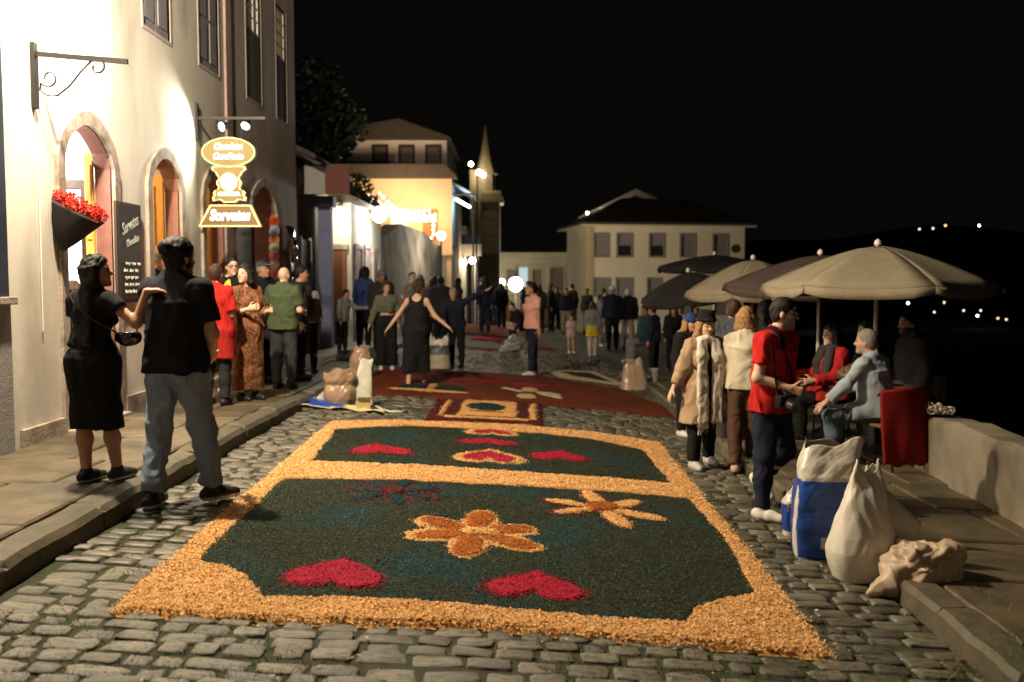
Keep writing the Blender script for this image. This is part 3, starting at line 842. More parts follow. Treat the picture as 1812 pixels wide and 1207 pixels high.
def patch(name, polys, hgt, ms, mc, parent, res=.02, dens=5000, size=(.005, .012), holes=(), base=.0, edge=.03, rag=.012, seed=0, tilt=.7):
    """a heap of coloured sawdust bounded by an outline, with loose flakes on top"""
    allp = np.array([p for q in polys for p in q]); lo = allp.min(0)-.05; hi = allp.max(0)+.05
    nx, ny = [int((hi[i]-lo[i])/res)+2 for i in (0, 1)]
    gx, gy = np.meshgrid(lo[0]+np.arange(nx)*res, lo[1]+np.arange(ny)*res)
    def sdf(P):
        d = np.full(len(P), 1e9)
        for q in polys: d = np.minimum(d, poly_sd(P, q))
        for q in holes: d = np.maximum(d, -poly_sd(P, q))
        z0 = np.zeros((len(P), 1))
        return d + rag*fbm(np.c_[P, z0], 18, seed, 3) + .02*vnoise(np.c_[P, z0], 2.2, seed+7)
    def hh(P, d):
        z0 = np.zeros((len(P), 1))
        t = np.clip(-d/edge, 0, 1); t = t*(2-t)
        return (base-.014) + (hgt+.014)*t + (hgt*.30*fbm(np.c_[P, z0], 9, seed+1, 3) + .004*vnoise(np.c_[P, z0], 55, seed+3))*t
    P = np.c_[gx.ravel(), gy.ravel()]; d = sdf(P); z = hh(P, d) + gz(P[:, 0])
    ins = (d < res*1.7).reshape(ny, nx); q = ins[:-1, :-1] & ins[1:, :-1] & ins[:-1, 1:] & ins[1:, 1:]
    jj, ii = np.nonzero(q); a = jj*nx+ii; F = np.stack([a, a+1, a+nx+1, a+nx], 1)
    used = np.unique(F); rm = np.full(nx*ny, -1); rm[used] = np.arange(len(used))
    V = np.c_[P, z][used]
    o = obj(name, new_mesh(name, V, rm[F], smooth=True), ms, parent)
    area = (hi-lo).prod(); n = int(area*dens); Q = lo + RNG.uniform(0, 1, (n, 2))*(hi-lo); dq = sdf(Q)
    k = dq < RNG.normal(.004, .012, n); Q, dq = Q[k], dq[k]; n = len(Q)
    if n:
        zc = hh(Q, np.minimum(dq, -.010)) + gz(Q[:, 0]) + RNG.uniform(.0005, .006, n)
        s = RNG.uniform(*size, n); a = RNG.uniform(0, 6.283, n); el = RNG.uniform(.35, .9, n)
        t1, t2 = RNG.normal(0, tilt*.5, n), RNG.normal(0, tilt*.5, n)
        ux = np.c_[np.cos(a), np.sin(a), t1]*s[:, None]; uy = np.c_[-np.sin(a), np.cos(a), t2]*(s*el)[:, None]; c = np.c_[Q, zc]
        bend = np.c_[np.zeros((n, 2)), s*RNG.uniform(-.3, .3, n)]
        Vc = np.stack([c-ux*.5-uy*.5, c+ux*.5-uy*.35+bend, c+ux*.4+uy*.5, c-ux*.45+uy*.4+bend], 1).reshape(-1, 3)
        co = obj('loose_flakes', new_mesh('loose_flakes', Vc, np.arange(4*n).reshape(-1, 4)), mc, o); co['kind'] = 'stuff'
    return o
def heart(cx, cy, w, l, rot=0, n=40):
    """tip towards +y"""
    out = []
    for i in range(n):
        t = 2*math.pi*i/n; x = 16*math.sin(t)**3 / 32; yv = -(13*math.cos(t) - 5*math.cos(2*t) - 2*math.cos(3*t) - math.cos(4*t)) / 29 - .09
        x, yv = x*w, yv*l; out.append((cx + x*math.cos(rot) - yv*math.sin(rot), cy + x*math.sin(rot) + yv*math.cos(rot)))
    return out
def flower(cx, cy, r, n=6, pw=.52, rot=0., core=.30, sx=1., sy=1.):
    """outline of a flower with pointed round petals"""
    out = []
    for i in range(n*14):
        t = 2*math.pi*i/(n*14); p = abs(math.cos((t-rot)*n/2))**pw
        q = core + (1-core)*p
        out.append((cx + r*sx*q*math.cos(t), cy + r*sy*q*math.sin(t)))
    return out
def grow(poly, d):
    c = np.mean(poly, 0); return [tuple(c + (np.array(p)-c)*(1 + d/max(np.linalg.norm(np.array(p)-c), 1e-6))) for p in poly]
def ellipse(cx, cy, a, b, n=28): return [(cx+a*math.cos(2*math.pi*i/n), cy+b*math.sin(2*math.pi*i/n)) for i in range(n)]

main = empty('sawdust_carpet', (0, 0, 0)); tag(main, 'large green sawdust carpet with wide yellow frame, red hearts and flowers in front', 'carpet')
PA = [(-1.70, 5.06), (-1.72, 5.43), (-1.73, 7.22), (-.91, 7.42), (-.03, 7.47), (.87, 7.48), (1.37, 7.39), (1.42, 6.21), (1.33, 5.11), (1.09, 4.95), (.95, 4.81), (.86, 4.60), (.39, 4.58), (-.02, 4.63), (-.35, 4.65), (-.85, 4.64), (-1.22, 4.57), (-1.37, 4.86), (-1.55, 5.03)]
PB = [(-1.78, 9.6), (-1.68, 7.92), (-.98, 8.03), (-.03, 8.02), (.92, 7.98), (1.34, 7.93), (1.31, 9.52), (.8, 10.02), (.27, 10.16), (-.46, 10.18), (-1.12, 10.12)]
patch('frame', [CARPET], .016, S_YEL, C_YEL, main, res=.018, dens=24000, size=(.004, .0125), holes=[grow(PA, -.02), grow(PB, -.02)], base=.004, seed=1, tilt=.9, edge=.028)
patch('panel', [grow(PA, .02)], .008, S_GRN, C_GRN, main, res=.022, dens=9000, size=(.0035, .010), base=.008, seed=2)
patch('panel', [grow(PB, .02)], .008, S_GRN, C_GRN, main, res=.024, dens=6000, size=(.005, .010), base=.008, seed=3)
def petals(cx, cy, L, w, n=6, rot=0., sy=1., inner=.02, tip=1.0, jit=0):
    out = []
    for k in range(n):
        a = rot + 2*math.pi*k/n + jit*math.sin(k*2.7); l = L*(1 + .12*math.sin(k*1.9+rot)); P = []
        for i in range(22):
            t = 2*math.pi*i/22; u_ = inner + (l-inner)*(.5-.5*math.cos(t)); v_ = w*math.copysign(abs(math.sin(t))**tip, math.sin(t))*(.75+.35*u_/l)
            P.append((cx + u_*math.cos(a) - v_*math.sin(a), cy + sy*(u_*math.sin(a) + v_*math.cos(a))))
        out.append(P)
    return out
def motif(name, poly, ms, mc, out=None, oc=None, od=.05, base=.016, dens=11000, res=.014, seed=0):
    p = main
    polys = poly if isinstance(poly[0], list) else [poly]
    if out: patch(name + '_outline', [grow(q, od) for q in polys], .007, out, oc, p, res=res, dens=dens*.8, base=base-.004, edge=.02, rag=.008, seed=seed)
    return patch(name, polys, .012, ms, mc, p, res=res, dens=dens, base=base, edge=.025, rag=.008, seed=seed+50, size=(.005, .011))
motif('heart', heart(-.93, 5.03, .50, .50), S_RED, C_RED, S_DRD, C_DRD, .05, seed=10)
motif('heart', heart(.125, 5.04, .54, .50, -.06), S_RED, C_RED, S_DRD, C_DRD, .045, seed=11)
f1 = flower(-.24, 5.99, .52, 6, .55, .52, .30, 1, 1.08)
motif('flower', petals(-.24, 5.99, .46, .105, 6, R(85), 1.08, tip=.8), S_ORG, C_ORG, S_YEL, C_YEL, .045, seed=12)
patch('flower_centre', [ellipse(-.21, 5.99, .13, .075)], .012, S_YEL, C_YEL, main, res=.014, dens=12000, base=.030, seed=13)
motif('flower', petals(.65, 6.87, .48, .070, 6, R(97), 1.05, tip=1.1, jit=.12), S_YEL, C_YEL, S_DRD, C_DRD, .045, seed=14)
patch('flower_centre', [ellipse(.66, 6.88, .13, .12)], .012, S_ORG, C_ORG, main, res=.014, dens=12000, base=.030, seed=15)
motif('flower', petals(-.88, 6.98, .38, .075, 7, R(80), 1.05, tip=1.0), S_TEAL, C_TEAL, S_DRD, C_DRD, .045, seed=16)
patch('flower_centre', [ellipse(-.88, 6.98, .10, .10)], .012, S_DRD, C_DRD, main, res=.016, dens=9000, base=.030, seed=17)
motif('heart', heart(-1.21, 8.66, .56, .52, .25), S_RED, C_RED, S_DRD, C_DRD, .05, seed=18, res=.018)
motif('heart', heart(.45, 8.90, .54, .52, -.05), S_RED, C_RED, S_DRD, C_DRD, .05, seed=19, res=.018)
motif('heart', heart(-.20, 8.66, .50, .55, .0), S_RED, C_RED, S_YEL, C_YEL, .09, seed=20, res=.018)
motif('heart', heart(-.23, 9.42, .62, .36, .05), S_RED, C_RED, S_DRD, C_DRD, .05, seed=21, res=.018)
motif('heart', heart(-.21, 10.06, .44, .36, .03), S_RED, C_RED, S_YEL, C_YEL, .09, seed=22, res=.018)

mt2 = empty('sawdust_mat'); tag(mt2, 'small rectangular sawdust mat with yellow centre and teal oval behind the large carpet', 'carpet')
def quadp(x0, x1, y0, y1, sk=.0): return [(x0, y0), (x1, y0+sk), (x1+.03, y1+sk), (x0+.03, y1)]
patch('border', [quadp(-.96, .36, 10.72, 12.55, .15)], .012, S_DRD, C_DRD, mt2, res=.03, dens=3000, base=.012, seed=30)
patch('stripe', [quadp(-.86, -.80, 10.95, 12.35)], .010, S_YEL, C_YEL, mt2, res=.02, dens=6000, base=.026, seed=31)
patch('stripe', [quadp(.20, .28, 11.05, 12.45)], .010, S_YEL, C_YEL, mt2, res=.02, dens=6000, base=.026, seed=32)
patch('stripe', [quadp(-.79, .19, 10.86, 10.97, .1)], .010, S_YEL, C_YEL, mt2, res=.02, dens=6000, base=.026, seed=33)
patch('panel', [quadp(-.64, .05, 11.1, 12.42, .08)], .012, S_YEL, C_YEL, mt2, res=.025, dens=5000, base=.026, seed=34)
patch('oval', [ellipse(-.32, 11.82, .26, .34)], .010, S_TEAL, C_TEAL, mt2, res=.022, dens=4000, base=.040, seed=35)
patch('arc', [ellipse(-.32, 11.40, .24, .05)], .008, S_ORG, C_ORG, mt2, res=.022, dens=5000, base=.040, seed=36)

red = empty('sawdust_carpet'); tag(red, 'wide rust red sawdust carpet with pale flowers where the barefoot dancer stands', 'carpet')
patch('panel', [[(-1.95, 12.6), (-2.2, 14.6), (-2.15, 16.0), (-.6, 16.3), (.6, 16.4), (1.73, 15.1), (2.08, 13.3), (2.06, 12.2), (1.2, 12.55), (.69, 12.62), (-1.02, 12.72)]], .010, S_BRN, C_BRN, red, res=.045, dens=1500, base=.012, seed=40, size=(.006, .014))
for cx, cy, a, ms, mc in ((-1.35, 13.55, .26, S_TEAL, C_TEAL), (-.93, 13.6, .26, S_TEAL, C_TEAL)):
    patch('petal', [ellipse(cx, cy, a, .34)], .010, ms, mc, red, res=.035, dens=3000, base=.026, seed=41)
patch('petal', [ellipse(-1.14, 13.55, .07, .5), ellipse(-1.15, 13.22, .55, .07)], .010, S_YEL, C_YEL, red, res=.03, dens=4000, base=.030, seed=42)
patch('petal', [[(-.18, 14.1), (.12, 13.75), (.2, 13.9), (-.1, 14.15)]], .012, S_PAL, C_PAL, red, res=.03, dens=4000, base=.026, seed=43)
patch('petal', [[(.34, 13.9), (.40, 13.6), (.72, 13.2), (.66, 13.75)]], .012, S_PAL, C_PAL, red, res=.03, dens=4000, base=.026, seed=44)
patch('petal', [ellipse(.25, 14.1, .12, .24)], .012, S_PAL, C_PAL, red, res=.03, dens=4000, base=.026, seed=45)
patch('petal', [ellipse(.20, 13.28, .13, .26)], .012, S_PAL, C_PAL, red, res=.03, dens=4000, base=.026, seed=46)
patch('petal', [ellipse(.32, 14.75, .30, .18)], .010, S_RED, C_RED, red, res=.035, dens=3000, base=.026, seed=47)
patch('petal', [ellipse(-.6, 14.95, .5, .12)], .010, S_RED, C_RED, red, res=.035, dens=3000, base=.026, seed=48)
pm = empty('sawdust_mat'); tag(pm, 'pale framed sawdust mat lying behind the rust red carpet near the paper sack', 'carpet')
PM = [(.64, 17.7), (1.55, 17.9), (1.88, 15.75), (.86, 16.5)]
patch('border', [PM], .010, S_PAL, C_PAL, pm, res=.04, dens=2000, base=.014, seed=50, holes=[grow(PM, -.36)])
patch('panel', [grow(PM, -.34)], .008, S_GRN, C_GRN, pm, res=.04, dens=1500, base=.014, seed=51)
patch('oval', [ellipse(1.22, 17.0, .22, .3)], .010, S_DRD, C_DRD, pm, res=.04, dens=1500, base=.024, seed=52)
fr = empty('sawdust_carpet'); tag(fr, 'distant brown sawdust carpet with a bright red bar in the crowd', 'carpet')
patch('panel', [[(-1.7, 27.5), (-1.9, 33), (.6, 32), (.3, 27)]], .012, S_BRN, C_BRN, fr, res=.09, dens=300, base=.02, seed=55)
patch('bar', [[(-1.05, 25.3), (-1.05, 26.1), (-.3, 26.1), (-.3, 25.2)]], .012, S_RED, C_RED, fr, res=.06, dens=300, base=.02, seed=56)
patch('bar', [[(-.95, 21.6), (-1.0, 22.3), (-.35, 22.2), (-.33, 21.6)]], .012, S_BRN, C_BRN, fr, res=.06, dens=300, base=.02, seed=57)
patch('bar', [[(.6, 23.6), (.6, 24.1), (1.0, 23.6), (1.0, 23.2)]], .012, S_RED, C_RED, fr, res=.06, dens=300, base=.02, seed=58)
# ================================================================ buildings
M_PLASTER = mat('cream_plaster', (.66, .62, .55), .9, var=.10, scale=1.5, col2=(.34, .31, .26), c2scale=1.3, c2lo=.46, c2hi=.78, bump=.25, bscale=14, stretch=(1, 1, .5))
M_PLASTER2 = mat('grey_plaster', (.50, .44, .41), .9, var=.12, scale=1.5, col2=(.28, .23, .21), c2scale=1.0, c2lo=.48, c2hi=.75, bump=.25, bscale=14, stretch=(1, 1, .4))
M_SURR = mat('carved_stone', (.36, .30, .25), .9, var=.22, scale=7, col2=(.22, .17, .14), c2scale=5, bump=.5, bscale=30)
M_MAROON = mat('maroon_paint', (.21, .090, .070), .7, var=.2, scale=6, col2=(.33, .2, .16), c2scale=9, c2lo=.62, c2hi=.7, bump=.15)
M_ORANGE = mat('ochre_door', (.68, .34, .075), .55, var=.10, scale=8, stretch=(1, 1, .2), bump=.1)
M_SHUT = mat('blue_grey_shutter', (.21, .20, .22), .7, var=.15, scale=10, stretch=(1, 1, .2), bump=.1)
M_BLUE = mat('dark_blue_paint', (.02, .028, .045), .5, var=.15)
M_ROOF = mat('roof_tile', (.055, .040, .032), .9, var=.35, scale=6, bump=.5, bscale=20, island=.3)
M_FLOOR = mat('shop_floor', (.30, .20, .12), .6, var=.15)
M_INT = mat('shop_interior_wall', (.70, .55, .36), .8, var=.08)
M_GLASSL = mat('window_glass', (.10, .10, .10), .08, var=0, spec=.8)

def arch_pts(w, zs, rise, n=14):
    """points of a segmental arch from left springing to right"""
    return [(-w/2 + w*i/n, zs + rise*math.sin(math.pi*(.06 + .88*i/n))**.85 - rise*math.sin(math.pi*.06)**.85*(1 if i in (0, n) else .0)) for i in range(n+1)]
def wall_open(name, u0, u1, z0, z1, ops, th, fn, m, parent, mj=None):
    """a wall with openings (centre, width, bottom, spring, rise); fn(u,z,depth)"""
    ops = sorted(ops); mb = MB(); lin = []
    def rect(a, b, c, d):
        if b-a > 1e-4 and d-c > 1e-4: mb.prism([(a, c), (b, c), (b, d), (a, d)], 0, th, fn)
    cur = u0
    for uc, w, zb, zs, rs in ops:
        rect(cur, uc-w/2, z0, z1)
        if zb > z0: rect(uc-w/2, uc+w/2, z0, zb)
        top = [(uc+a, b) for a, b in (arch_pts(w, zs, rs) if rs > 0 else [(-w/2, zs), (w/2, zs)])]
        for i in range(len(top)-1):
            mb.prism([top[i], top[i+1], (top[i+1][0], z1), (top[i][0], z1)], 0, th, fn)
        if mj is not None:        # painted lining of the reveal, a few mm proud
            e = .004; inner = [(uc-w/2+e, zb+e), *[(min(max(a, uc-w/2+e), uc+w/2-e), b-e) for a, b in top], (uc+w/2-e, zb+e)]
            outer = [(uc-w/2+.001, zb+e), *[(a, b-.001) for a, b in top], (uc+w/2-.001, zb+e)]
            lin.append(MB().band(inner, outer, .012, th-.004, fn, closed=False))
        cur = uc+w/2
    rect(cur, u1, z0, z1)
    o = mb.build(name, m, parent)
    for jb in lin: jb.build('reveal_lining', mj, parent)
    return o
def surround(uc, w, zb, zs, rs, bw, fn, parent, proud=.035, m=None, keyed=True):
    inn = [(uc-w/2, zb)] + [(uc+a, b) for a, b in arch_pts(w, zs, rs)] + [(uc+w/2, zb)]
    out = [(uc-w/2-bw, zb)] + [(uc+a, b) for a, b in arch_pts(w+2*bw, zs, rs+bw)] + [(uc+w/2+bw, zb)]
    return MB().band(inn, out, -proud, .10, fn, closed=False).build('stone_surround', m or M_SURR, parent)

# ---- house with the shop (street wall at x = -3.9)
WX = -3.9
fl = lambda u, z, d: (WX - d, u, z)
shop = empty('shop_house', (0, 0, 0)); tag(shop, 'tall cream plastered house with arched ochre shop doors on the left', 'building')
D1, D2, D3, D4 = (8.92, 1.04, .26, 2.70, .34), (10.88, .92, .30, 2.66, .32), (12.66, .86, .30, 2.66, .32), (15.2, 1.45, .24, 2.72, .36)
UP = [(10.75, .80, 4.33, 6.2, 0), (12.58, .80, 4.33, 6.2, 0), (14.75, .84, 4.33, 6.2, 0), (16.5, .72, 4.33, 6.2, 0)]
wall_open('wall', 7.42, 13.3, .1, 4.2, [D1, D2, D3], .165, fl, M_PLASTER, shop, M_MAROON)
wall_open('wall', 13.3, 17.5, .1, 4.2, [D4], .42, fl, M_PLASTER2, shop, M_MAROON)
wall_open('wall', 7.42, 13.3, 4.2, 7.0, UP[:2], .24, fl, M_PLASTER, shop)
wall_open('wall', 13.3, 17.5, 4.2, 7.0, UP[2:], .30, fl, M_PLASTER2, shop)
for D in (D1, D2, D3, D4): surround(*D, .125, fl, shop)
for (uc, w, zb, zs, r_) in UP:
    MB().band([(uc-w/2, zb), (uc-w/2, zs), (uc+w/2, zs), (uc+w/2, zb)], [(uc-w/2-.045, zb-.04), (uc-w/2-.045, zs+.05), (uc+w/2+.045, zs+.05), (uc+w/2+.045, zb-.04)], -.008, .06, fl).build('window_surround', M_PLASTER2, shop)
# end wall facing away and gable, eaves, pilaster
MB().box(-8.6, -4.34, 17.26, 17.5, .1, 7.0).build('end_wall', M_PLASTER2, shop)
MB().box(-8.6, -4.16, 7.56, 7.8, .1, 7.0).build('end_wall', M_PLASTER2, shop)
MB().box(-8.8, -8.6, 7.55, 17.5, .1, 7.0).build('rear_wall', M_PLASTER2, shop)
MB().box(-3.905, -3.868, 13.22, 13.48, .24, 7.0, .006).build('pilaster', mat('pilaster_paint', (.36, .26, .23), .9, var=.2, scale=3, bump=.3), shop)
eb = MB()
eb.prism([(0, 7.0), (-.42, 6.86), (-.44, 6.93), (-.1, 7.15), (0, 7.18)], 7.3, 17.9, lambda a, z, d: (WX - a, d, z)); eb.build('eaves', M_WHITE, shop)
rb = MB(); rb.prism([(-.5, 7.0), (-.5, 7.06), (2.4, 8.4), (5.2, 7.06), (5.2, 7.0), (2.4, 8.3)], 7.2, 18.0, lambda a, z, d: (WX - a, d, z)); rb.build('roof', M_ROOF, shop)
# plinth
MB().box(-3.9, -3.86, 7.55, 8.26, .2, .44, .006).build('plinth', M_SURR, shop)
for a, b in ((9.59, 10.28), (11.49, 12.08), (13.24, 14.32), (16.08, 17.5)):
    MB().box(-3.9, -3.862, a, b, .16, .46, .006).build('plinth', M_SURR, shop)
for D in (D1, D2, D3, D4):
    MB().box(-4.3, -3.80, D[0]-D[1]/2-.1, D[0]+D[1]/2+.1, .15, D[2]+.06, .012).build('doorstep', M_SURR, shop)
# upper shutters and sashes
for q, (uc, w, zb, zs, r_) in enumerate(UP):
    if q < 2:
        wd = empty('window'); wd.parent = shop
        for s_ in (-1, 1):
            a, b = (uc-w/2+.01, uc-.004) if s_ < 0 else (uc+.004, uc+w/2-.01)
            sb = MB().box(-3.945, -3.915, a, b, zb+.01, zs-.01, .004)
            for zz in np.linspace(zb+.1, zs-.7, 3): sb.box(-3.916, -3.904, a+.06, b-.06, zz, zz+.5, .004)
            sb.build('shutter', M_SHUT, wd)
    else:
        wd = empty('window'); wd.parent = shop
        MB().box(-3.96, -3.92, uc-w/2+.008, uc+w/2-.008, zb+.01, 5.37, .004).build('lower_panel', mat('shutter_purple', (.12, .09, .105), .7, var=.2), wd)
        fb = MB()
        for yy in np.linspace(uc-w/2+.02, uc+w/2-.02, 4): fb.box(-3.97, -3.93, yy-.017, yy+.017, 5.37, zs-.01)
        for zz in np.linspace(5.39, zs-.03, 5): fb.box(-3.967, -3.933, uc-w/2+.02, uc+w/2-.02, zz-.016, zz+.016)
        fb.build('sash', M_WHITE, wd)
        lit = mat('warm_curtain' if q == 3 else 'pale_curtain', (.45, .35, .2) if q == 3 else (.32, .30, .28), .9, var=.1, emit=(1, .68, .32) if q == 3 else (.8, .75, .7), estr=.20 if q == 3 else .045)
        MB().box(-3.995, -3.98, uc-w/2+.02, uc+w/2-.02, 5.38, zs-.02).build('pane', lit, wd)
# door leaves folded into the openings
def leaf(parent, y, x0, x1, z0, z1, m, name='door_leaf', hx=True):
    b = MB().box(x0, x1, y-.02, y+.02, z0, z1, .004)
    w = x1-x0
    for za, zb_ in ((z0+.12, z0+.75), (z0+.9, z0+1.55), (z0+1.7, z1-.12)):
        if zb_ > za+.1: b.box(x0+w*.18, x1-w*.18, y-.032, y-.019, za, zb_, .005)
    return b.build(name, m, parent)
leaf(shop, 9.42, -4.15, -4.07, .32, 2.86, M_ORANGE)
leaf(shop, 11.31, -4.62, -4.07, .34, 2.84, M_ORANGE)
leaf(shop, 13.06, -4.60, -4.07, .34, 2.84, M_ORANGE)
leaf(shop, 15.90, -4.85, -4.33, .30, 2.90, M_ORANGE)
MB().box(-4.12, -4.075, 10.44, 11.30, 2.90, 2.98).build('door_head', M_ORANGE, shop)
# dark timber panel on the wall between the third and fourth doors
MB().box(-3.9, -3.85, 13.52, 14.28, .5, 2.75, .01).build('wall_panel', M_WOODDARK, shop)
# room behind the doors
MB().box(-7.6, -4.07, 7.8, 13.3, .15, .288).box(-7.6, -4.33, 13.3, 17.2, .15, .29).build('floor', M_FLOOR, shop)
MB().box(-7.6, -4.07, 7.82, 13.3, 3.42, 3.5).box(-7.6, -4.33, 13.3, 17.2, 3.421, 3.5).build('ceiling', M_WHITE, shop)
MB().box(-7.7, -7.55, 7.8, 17.2, .2, 3.5).build('inner_wall', M_INT, shop)
MB().box(-7.5, -4.16, 9.75, 9.85, .29, 3.42).build('inner_wall', M_WHITE, shop)
MB().box(-7.5, -4.72, 11.52, 11.60, .29, 3.42).build('inner_wall', M_INT, shop)
MB().box(-7.5, -4.72, 14.0, 14.08, .29, 3.42).build('inner_wall', M_INT, shop)
gd = empty('glazed_screen'); gd.parent = shop
gb = MB()
for xx in (-4.28, -4.52, -4.85): gb.box(xx-.03, xx+.03, 9.66, 9.73, .3, 2.62, .006)
for zz in (.34, 1.25, 2.58): gb.box(-4.85, -4.28, 9.662, 9.728, zz-.045, zz+.045, .006)
gb.build('frame', M_WOODDARK, gd)
for a, b in ((-4.49, -4.31), (-4.82, -4.55)): MB().box(a, b, 9.69, 9.70, 1.3, 2.53).build('pane', mat('bright_pane', (.8, .8, .78), .3, var=.05, emit=(1, .97, .92), estr=1.6), gd)
for i in range(14):
    MB().lathe([(.03, 0), (.035, .05), (.03, .12), (.012, .15)], (-4.30-.06*(i % 7), 9.62, .95 + .22*(i//7)), 8).build('jar', mat('jar_colour_%d' % (i % 4), [(.5, .08, .12), (.6, .5, .35), (.1, .2, .25), (.55, .3, .1)][i % 4], .3, var=.1), gd)
def ceiling_lamp(loc, label, power, col=(1, .93, .82), m=M_BULB, r=.10):
    t = empty('ceiling_lamp', loc); tag(t, label, 'lamp', 'lamps inside the shop')
    MB().tube([(0, 0, .02), (0, 0, .35)], .012, 6).build('rod', M_IRON, t)
    MB().lathe([(.02, .05), (r*.8, .03), (r, -.02), (r*.8, -.08), (.02, -.11)], (0, 0, 0), 14).build('globe', m, t, smooth=True)
    point_light('shop_light', (loc[0], loc[1], loc[2]-.25), power, col, .10)
ceiling_lamp((-4.75, 9.15, 2.98), 'bright round lamp inside the first arched shop door', 120)
ceiling_lamp((-5.3, 10.7, 3.05), 'round lamp inside the second arched door', 110, (1, .72, .38))
ceiling_lamp((-5.3, 12.8, 3.05), 'round lamp inside the third door behind the hanging sign', 30, (1, .75, .45))
ceiling_lamp((-5.6, 15.2, 3.05), 'round lamp inside the maroon arched door', 14, (1, .75, .5))

# ---- neighbouring house at the left edge
nb = empty('neighbour_house'); tag(nb, 'grey house with dark blue shutter at the left edge of the picture', 'building')
MB().box(-8.0, -3.86, 3.0, 7.40, .1, 1.46).build('wall', mat('grey_base', (.26, .25, .24), .9, var=.25, scale=2, bump=.4), nb)
MB().box(-8.0, -3.9, 3.0, 7.36, 1.46, 7.0).build('wall', M_PLASTER2, nb)
MB().box(-3.9, -3.84, 6.5, 7.35, 1.50, 4.4, .006).build('shutter', M_BLUE, nb)
MB().box(-3.95, -3.80, 6.45, 7.40, 1.44, 1.50, .008).build('sill', M_SURR, nb)

# ---- iron brackets
def scroll(cx, cz, r0, r1, a0, a1, n=22):
    return [(cx + (r0+(r1-r0)*i/n)*math.cos(a0+(a1-a0)*i/n), cz + (r0+(r1-r0)*i/n)*math.sin(a0+(a1-a0)*i/n)) for i in range(n+1)]
br = empty('iron_bracket', (0, 7.93, 0)); tag(br, 'empty wrought iron sign bracket with scrolls high beside the first arch', 'bracket')
MB().box(-3.9, -3.862, -.035, .035, 3.02, 3.55, .004).build('wall_plate', M_IRON, br)
MB().add([(x_, y_, z_ - .085*(x_+3.87)) for x_ in (-3.87, -3.12) for y_ in (-.014, .014) for z_ in (3.44, 3.48)], [(0,1,3,2),(4,6,7,5),(0,4,5,1),(2,3,7,6),(0,2,6,4),(1,5,7,3)]).build('arm', M_IRON, br)
pts = [(-3.80, 3.30)]
pts = scroll(-3.765, 3.265, .03, .075, R(200), R(-150)) + [(-3.84, 3.17), (-3.78, 3.125), (-3.70, 3.125), (-3.60, 3.20), (-3.50, 3.32), (-3.42, 3.40)] + scroll(-3.37, 3.355, .075, .03, R(120), R(-200))
MB().tube([Vector((a, 0, b)) for a, b in pts], .008, 6).build('scroll', M_IRON, br)
cb = MB().tube([(-3.87, 0, 3.02), (-3.85, .01, 2.9), (-3.88, .02, 2.6), (-3.885, .02, 1.2)], .006, 5); cb.build('cable', M_WHITE, br)

# the street's lantern above the top edge, and the unseen fill lantern added
for kq, lab_ in ((KEY, 'lit wall lantern on an iron arm above the first shop arch'), (FILL_LANTERN, 'unseen wall lantern added behind the camera as fill light')):
  ln = empty('wall_lantern', kq); tag(ln, lab_, 'lamp')
  MB().tube([(-.75, 0, .2), (-.4, 0, .42), (0, 0, .44), (0, 0, .30)], .02, 8).build('arm', M_IRON, ln)
  MB().lathe([(.02, .34), (.16, .22), (.17, .19), (.10, .19)], (0, 0, 0), 10).build('hood', M_IRON, ln)
  MB().lathe([(.02, .19), (.07, .17), (.08, .13), (.05, .11)], (0, 0, 0), 12).build('bulb', M_BULB, ln, smooth=True)

wl_ = empty('wall_lamp', (-3.72, 8.5, 4.05)); tag(wl_, 'glaring bare lamp on the cream wall above the iron bracket', 'lamp')
MB().lathe([(.02, .07), (.055, .045), (.07, 0), (.055, -.045), (.02, -.07)], (0, 0, 0), 14).build('globe', M_BULB, wl_, smooth=True)
MB().tube([(0, 0, .06), (-.06, 0, .13), (-.18, 0, .13)], .012, 6).build('arm', M_IRON, wl_)
point_light('wall_lamp_light', (-3.60, 8.5, 4.0), 210, (1, .90, .74), .08)
# ---- hanging shop sign
M_SIGN = mat('sign_panel', (.22, .16, .05), .5, var=.12, scale=10, emit=(.55, .40, .10), estr=.07)
M_SIGN2 = mat('sign_panel_brown', (.17, .10, .035), .5, var=.12, scale=10, emit=(.5, .27, .08), estr=.06)
M_RIM = mat('sign_rim_lit', (.9, .8, .4), .4, var=0, emit=(1, .78, .28), estr=.42)
M_RIMG = mat('sign_rim_green', (.6, .8, .35), .4, var=0, emit=(.62, .75, .25), estr=.28)
M_LETT = mat('sign_letters_lit', (1, 1, 1), .4, var=0, emit=(1, .93, .66), estr=1.3)
M_DISC = mat('sign_disc_lit', (1, .8, .7), .4, var=.05, emit=(1, .62, .42), estr=.5)
sg = empty('hanging_shop_sign', (-3.50, 12.0, 0)); tag(sg, 'lit hanging shop sign of an oval, a coffee disc and a trapezoid lettered Sorvetes', 'sign')
fs = lambda a, b, d: (a, d, b)
def text(body, size, x, z, y, m, parent, shear=.0, bold=.0, name='lettering', sx=1., extr=.006):
    cu = bpy.data.curves.new('text', 'FONT'); cu.body = body; cu.size = size; cu.align_x = 'CENTER'; cu.align_y = 'CENTER'
    cu.shear = shear; cu.offset = bold; cu.extrude = extr; cu.resolution_u = 3
    to = bpy.data.objects.new('text', cu); COL.objects.link(to)
    me = bpy.data.meshes.new_from_object(to.evaluated_get(bpy.context.evaluated_depsgraph_get()))
    bpy.data.objects.remove(to); bpy.data.curves.remove(cu)
    o = obj(name, me, m, parent, (x, y, z), (R(90), 0, 0)); o.scale = (sx, 1, 1); return o
ov = []
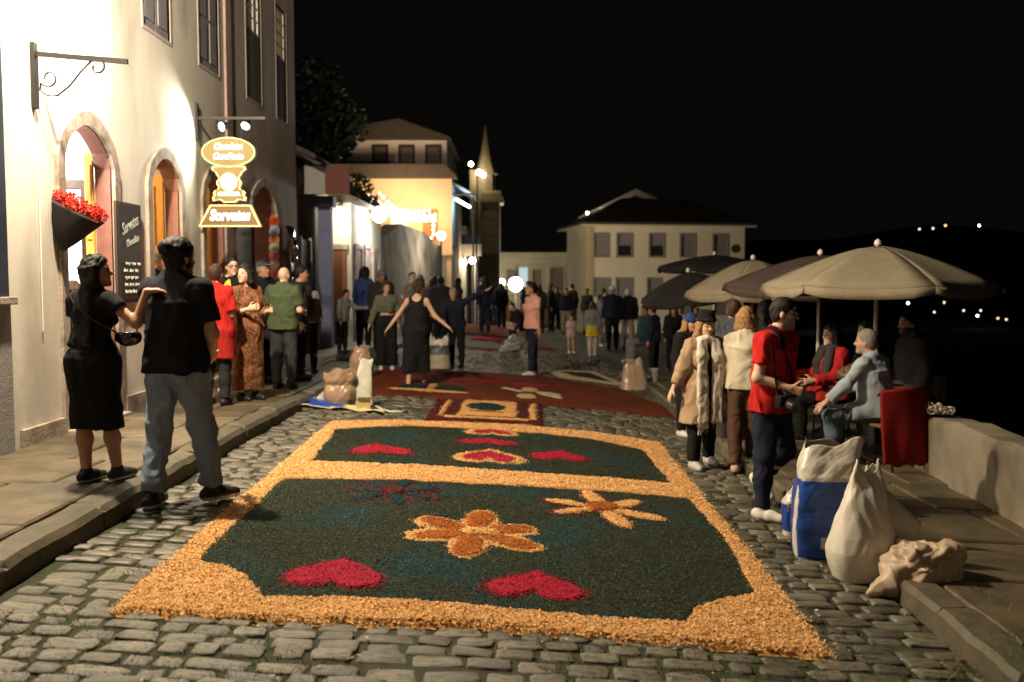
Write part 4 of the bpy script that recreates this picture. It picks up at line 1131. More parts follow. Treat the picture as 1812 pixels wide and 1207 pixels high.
for i in range(48):
    t = 2*math.pi*i/48; c, s_ = math.cos(t), math.sin(t)
    ov.append((.33*math.copysign(abs(c)**1.12, c), 3.20 + .185*math.copysign(abs(s_)**.92, s_)))
sc_ = lambda P, k, c: [(c[0]+(a-c[0])*k[0], c[1]+(b-c[1])*k[1]) for a, b in P]
MB().prism(sc_(ov, (.97, .95), (0, 3.2)), -.02, .02, fs).build('oval_panel', M_SIGN, sg)
MB().band(sc_(ov, (.955, .92), (0, 3.2)), ov, -.03, .03, fs).build('oval_rim', M_RIMG, sg)
text('Chocolates', .115, .0, 3.265, -.035, M_LETT, sg, .25, .004, sx=.66)
text('OuroPreto', .115, .0, 3.145, -.035, M_LETT, sg, .25, .004, sx=.72)
half = [(.20, 3.03), (.215, 2.99), (.165, 2.955), (.15, 2.92), (.125, 2.89), (.135, 2.86), (.155, 2.84), (.15, 2.80), (.13, 2.775), (.145, 2.74), (.18, 2.73), (.20, 2.70), (.185, 2.67), (.21, 2.645), (.20, 2.60), (.12, 2.62), (.07, 2.585)]
bodyp = half + [(-a, b) for a, b in half[::-1]]
MB().prism(sc_(bodyp, (.94, .97), (0, 2.82)), -.018, .018, fs).build('scroll_panel', M_SIGN, sg)
MB().band(sc_(bodyp, (.88, .95), (0, 2.82)), bodyp, -.026, .026, fs).build('scroll_rim', M_RIM, sg)
MB().prism(ellipse(0, 2.835, .108, .112, 28), -.034, .0, fs).build('coffee_disc', M_DISC, sg)
MB().prism([(-.05, 2.87), (.045, 2.87), (.06, 2.85), (.05, 2.80), (.02, 2.785), (-.03, 2.785), (-.055, 2.81)], -.042, -.030, fs).build('cup_mark', M_LETT, sg)
text('CAFETERIA', .062, .0, 2.685, -.034, M_LETT, sg, .0, .003, sx=.88)
tz = [(-.385, 2.285), (-.24, 2.555), (.27, 2.555), (.39, 2.285)]
MB().prism(sc_(tz, (.96, .93), (0, 2.42)), -.02, .02, fs).build('trapezoid_panel', M_SIGN2, sg)
MB().band(sc_(tz, (.93, .87), (0, 2.42)), tz, -.03, .03, fs).build('trapezoid_rim', M_RIM, sg)
text('Sorvetes', .185, .005, 2.42, -.036, M_LETT, sg, .22, .007, sx=.76)
MB().box(-.37, .46, -.014, .014, 3.60, 3.635).build('bracket_arm', M_IRON, sg); MB().box(-.40, -.37, -.03, .03, 3.35, 3.80).build('wall_plate', M_IRON, sg)
for x_, z0_, z1_ in ((-.15, 3.60, 3.36), (.16, 3.60, 3.36), (-.16, 2.63, 2.54), (.16, 2.63, 2.54)): MB().tube([(x_, 0, z0_), (x_, 0, z1_)], .007, 6).build('hanger', M_IRON, sg)
def flood(loc, aim, label, power, col, m, cone=100):
    t = empty('flood_lamp', loc); tag(t, label, 'lamp')
    v = (Vector(aim)-Vector(loc)).normalized(); t.rotation_euler = v.to_track_quat('-Z', 'Y').to_euler()
    MB().lathe([(.02, .10), (.035, .09), (.055, .02), (.06, 0)], (0, 0, 0), 12).build('shell', M_IRON, t)
    MB().lathe([(.004, -.001), (.052, -.003), (.050, -.010), (.004, -.014)], (0, 0, 0), 12).build('lens', m, t)
    MB().tube([(0, 0, .09), (0, .02, .16)], .008, 6).build('stem', M_IRON, t)
    p = Vector(loc) + v*.03
    spot_light('flood_beam', p, aim, power, col, cone, .7, .03)
flood((-3.28, 11.97, 3.52), (-3.45, 11.2, 2.8), 'small white spotlight under the arm of the lit hanging sign', 26, (.9, .95, 1), M_BULBW, 80)
flood((-3.55, 11.90, 3.50), (-3.92, 11.45, 3.30), 'small spotlight beside the wall aimed between the second and third arches', 120, (1, .93, .72), M_BULBW, 130)
text_board = None
# ---- chalk board
cbd = empty('chalkboard', (-3.88, 9.72, 1.90)); tag(cbd, 'tall black menu chalkboard between the first two shop arches', 'sign')
MB().box(0, .03, -.31, .31, -.50, .50, .004).build('frame', M_WOODDARK, cbd)
MB().box(.03, .036, -.275, .275, -.465, .465).build('slate', mat('slate', (.018, .02, .02), .6, var=.25, scale=9), cbd)
M_CHALK = mat('chalk', (.55, .55, .52), .95, var=.35, scale=40)
def chalk(body, size, y, z, shear=0., rot=0., sx=1.):
    o = text(body, size, 0, 0, 0, M_CHALK, cbd, shear, .0015, sx=sx, extr=.001); o.location = (.040, y, z); o.rotation_euler = (R(90), rot, R(90)); return o
chalk('Sorvetes', .17, 0, .28, .3, R(-18), .72); chalk('Chocolate', .10, .05, .12, .3, R(-14), .8)

for zz in (-.11, -.18, -.25, -.32, -.39):      # lines too small to read
    x0_ = -.20 + random.uniform(0, .05)
    while x0_ < .2:
        wl = random.uniform(.06, .14); MB().tube([(.040, x0_ + wl*q/9, zz + .014*math.sin(q*2.3 + zz*50)*(1 + .5*math.sin(q))) for q in range(10)], .0035, 4).build('scribble', M_CHALK, cbd); x0_ += wl + .035
# ---- red flowers in a dark cone at the first door
M_FLW = mat('red_petals', (.55, .035, .02), .8, var=.25, scale=30, island=.4)
bq = empty('flower_bunch', (-3.70, 8.22, 2.16)); tag(bq, 'bunch of red flowers in a dark cone basket beside the first arch', 'flowers')
cone = []
for r_, z_, x_ in ((.02, -.28, -.14), (.09, -.18, -.11), (.15, -.06, -.05), (.20, .04, .0), (.205, .06, .0)): cone.append((r_, z_, x_))
V = []; F = []; n = 18
for r_, z_, x_ in cone:
    for k_ in range(n):
        a = 2*math.pi*k_/n; rr = r_*(1+.06*math.sin(a*5)); V.append((x_ + rr*math.cos(a), rr*.8*math.sin(a), z_ - .10*math.cos(a)*(r_/.2)))
for i in range(len(cone)-1):
    for k_ in range(n): F.append((i*n+k_, i*n+(k_+1) % n, (i+1)*n+(k_+1) % n, (i+1)*n+k_))
F.append(tuple(range(n))[::-1]); F.append(tuple(range((len(cone)-1)*n, len(cone)*n)))
obj('basket', new_mesh('basket', V, F, smooth=True), mat('dark_felt', (.022, .018, .018), .95, var=.2, bump=.3), bq)
for i, (a, b, c) in enumerate(((-.13, -.02, .17), (-.05, -.06, .15), (-.08, .08, .16), (.03, .0, .10), (.08, -.05, .05), (.12, .05, .06), (.15, -.02, -.0), (.0, -.10, .09), (.18, .04, .01))):
    r_ = np.random.default_rng(i); m_ = 190; d = r_.normal(size=(m_, 3)); d /= np.linalg.norm(d, axis=1)[:, None]
    p = d*r_.uniform(.03, .068, (m_, 1)); s_ = .016
    t1 = np.cross(d, r_.normal(size=(m_, 3))); t1 /= np.linalg.norm(t1, axis=1)[:, None]; t2 = np.cross(d, t1)
    t2 = t2*.5 + d*.6
    V = np.stack([p-t1*s_, p+t2*s_, p+t1*s_, p-t2*s_*.4], 1).reshape(-1, 3)
    obj('blossom', new_mesh('blossom', V, np.arange(4*m_).reshape(-1, 4)), M_FLW, bq, (a, b, c))
# ---- paper garland, silver foil
for i, (zz, c) in enumerate(((2.52, (.75, .15, .06)), (2.38, (.45, .55, .70)), (2.27, (.70, .35, .16)), (2.15, (.75, .72, .68)), (2.03, (.8, .25, .35)), (1.91, (.7, .6, .55)), (1.80, (.75, .2, .22)))):
    pass
gar = empty('paper_garland', (-3.80, 15.45, 0)); tag(gar, 'vertical string of colourful paper rosettes beside the maroon arch', 'decoration')
MB().tube([(0, 0, 2.66), (0, 0, 1.5)], .004, 5).build('string', M_WHITE, gar)
for i, (zz, c) in enumerate(((2.56, (.75, .15, .06)), (2.42, (.45, .55, .70)), (2.28, (.70, .35, .16)), (2.14, (.75, .72, .68)), (2.00, (.8, .25, .35)), (1.87, (.7, .6, .55)), (1.74, (.75, .2, .22)))):
    V = [(0, -.03, 0)]; nn = 28
    for k_ in range(nn):
        a = 2*math.pi*k_/nn; rr = .085*(1 + .08*math.cos(a*3+i)); V.append((rr*math.cos(a), -.03 + .03*(k_ % 2), rr*math.sin(a)))
    for k_ in range(nn):
        a = 2*math.pi*k_/nn; V.append((.04*math.cos(a), -.035 + .02*(k_ % 2), .04*math.sin(a)))
    F = [(0, 1+nn+k_, 1+nn+(k_+1) % nn) for k_ in range(nn)] + [(1+nn+k_, 1+k_, 1+(k_+1) % nn, 1+nn+(k_+1) % nn) for k_ in range(nn)]
    o = obj('rosette', new_mesh('rosette', V, F), mat('rosette_%d' % i, c, .8, var=.3, scale=60), gar, (.0, 0, zz))
V = []; F = []; nx, nz = 14, 22
for j in range(nz):
    for i in range(nx):
        a = i/(nx-1); b = j/(nz-1); x = .05 + .05*math.sin(a*13+b*4) + .03*math.sin(b*9+a*3); w = .32 - .10*math.sin(b*3.1)
        V.append((x, (a-.5)*2*w, -.45 + .95*b))
F = [(j*nx+i, j*nx+i+1, (j+1)*nx+i+1, (j+1)*nx+i) for j in range(nz-1) for i in range(nx-1)]
fo = obj('foil_drape', new_mesh('foil_drape', V, F, smooth=True), mat('silver_foil', (.75, .72, .68), .22, metal=1, var=.1, bump=.4, bscale=8), None, (-3.88, 16.75, 2.05)); tag(fo, 'crinkled silver foil sheet hung on the wall past the maroon arch', 'decoration')
so = fo.modifiers.new('thick', 'SOLIDIFY'); so.thickness = .004

# ================================================================ farther houses on the left
h2 = empty('low_house'); tag(h2, 'low dark house with a lean tiled roof past the tall cream house', 'building')
MB().box(-8.5, -4.05, 17.52, 21.4, .1, 3.75).build('wall', mat('dark_plaster', (.16, .12, .10), .9, var=.25, scale=2, bump=.3), h2)
MB().box(-4.06, -3.98, 17.56, 17.74, .2, 3.75, .01).build('downpipe', mat('cream_pipe', (.45, .38, .25), .7), h2)
rm = MB().prism([(-3.55, 3.80), (-3.55, 3.90), (-7.0, 5.5), (-8.6, 4.6), (-8.6, 4.5), (-7.0, 5.4)], 17.54, 21.6, lambda a, z, d: (a, d, z)); rm.build('roof', M_ROOF, h2)
MB().box(-4.05, -3.98, 18.3, 19.1, .22, 2.4, .01).build('door', M_WOODDARK, h2)
MB().box(-4.05, -3.97, 18.2, 18.28, .22, 2.45, .005).build('door_frame', M_WHITE, h2); MB().box(-4.05, -3.97, 19.12, 19.20, .22, 2.45, .005).build('door_frame', M_WHITE, h2)
bd = empty('sign_board', (0, 18.6, 0)); tag(bd, 'blank board half pale grey and half maroon over the pavement', 'sign')
MB().box(-4.04, -3.58, -.03, .03, 3.27, 3.80, .006).build('pale_half', mat('pale_board', (.34, .33, .31), .8, var=.1), bd)
MB().box(-3.577, -3.12, -.032, .032, 3.27, 3.80, .006).build('maroon_half', mat('maroon_board', (.17, .065, .05), .8, var=.12, stretch=(1, 1, 8)), bd)
MB().box(-4.05, -3.1, -.02, .02, 3.80, 3.84).build('rail', M_IRON, bd)
bp = empty('blue_pillar', (-3.86, 20.0, 0)); tag(bp, 'pale blue pillar with a square capital under the dark roof', 'pillar')
M_PB = mat('pale_blue_paint', (.22, .25, .42), .8, var=.15, scale=5)
MB().box(-.13, .13, -.13, .13, .2, 3.12, .01).build('shaft', M_PB, bp)
MB().box(-.20, .20, -.20, .20, 3.12, 3.34, .015).build('capital', M_PB, bp)

h3 = empty('white_house'); tag(h3, 'white plastered house with a brown door lit by a lamp at its corner', 'building')
MB().box(-8.5, -3.60, 21.6, 26.5, .1, 3.35).build('wall', mat('lit_white_plaster', (.66, .62, .53), .9, var=.12, scale=2, bump=.3), h3)
MB().box(-4.02, -3.70, 21.54, 21.6, .2, 2.30, .01).build('door', mat('brown_door', (.22, .085, .03), .6, var=.2, stretch=(6, 1, .3)), h3)
MB().box(-4.06, -3.66, 21.52, 21.6, 2.30, 2.42, .01).build('lintel', M_SURR, h3)
MB().prism([(-3.40, 3.36), (-3.40, 3.43), (-6.0, 4.5), (-8.7, 3.5), (-8.7, 3.4)], 21.4, 26.6, lambda a, z, d: (a, d, z)).build('roof', M_ROOF, h3)
for yc_, w_, z0_, z1_, dr_ in ((22.5, .9, .2, 2.35, True), (23.9, .8, 1.1, 2.4, False), (25.3, .9, .2, 2.35, True)):
    wd = empty('door' if dr_ else 'window'); wd.parent = h3
    fh3 = lambda u, z, d: (-3.60 - d, u, z)
    MB().band([(yc_-w_/2, z0_), (yc_-w_/2, z1_), (yc_+w_/2, z1_), (yc_+w_/2, z0_)], [(yc_-w_/2-.09, z0_-.08), (yc_-w_/2-.09, z1_+.1), (yc_+w_/2+.09, z1_+.1), (yc_+w_/2+.09, z0_-.08)], -.05, .0, fh3).build('frame', M_SURR, wd)
    MB().box(-3.60, -3.575, yc_-w_/2, yc_+w_/2, z0_, z1_).build('panel', M_WOODDARK if dr_ else M_SHUT, wd)
def wall_lamp(loc, label, r, power, col=WARM, m=M_BULB, post=0., group=None, arm=None, lightoff=(0, 0, 0)):
    t = empty('street_lamp', loc); tag(t, label, 'lamp', group)
    MB().lathe([(r*.2, -r), (r*.8, -r*.65), (r, 0), (r*.8, r*.65), (r*.2, r)], (0, 0, 0), 12).build('globe', m, t, smooth=True)
    if r < .5: MB().lathe([(r*.3, r), (r*.6, r*1.05), (r*.1, r*1.5)], (0, 0, 0), 10).build('cap', M_IRON, t)
    if post: MB().tube([(0, 0, -r), (0, 0, -post)], .035, 8).build('post', M_IRON, t)
    if arm: MB().tube([(0, 0, r*1.5), (arm[0]*.5, arm[1]*.5, r*2.2), arm], .02, 6).build('arm', M_IRON, t)
    if power: point_light('lamp_light', (loc[0]+lightoff[0], loc[1]+lightoff[1], loc[2]+lightoff[2]), power, col, r)
wall_lamp((-3.80, 21.2, 3.15), 'lamp lighting the white house wall above its brown door', .07, 55, (1, .90, .66), M_BULB, arm=(0, .4, .15), lightoff=(0.02, -.15, -.1))
wall_lamp((-3.30, 24.0, 3.24), 'large glaring street lamp on the white house wall below the string lights', .19, 260, (1, .93, .82), M_BULB, arm=(-.3, 0, .1), lightoff=(.25, -.3, -.1))

# retaining wall with rough face
M_RUB = mat('rubble_wall', (.26, .23, .19), .95, var=.4, scale=3, col2=(.09, .09, .06), c2scale=1.5, bump=.9, bscale=7)
rw = MB()
A = [(-3.62, 26.6), (-3.45, 30), (-3.1, 34), (-2.75, 37.4)]
tops = [2.75, 3.35, 3.30, 2.9]
for i in range(3):
    (x0, y0), (x1, y1) = A[i], A[i+1]; m_ = 8
    for k_ in range(m_):
        a, b = k_/m_, (k_+1)/m_
        pa, pb = (x0+(x1-x0)*a, y0+(y1-y0)*a), (x0+(x1-x0)*b, y0+(y1-y0)*b); za, zb_ = tops[i]+(tops[i+1]-tops[i])*a, tops[i]+(tops[i+1]-tops[i])*b
        rw.add([(pa[0], pa[1], -.3), (pb[0], pb[1], -.3), (pb[0], pb[1], zb_), (pa[0], pa[1], za), (pa[0]-.5, pa[1], -.3), (pb[0]-.5, pb[1], -.3), (pb[0]-.5, pb[1], zb_), (pa[0]-.5, pa[1], za)],
               [(0,1,2,3), (4,7,6,5), (3,2,6,7), (0,3,7,4), (1,5,6,2)])
tag(rw.build('retaining_wall', M_RUB), 'grey rubble retaining wall below the terrace of the orange house', 'wall')

# orange house on the terrace, front towards us
M_ORW = mat('orange_plaster', (.62, .43, .27), .9, var=.12, scale=1, bump=.2)
M_PINKW = mat('pink_white_plaster', (.66, .56, .50), .9, var=.12, scale=1)
hc_ = empty('orange_house'); tag(hc_, 'orange house with pale upper storey and three dark framed windows above string lights', 'building')
ff = lambda u, z, d: (u, 38.0 + d, z)
wall_open('lower_wall', -6.6, -2.36, 2.6, 5.62, [(-4.42, .74, 3.0, 4.45, 0), (-3.2, .6, 2.7, 4.4, 0)], .25, ff, M_ORW, hc_)
wall_open('upper_wall', -6.6, -2.62, 5.62, 7.25, [(-5.28, .55, 6.12, 6.98, 0), (-4.22, .58, 6.12, 6.98, 0), (-3.15, .60, 6.12, 6.95, 0)], .25, lambda u, z, d: (u, 38.9+d, z), M_PINKW, hc_)
for uc in (-5.28, -4.22, -3.15):
    w_ = empty('window'); w_.parent = hc_
    MB().band([(uc-.24, 6.16), (uc-.24, 6.93), (uc+.24, 6.93), (uc+.24, 6.16)], [(uc-.33, 6.08), (uc-.33, 7.02), (uc+.33, 7.02), (uc+.33, 6.08)], -.05, .06, lambda u, z, d: (u, 38.9+d, z)).build('frame', M_WOODDARK, w_)
    MB().box(uc-.25, uc+.25, 38.98, 39.0, 6.15, 6.94).build('pane', mat('dim_blind', (.20, .17, .15), .6, var=.2), w_)
MB().prism([(-6.8, 5.58), (-2.15, 5.58), (-2.15, 5.66), (-2.62, 6.1), (-6.8, 6.1)], 37.55, 38.9, lambda a, z, d: (a, d, z)).build('pent_roof', M_ROOF, hc_)
MB().prism([(-6.8, 7.2), (-2.45, 7.2), (-2.45, 7.28), (-4.5, 8.0), (-6.8, 7.6)], 38.5, 46, lambda a, z, d: (a, d, z)).build('roof', M_ROOF, hc_)
MB().box(-2.60, -2.40, 38.25, 46, -1, 5.6).build('side_wall', M_ORW, hc_); MB().box(-2.82, -2.62, 39.16, 46, 5.6, 7.2).build('side_wall', mat('brown_boards', (.13, .09, .06), .9, var=.2), hc_)
w_ = empty('window'); w_.parent = hc_
MB().box(-4.78, -4.06, 38.1, 38.14, 3.0, 4.45).build('pane', mat('cool_lit_pane', (.5, .5, .6), .5, var=.1, emit=(.75, .78, 1), estr=.35), w_)
gb = MB()
for a in (-4.78, -4.42, -4.06): gb.box(a-.03, a+.03, 38.04, 38.1, 3.0, 4.45)
for z_ in (3.03, 3.72, 4.42): gb.box(-4.78, -4.06, 38.045, 38.095, z_-.03, z_+.03)
gb.build('frame', M_WHITE, w_)
MB().box(-3.5, -2.9, 38.1, 38.15, 2.65, 4.4).build('door', mat('orange_door', (.45, .17, .05), .7), hc_)
# red plant pot / person-like red figure on terrace is a red drape
# string lights
wires = []
st = empty('string_lights'); tag(st, 'swags of glowing string lights across the orange house terrace', 'lights')
wb = MB(); bm_ = MB(); rr = random.Random(4)
ends = [((-5.65, 36.8, 5.0), (-2.95, 37.0, 4.15)), ((-5.6, 36.2, 4.8), (-2.95, 36.6, 4.05)), ((-5.55, 35.6, 4.85), (-3.1, 36.0, 4.25)), ((-5.0, 36.5, 4.9), (-2.95, 36.9, 3.95)), ((-5.5, 36.0, 4.65), (-3.0, 37.2, 4.0))]
bulb_me = MB().lathe([(.012, .05), (.045, .02), (.05, -.02), (.015, -.055)], (0, 0, 0), 8).mesh('bulb', True); bulb_me.materials.append(mat('lit_string_bulb', (1, 1, 1), .4, var=0, emit=(1, .80, .45), estr=14))
for e in ends:
    a, b = Vector(e[0]), Vector(e[1]); pts = []
    for i in range(15):
        t = i/14; p = a.lerp(b, t); p.z -= .32*math.sin(math.pi*t) - .05*rr.random(); pts.append(p)
        if i % 1 == 0:
            o = bpy.data.objects.new('bulb', bulb_me); COL.objects.link(o); o.parent = st; o.location = p - Vector((0, 0, .06))
    MB().tube(pts, .008, 4).build('wire', M_IRON, st)
for i in range(9):
    o = bpy.data.objects.new('bulb', bulb_me); COL.objects.link(o); o.parent = st; o.location = (-3.02 + rr.uniform(-.05, .05), 36.6, 4.0 - .16*i)
MB().tube([(-3.02, 36.6, 4.1), (-3.02, 36.6, 2.6)], .03, 6).build('pole', M_IRON, st)
point_light('string_glow', (-4.2, 35.6, 4.9), 420, (1, .70, .40), .5)
point_light('string_glow', (-3.3, 36.9, 4.0), 70, (1, .70, .36), .4)
# canopy with tube lamp
cn = empty('canopy'); tag(cn, 'corrugated translucent canopy over a cool white tube lamp beside the orange house', 'canopy')
V = []; F = []; n = 30
for i in range(n):
    y_ = 38.4 + 3.4*i/(n-1); dz = .03*math.sin(i*2.1)
    V += [(-2.38, y_, 5.52+dz), (-1.50, y_, 5.02+dz)]
F = [(2*i, 2*i+1, 2*i+3, 2*i+2) for i in range(n-1)]
co = obj('roof_sheet', new_mesh('roof_sheet', V, F, smooth=True), mat('grey_sheet', (.35, .38, .40), .5, var=.2), cn); so = co.modifiers.new('t', 'SOLIDIFY'); so.thickness = .02
MB().box(-2.38, -1.55, 38.36, 38.42, 4.98, 5.05).build('beam', M_IRON, cn)
for y_ in (38.4, 41.7): MB().tube([(-1.54, y_, 5.0), (-1.54, y_, -.3)], .04, 6).build('post', M_IRON, cn)
MB().box(-2.395, -2.37, 38.5, 41.7, 3.0, 5.4).build('teal_boards', mat('teal_board', (.10, .22, .26), .7, var=.2, stretch=(1, 8, .3)), cn)
MB().tube([(-2.25, 38.7, 4.85), (-1.75, 39.8, 4.62)], .05, 8).build('tube_lamp', M_BULBW, cn)
point_light('tube_light', (-1.95, 38.9, 4.45), 60, (.72, .88, 1), .2)
# portico house beyond
hp_ = empty('portico_house'); tag(hp_, 'pale house with lit columns beyond the canopy', 'building')
MB().box(-3.6, -2.2, 46.2, 54, -3, 4.2).build('wall', M_PINKW, hp_)
MB().box(-3.0, -1.45, 45.3, 46.2, 2.75, 3.3, .02).build('entablature', mat('grey_stone', (.3, .27, .22), .9, var=.2), hp_)
for x_ in (-2.85, -2.3, -1.75): MB().lathe([(.18, -2.4), (.16, -2.2), (.14, 2.5), (.20, 2.74)], (x_, 45.6, 0), 14).build('column', M_WHITE, hp_, smooth=True)
MB().box(-2.9, -1.5, 45.9, 46.15, 3.32, 3.75).build('dark_sign', M_BLUE, hp_)
for x_, z_, l_ in ((-2.82, 2.5, 'left'), (-2.27, 2.4, 'middle'), (-1.85, 2.52, 'right')):
    wall_lamp((x_, 44.9, z_), '%s of the three bright lamps on the portico columns' % l_, .15, 45, (1, .86, .6), M_BULB, arm=(0, .6, .3), lightoff=(0, -.1, 0))
wall_lamp((-2.66, 36.2, 3.28), 'round street lamp between the string lights and the tube lamp canopy', .16, 320, (1, .88, .7), M_BULB, post=3.4, lightoff=(.9, -3.5, -.2))
# church tower
ct = empty('church_tower'); tag(ct, 'church tower with a slim spire lit yellow from below', 'tower')
M_TW = mat('tower_plaster', (.34, .27, .18), .9, var=.2, scale=1)
MB().lathe([(.62, -4), (.62, 8.1), (.78, 8.2), (.70, 8.35)], (-1.66, 60.5, 0), 8).build('shaft', M_TW, ct)
MB().lathe([(.66, 8.35), (.50, 8.8), (.26, 9.8), (.09, 10.8), (.03, 11.2)], (-1.66, 60.5, 0), 8).build('spire', mat('spire_tile', (.38, .31, .19), .8, var=.15), ct)
MB().box(-1.75, -.75, 59.6, 61.5, -4, 6.35).build('nave_pier', M_TW, ct)
MB().box(-1.95, -.52, 59.4, 61.7, 6.35, 6.7, .05).build('cornice', M_TW, ct); MB().box(-1.85, -.62, 59.5, 61.6, 6.7, 7.1, .12).build('pedestal', M_TW, ct)
MB().box(-2.6, -2.2, 59.8, 61.0, -4, 8.4).build('buttress', M_TW, ct)
wall_lamp((-2.5, 59.0, 8.65), 'small lamp left of the lit church spire', .14, 12, (1, .75, .35), M_BULB, lightoff=(0, -.2, 0))
wall_lamp((-2.02, 59.3, 8.18), 'twin floodlight at the foot of the lit spire', .17, 20, (1, .78, .32), M_BULB, lightoff=(.1, -.6, .1))
wall_lamp((-1.76, 59.2, 8.02), 'lower floodlight just under the lit spire', .15, 14, (1, .78, .32), M_BULB, lightoff=(.1, -.5, .2))

# white building across the square
M_WB = mat('white_town_plaster', (.62, .56, .43), .9, var=.12, scale=.7)
wbld = empty('town_house'); tag(wbld, 'long white two storey building at the end of the square', 'building')
fw_ = lambda u, z, d: (u, 100 + d, z)
ow = [(-.05, 1.1, .9, 2.7, 0), (1.15, 1.0, .9, 2.9, 0), (2.6, 1.0, .9, 2.7, 0), (4.65, 1.5, .4, 2.9, 0)]
ol = [(-.5, 1.5, -3.2, -.9, .5), (1.6, 1.5, -3.2, -.9, .5), (3.7, 1.4, -3.2, -.9, .5), (5.6, 1.4, -3.2, -.9, .5)]
wall_open('upper_wall', -2.2, 7.0, .2, 3.7, ow, .3, fw_, M_WB, wbld); wall_open('lower_wall', -2.2, 7.0, -4, .0, ol, .3, fw_, M_WB, wbld)
MB().box(-2.4, 7.2, 99.8, 100.3, 0, .2, .03).build('string_course', M_WB, wbld)
MB().box(-2.5, 7.2, 99.6, 100.4, 3.7, 4.45, .06).build('cornice', M_WB, wbld)
MB().box(-2.3, 7.0, 100.6, 108, -4, 4.4).build('rear_mass', M_WB, wbld)
for (uc, w, zb, zs, r_), m_ in zip(ow, ('a', 'b', 'a', 'a')):
    wd = empty('window'); wd.parent = wbld
    MB().band([(uc-w/2+.02, zb), (uc-w/2+.02, zs), (uc+w/2-.02, zs), (uc+w/2-.02, zb)], [(uc-w/2-.18, zb-.15), (uc-w/2-.18, zs+.25), (uc+w/2+.18, zs+.25), (uc+w/2+.18, zb-.15)], -.08, .1, fw_).build('frame', M_WB, wd)
    MB().box(uc-w/2, uc+w/2, 100.18, 100.2, zb, zs).build('pane', mat('cool_pane', (.4, .5, .55), .4, emit=(.7, .9, 1), estr=.5) if m_ == 'b' else mat('dull_pane', (.20, .17, .12), .5, var=.2), wd)
for (uc, w, zb, zs, r_) in ol:
    MB().box(uc-w/2, uc+w/2, 100.2, 100.24, zb, zs+r_).build('door', mat('terracotta_door', (.30, .12, .05), .7, var=.2), wbld)
MB().box(3.7, 5.6, 99.2, 99.95, .22, .30).build('balcony', M_IRON, wbld)
wall_lamp((.26, 72.0, 1.28), 'big glaring lamp in front of the white building', .52, 9500, (1, .84, .60), M_BULB, post=4.4, lightoff=(0, -.9, .2))
wall_lamp((-1.06, 97.0, 1.35), 'smaller lamp left of the big glaring lamp at the end of the square', .36, 120, (1, .9, .66), M_BULB, post=4.3, lightoff=(0, -1, 0))
wall_lamp((-1.5, 98.5, 1.5), 'faint lamp farthest left before the white building', .22, 0, (1, .9, .66), M_BULBS, arm=(0, 1.2, .3))

# two storey house with hipped roof on the right
M_HD = mat('pale_cream_plaster', (.62, .54, .41), .9, var=.1, scale=.5)
hd = empty('hipped_house'); tag(hd, 'pale two storey house with a dark hipped roof and a row of sash windows', 'building')
hd.location = (6.85, 86, 0); hd.rotation_euler = (0, 0, R(9))
fh = lambda u, z, d: (u, d, z)
wu = [(1.15, 1.35, 3.7, 5.75, 0), (3.3, 1.4, 3.7, 5.75, 0), (6.3, 1.4, 3.7, 5.75, 0), (9.2, 1.4, 3.7, 5.75, 0), (12.3, 1.4, 3.7, 5.75, 0)]
wl = [(1.2, 1.5, .2, 1.75, 0), (3.3, 1.5, .2, 1.75, 0), (6.1, 1.3, -1.0, 1.75, 0), (9.2, 1.3, -1.5, 1.75, 0), (12.3, 1.3, -1.5, 1.75, 0)]
wall_open('upper_wall', 0, 14.6, 2.9, 6.5, wu, .35, fh, M_HD, hd); wall_open('lower_wall', 0, 14.6, -3.2, 2.9, wl, .35, fh, M_HD, hd)
MB().box(-.02, .4, .35, 9, -3.2, 6.5).build('side_wall', M_HD, hd); MB().box(14.2, 14.6, .36, 9, -3.2, 6.5).build('side_wall', M_HD, hd); MB().box(.4, 14.2, 8.6, 9, -3.2, 6.5).build('rear_wall', M_HD, hd)
MB().box(-.03, .5, -.05, .0, -3.2, 6.4, .01).build('corner_pilaster', mat('cream_trim', (.40, .30, .14), .9), hd)
V = [(-.8, -.8, 6.5), (15.4, -.8, 6.5), (15.4, 9.8, 6.5), (-.8, 9.8, 6.5), (4.2, 4.5, 9.3), (10.4, 4.5, 9.3), (-.8, -.8, 6.72), (15.4, -.8, 6.72), (15.4, 9.8, 6.72), (-.8, 9.8, 6.72)]
obj('roof', new_mesh('roof', V, [(6, 7, 5, 4), (7, 8, 5), (8, 9, 4, 5), (9, 6, 4), (0, 1, 7, 6), (1, 2, 8, 7), (2, 3, 9, 8), (3, 0, 6, 9)]), M_ROOF, hd)
MB().box(-.82, 15.42, -.82, 9.82, 6.40, 6.5).build('eaves', M_HD, hd)
MB().prism([(1.6, 7.5), (7.2, 10.1), (12.0, 8.4), (12.0, 8.75), (7.2, 10.7), (1.3, 7.8)], 9.9, 10.3, lambda a, z, d: (a, d, z)).build('gable_verge', mat('lime_verge', (.55, .48, .38), .9, var=.3, scale=.6), hd)
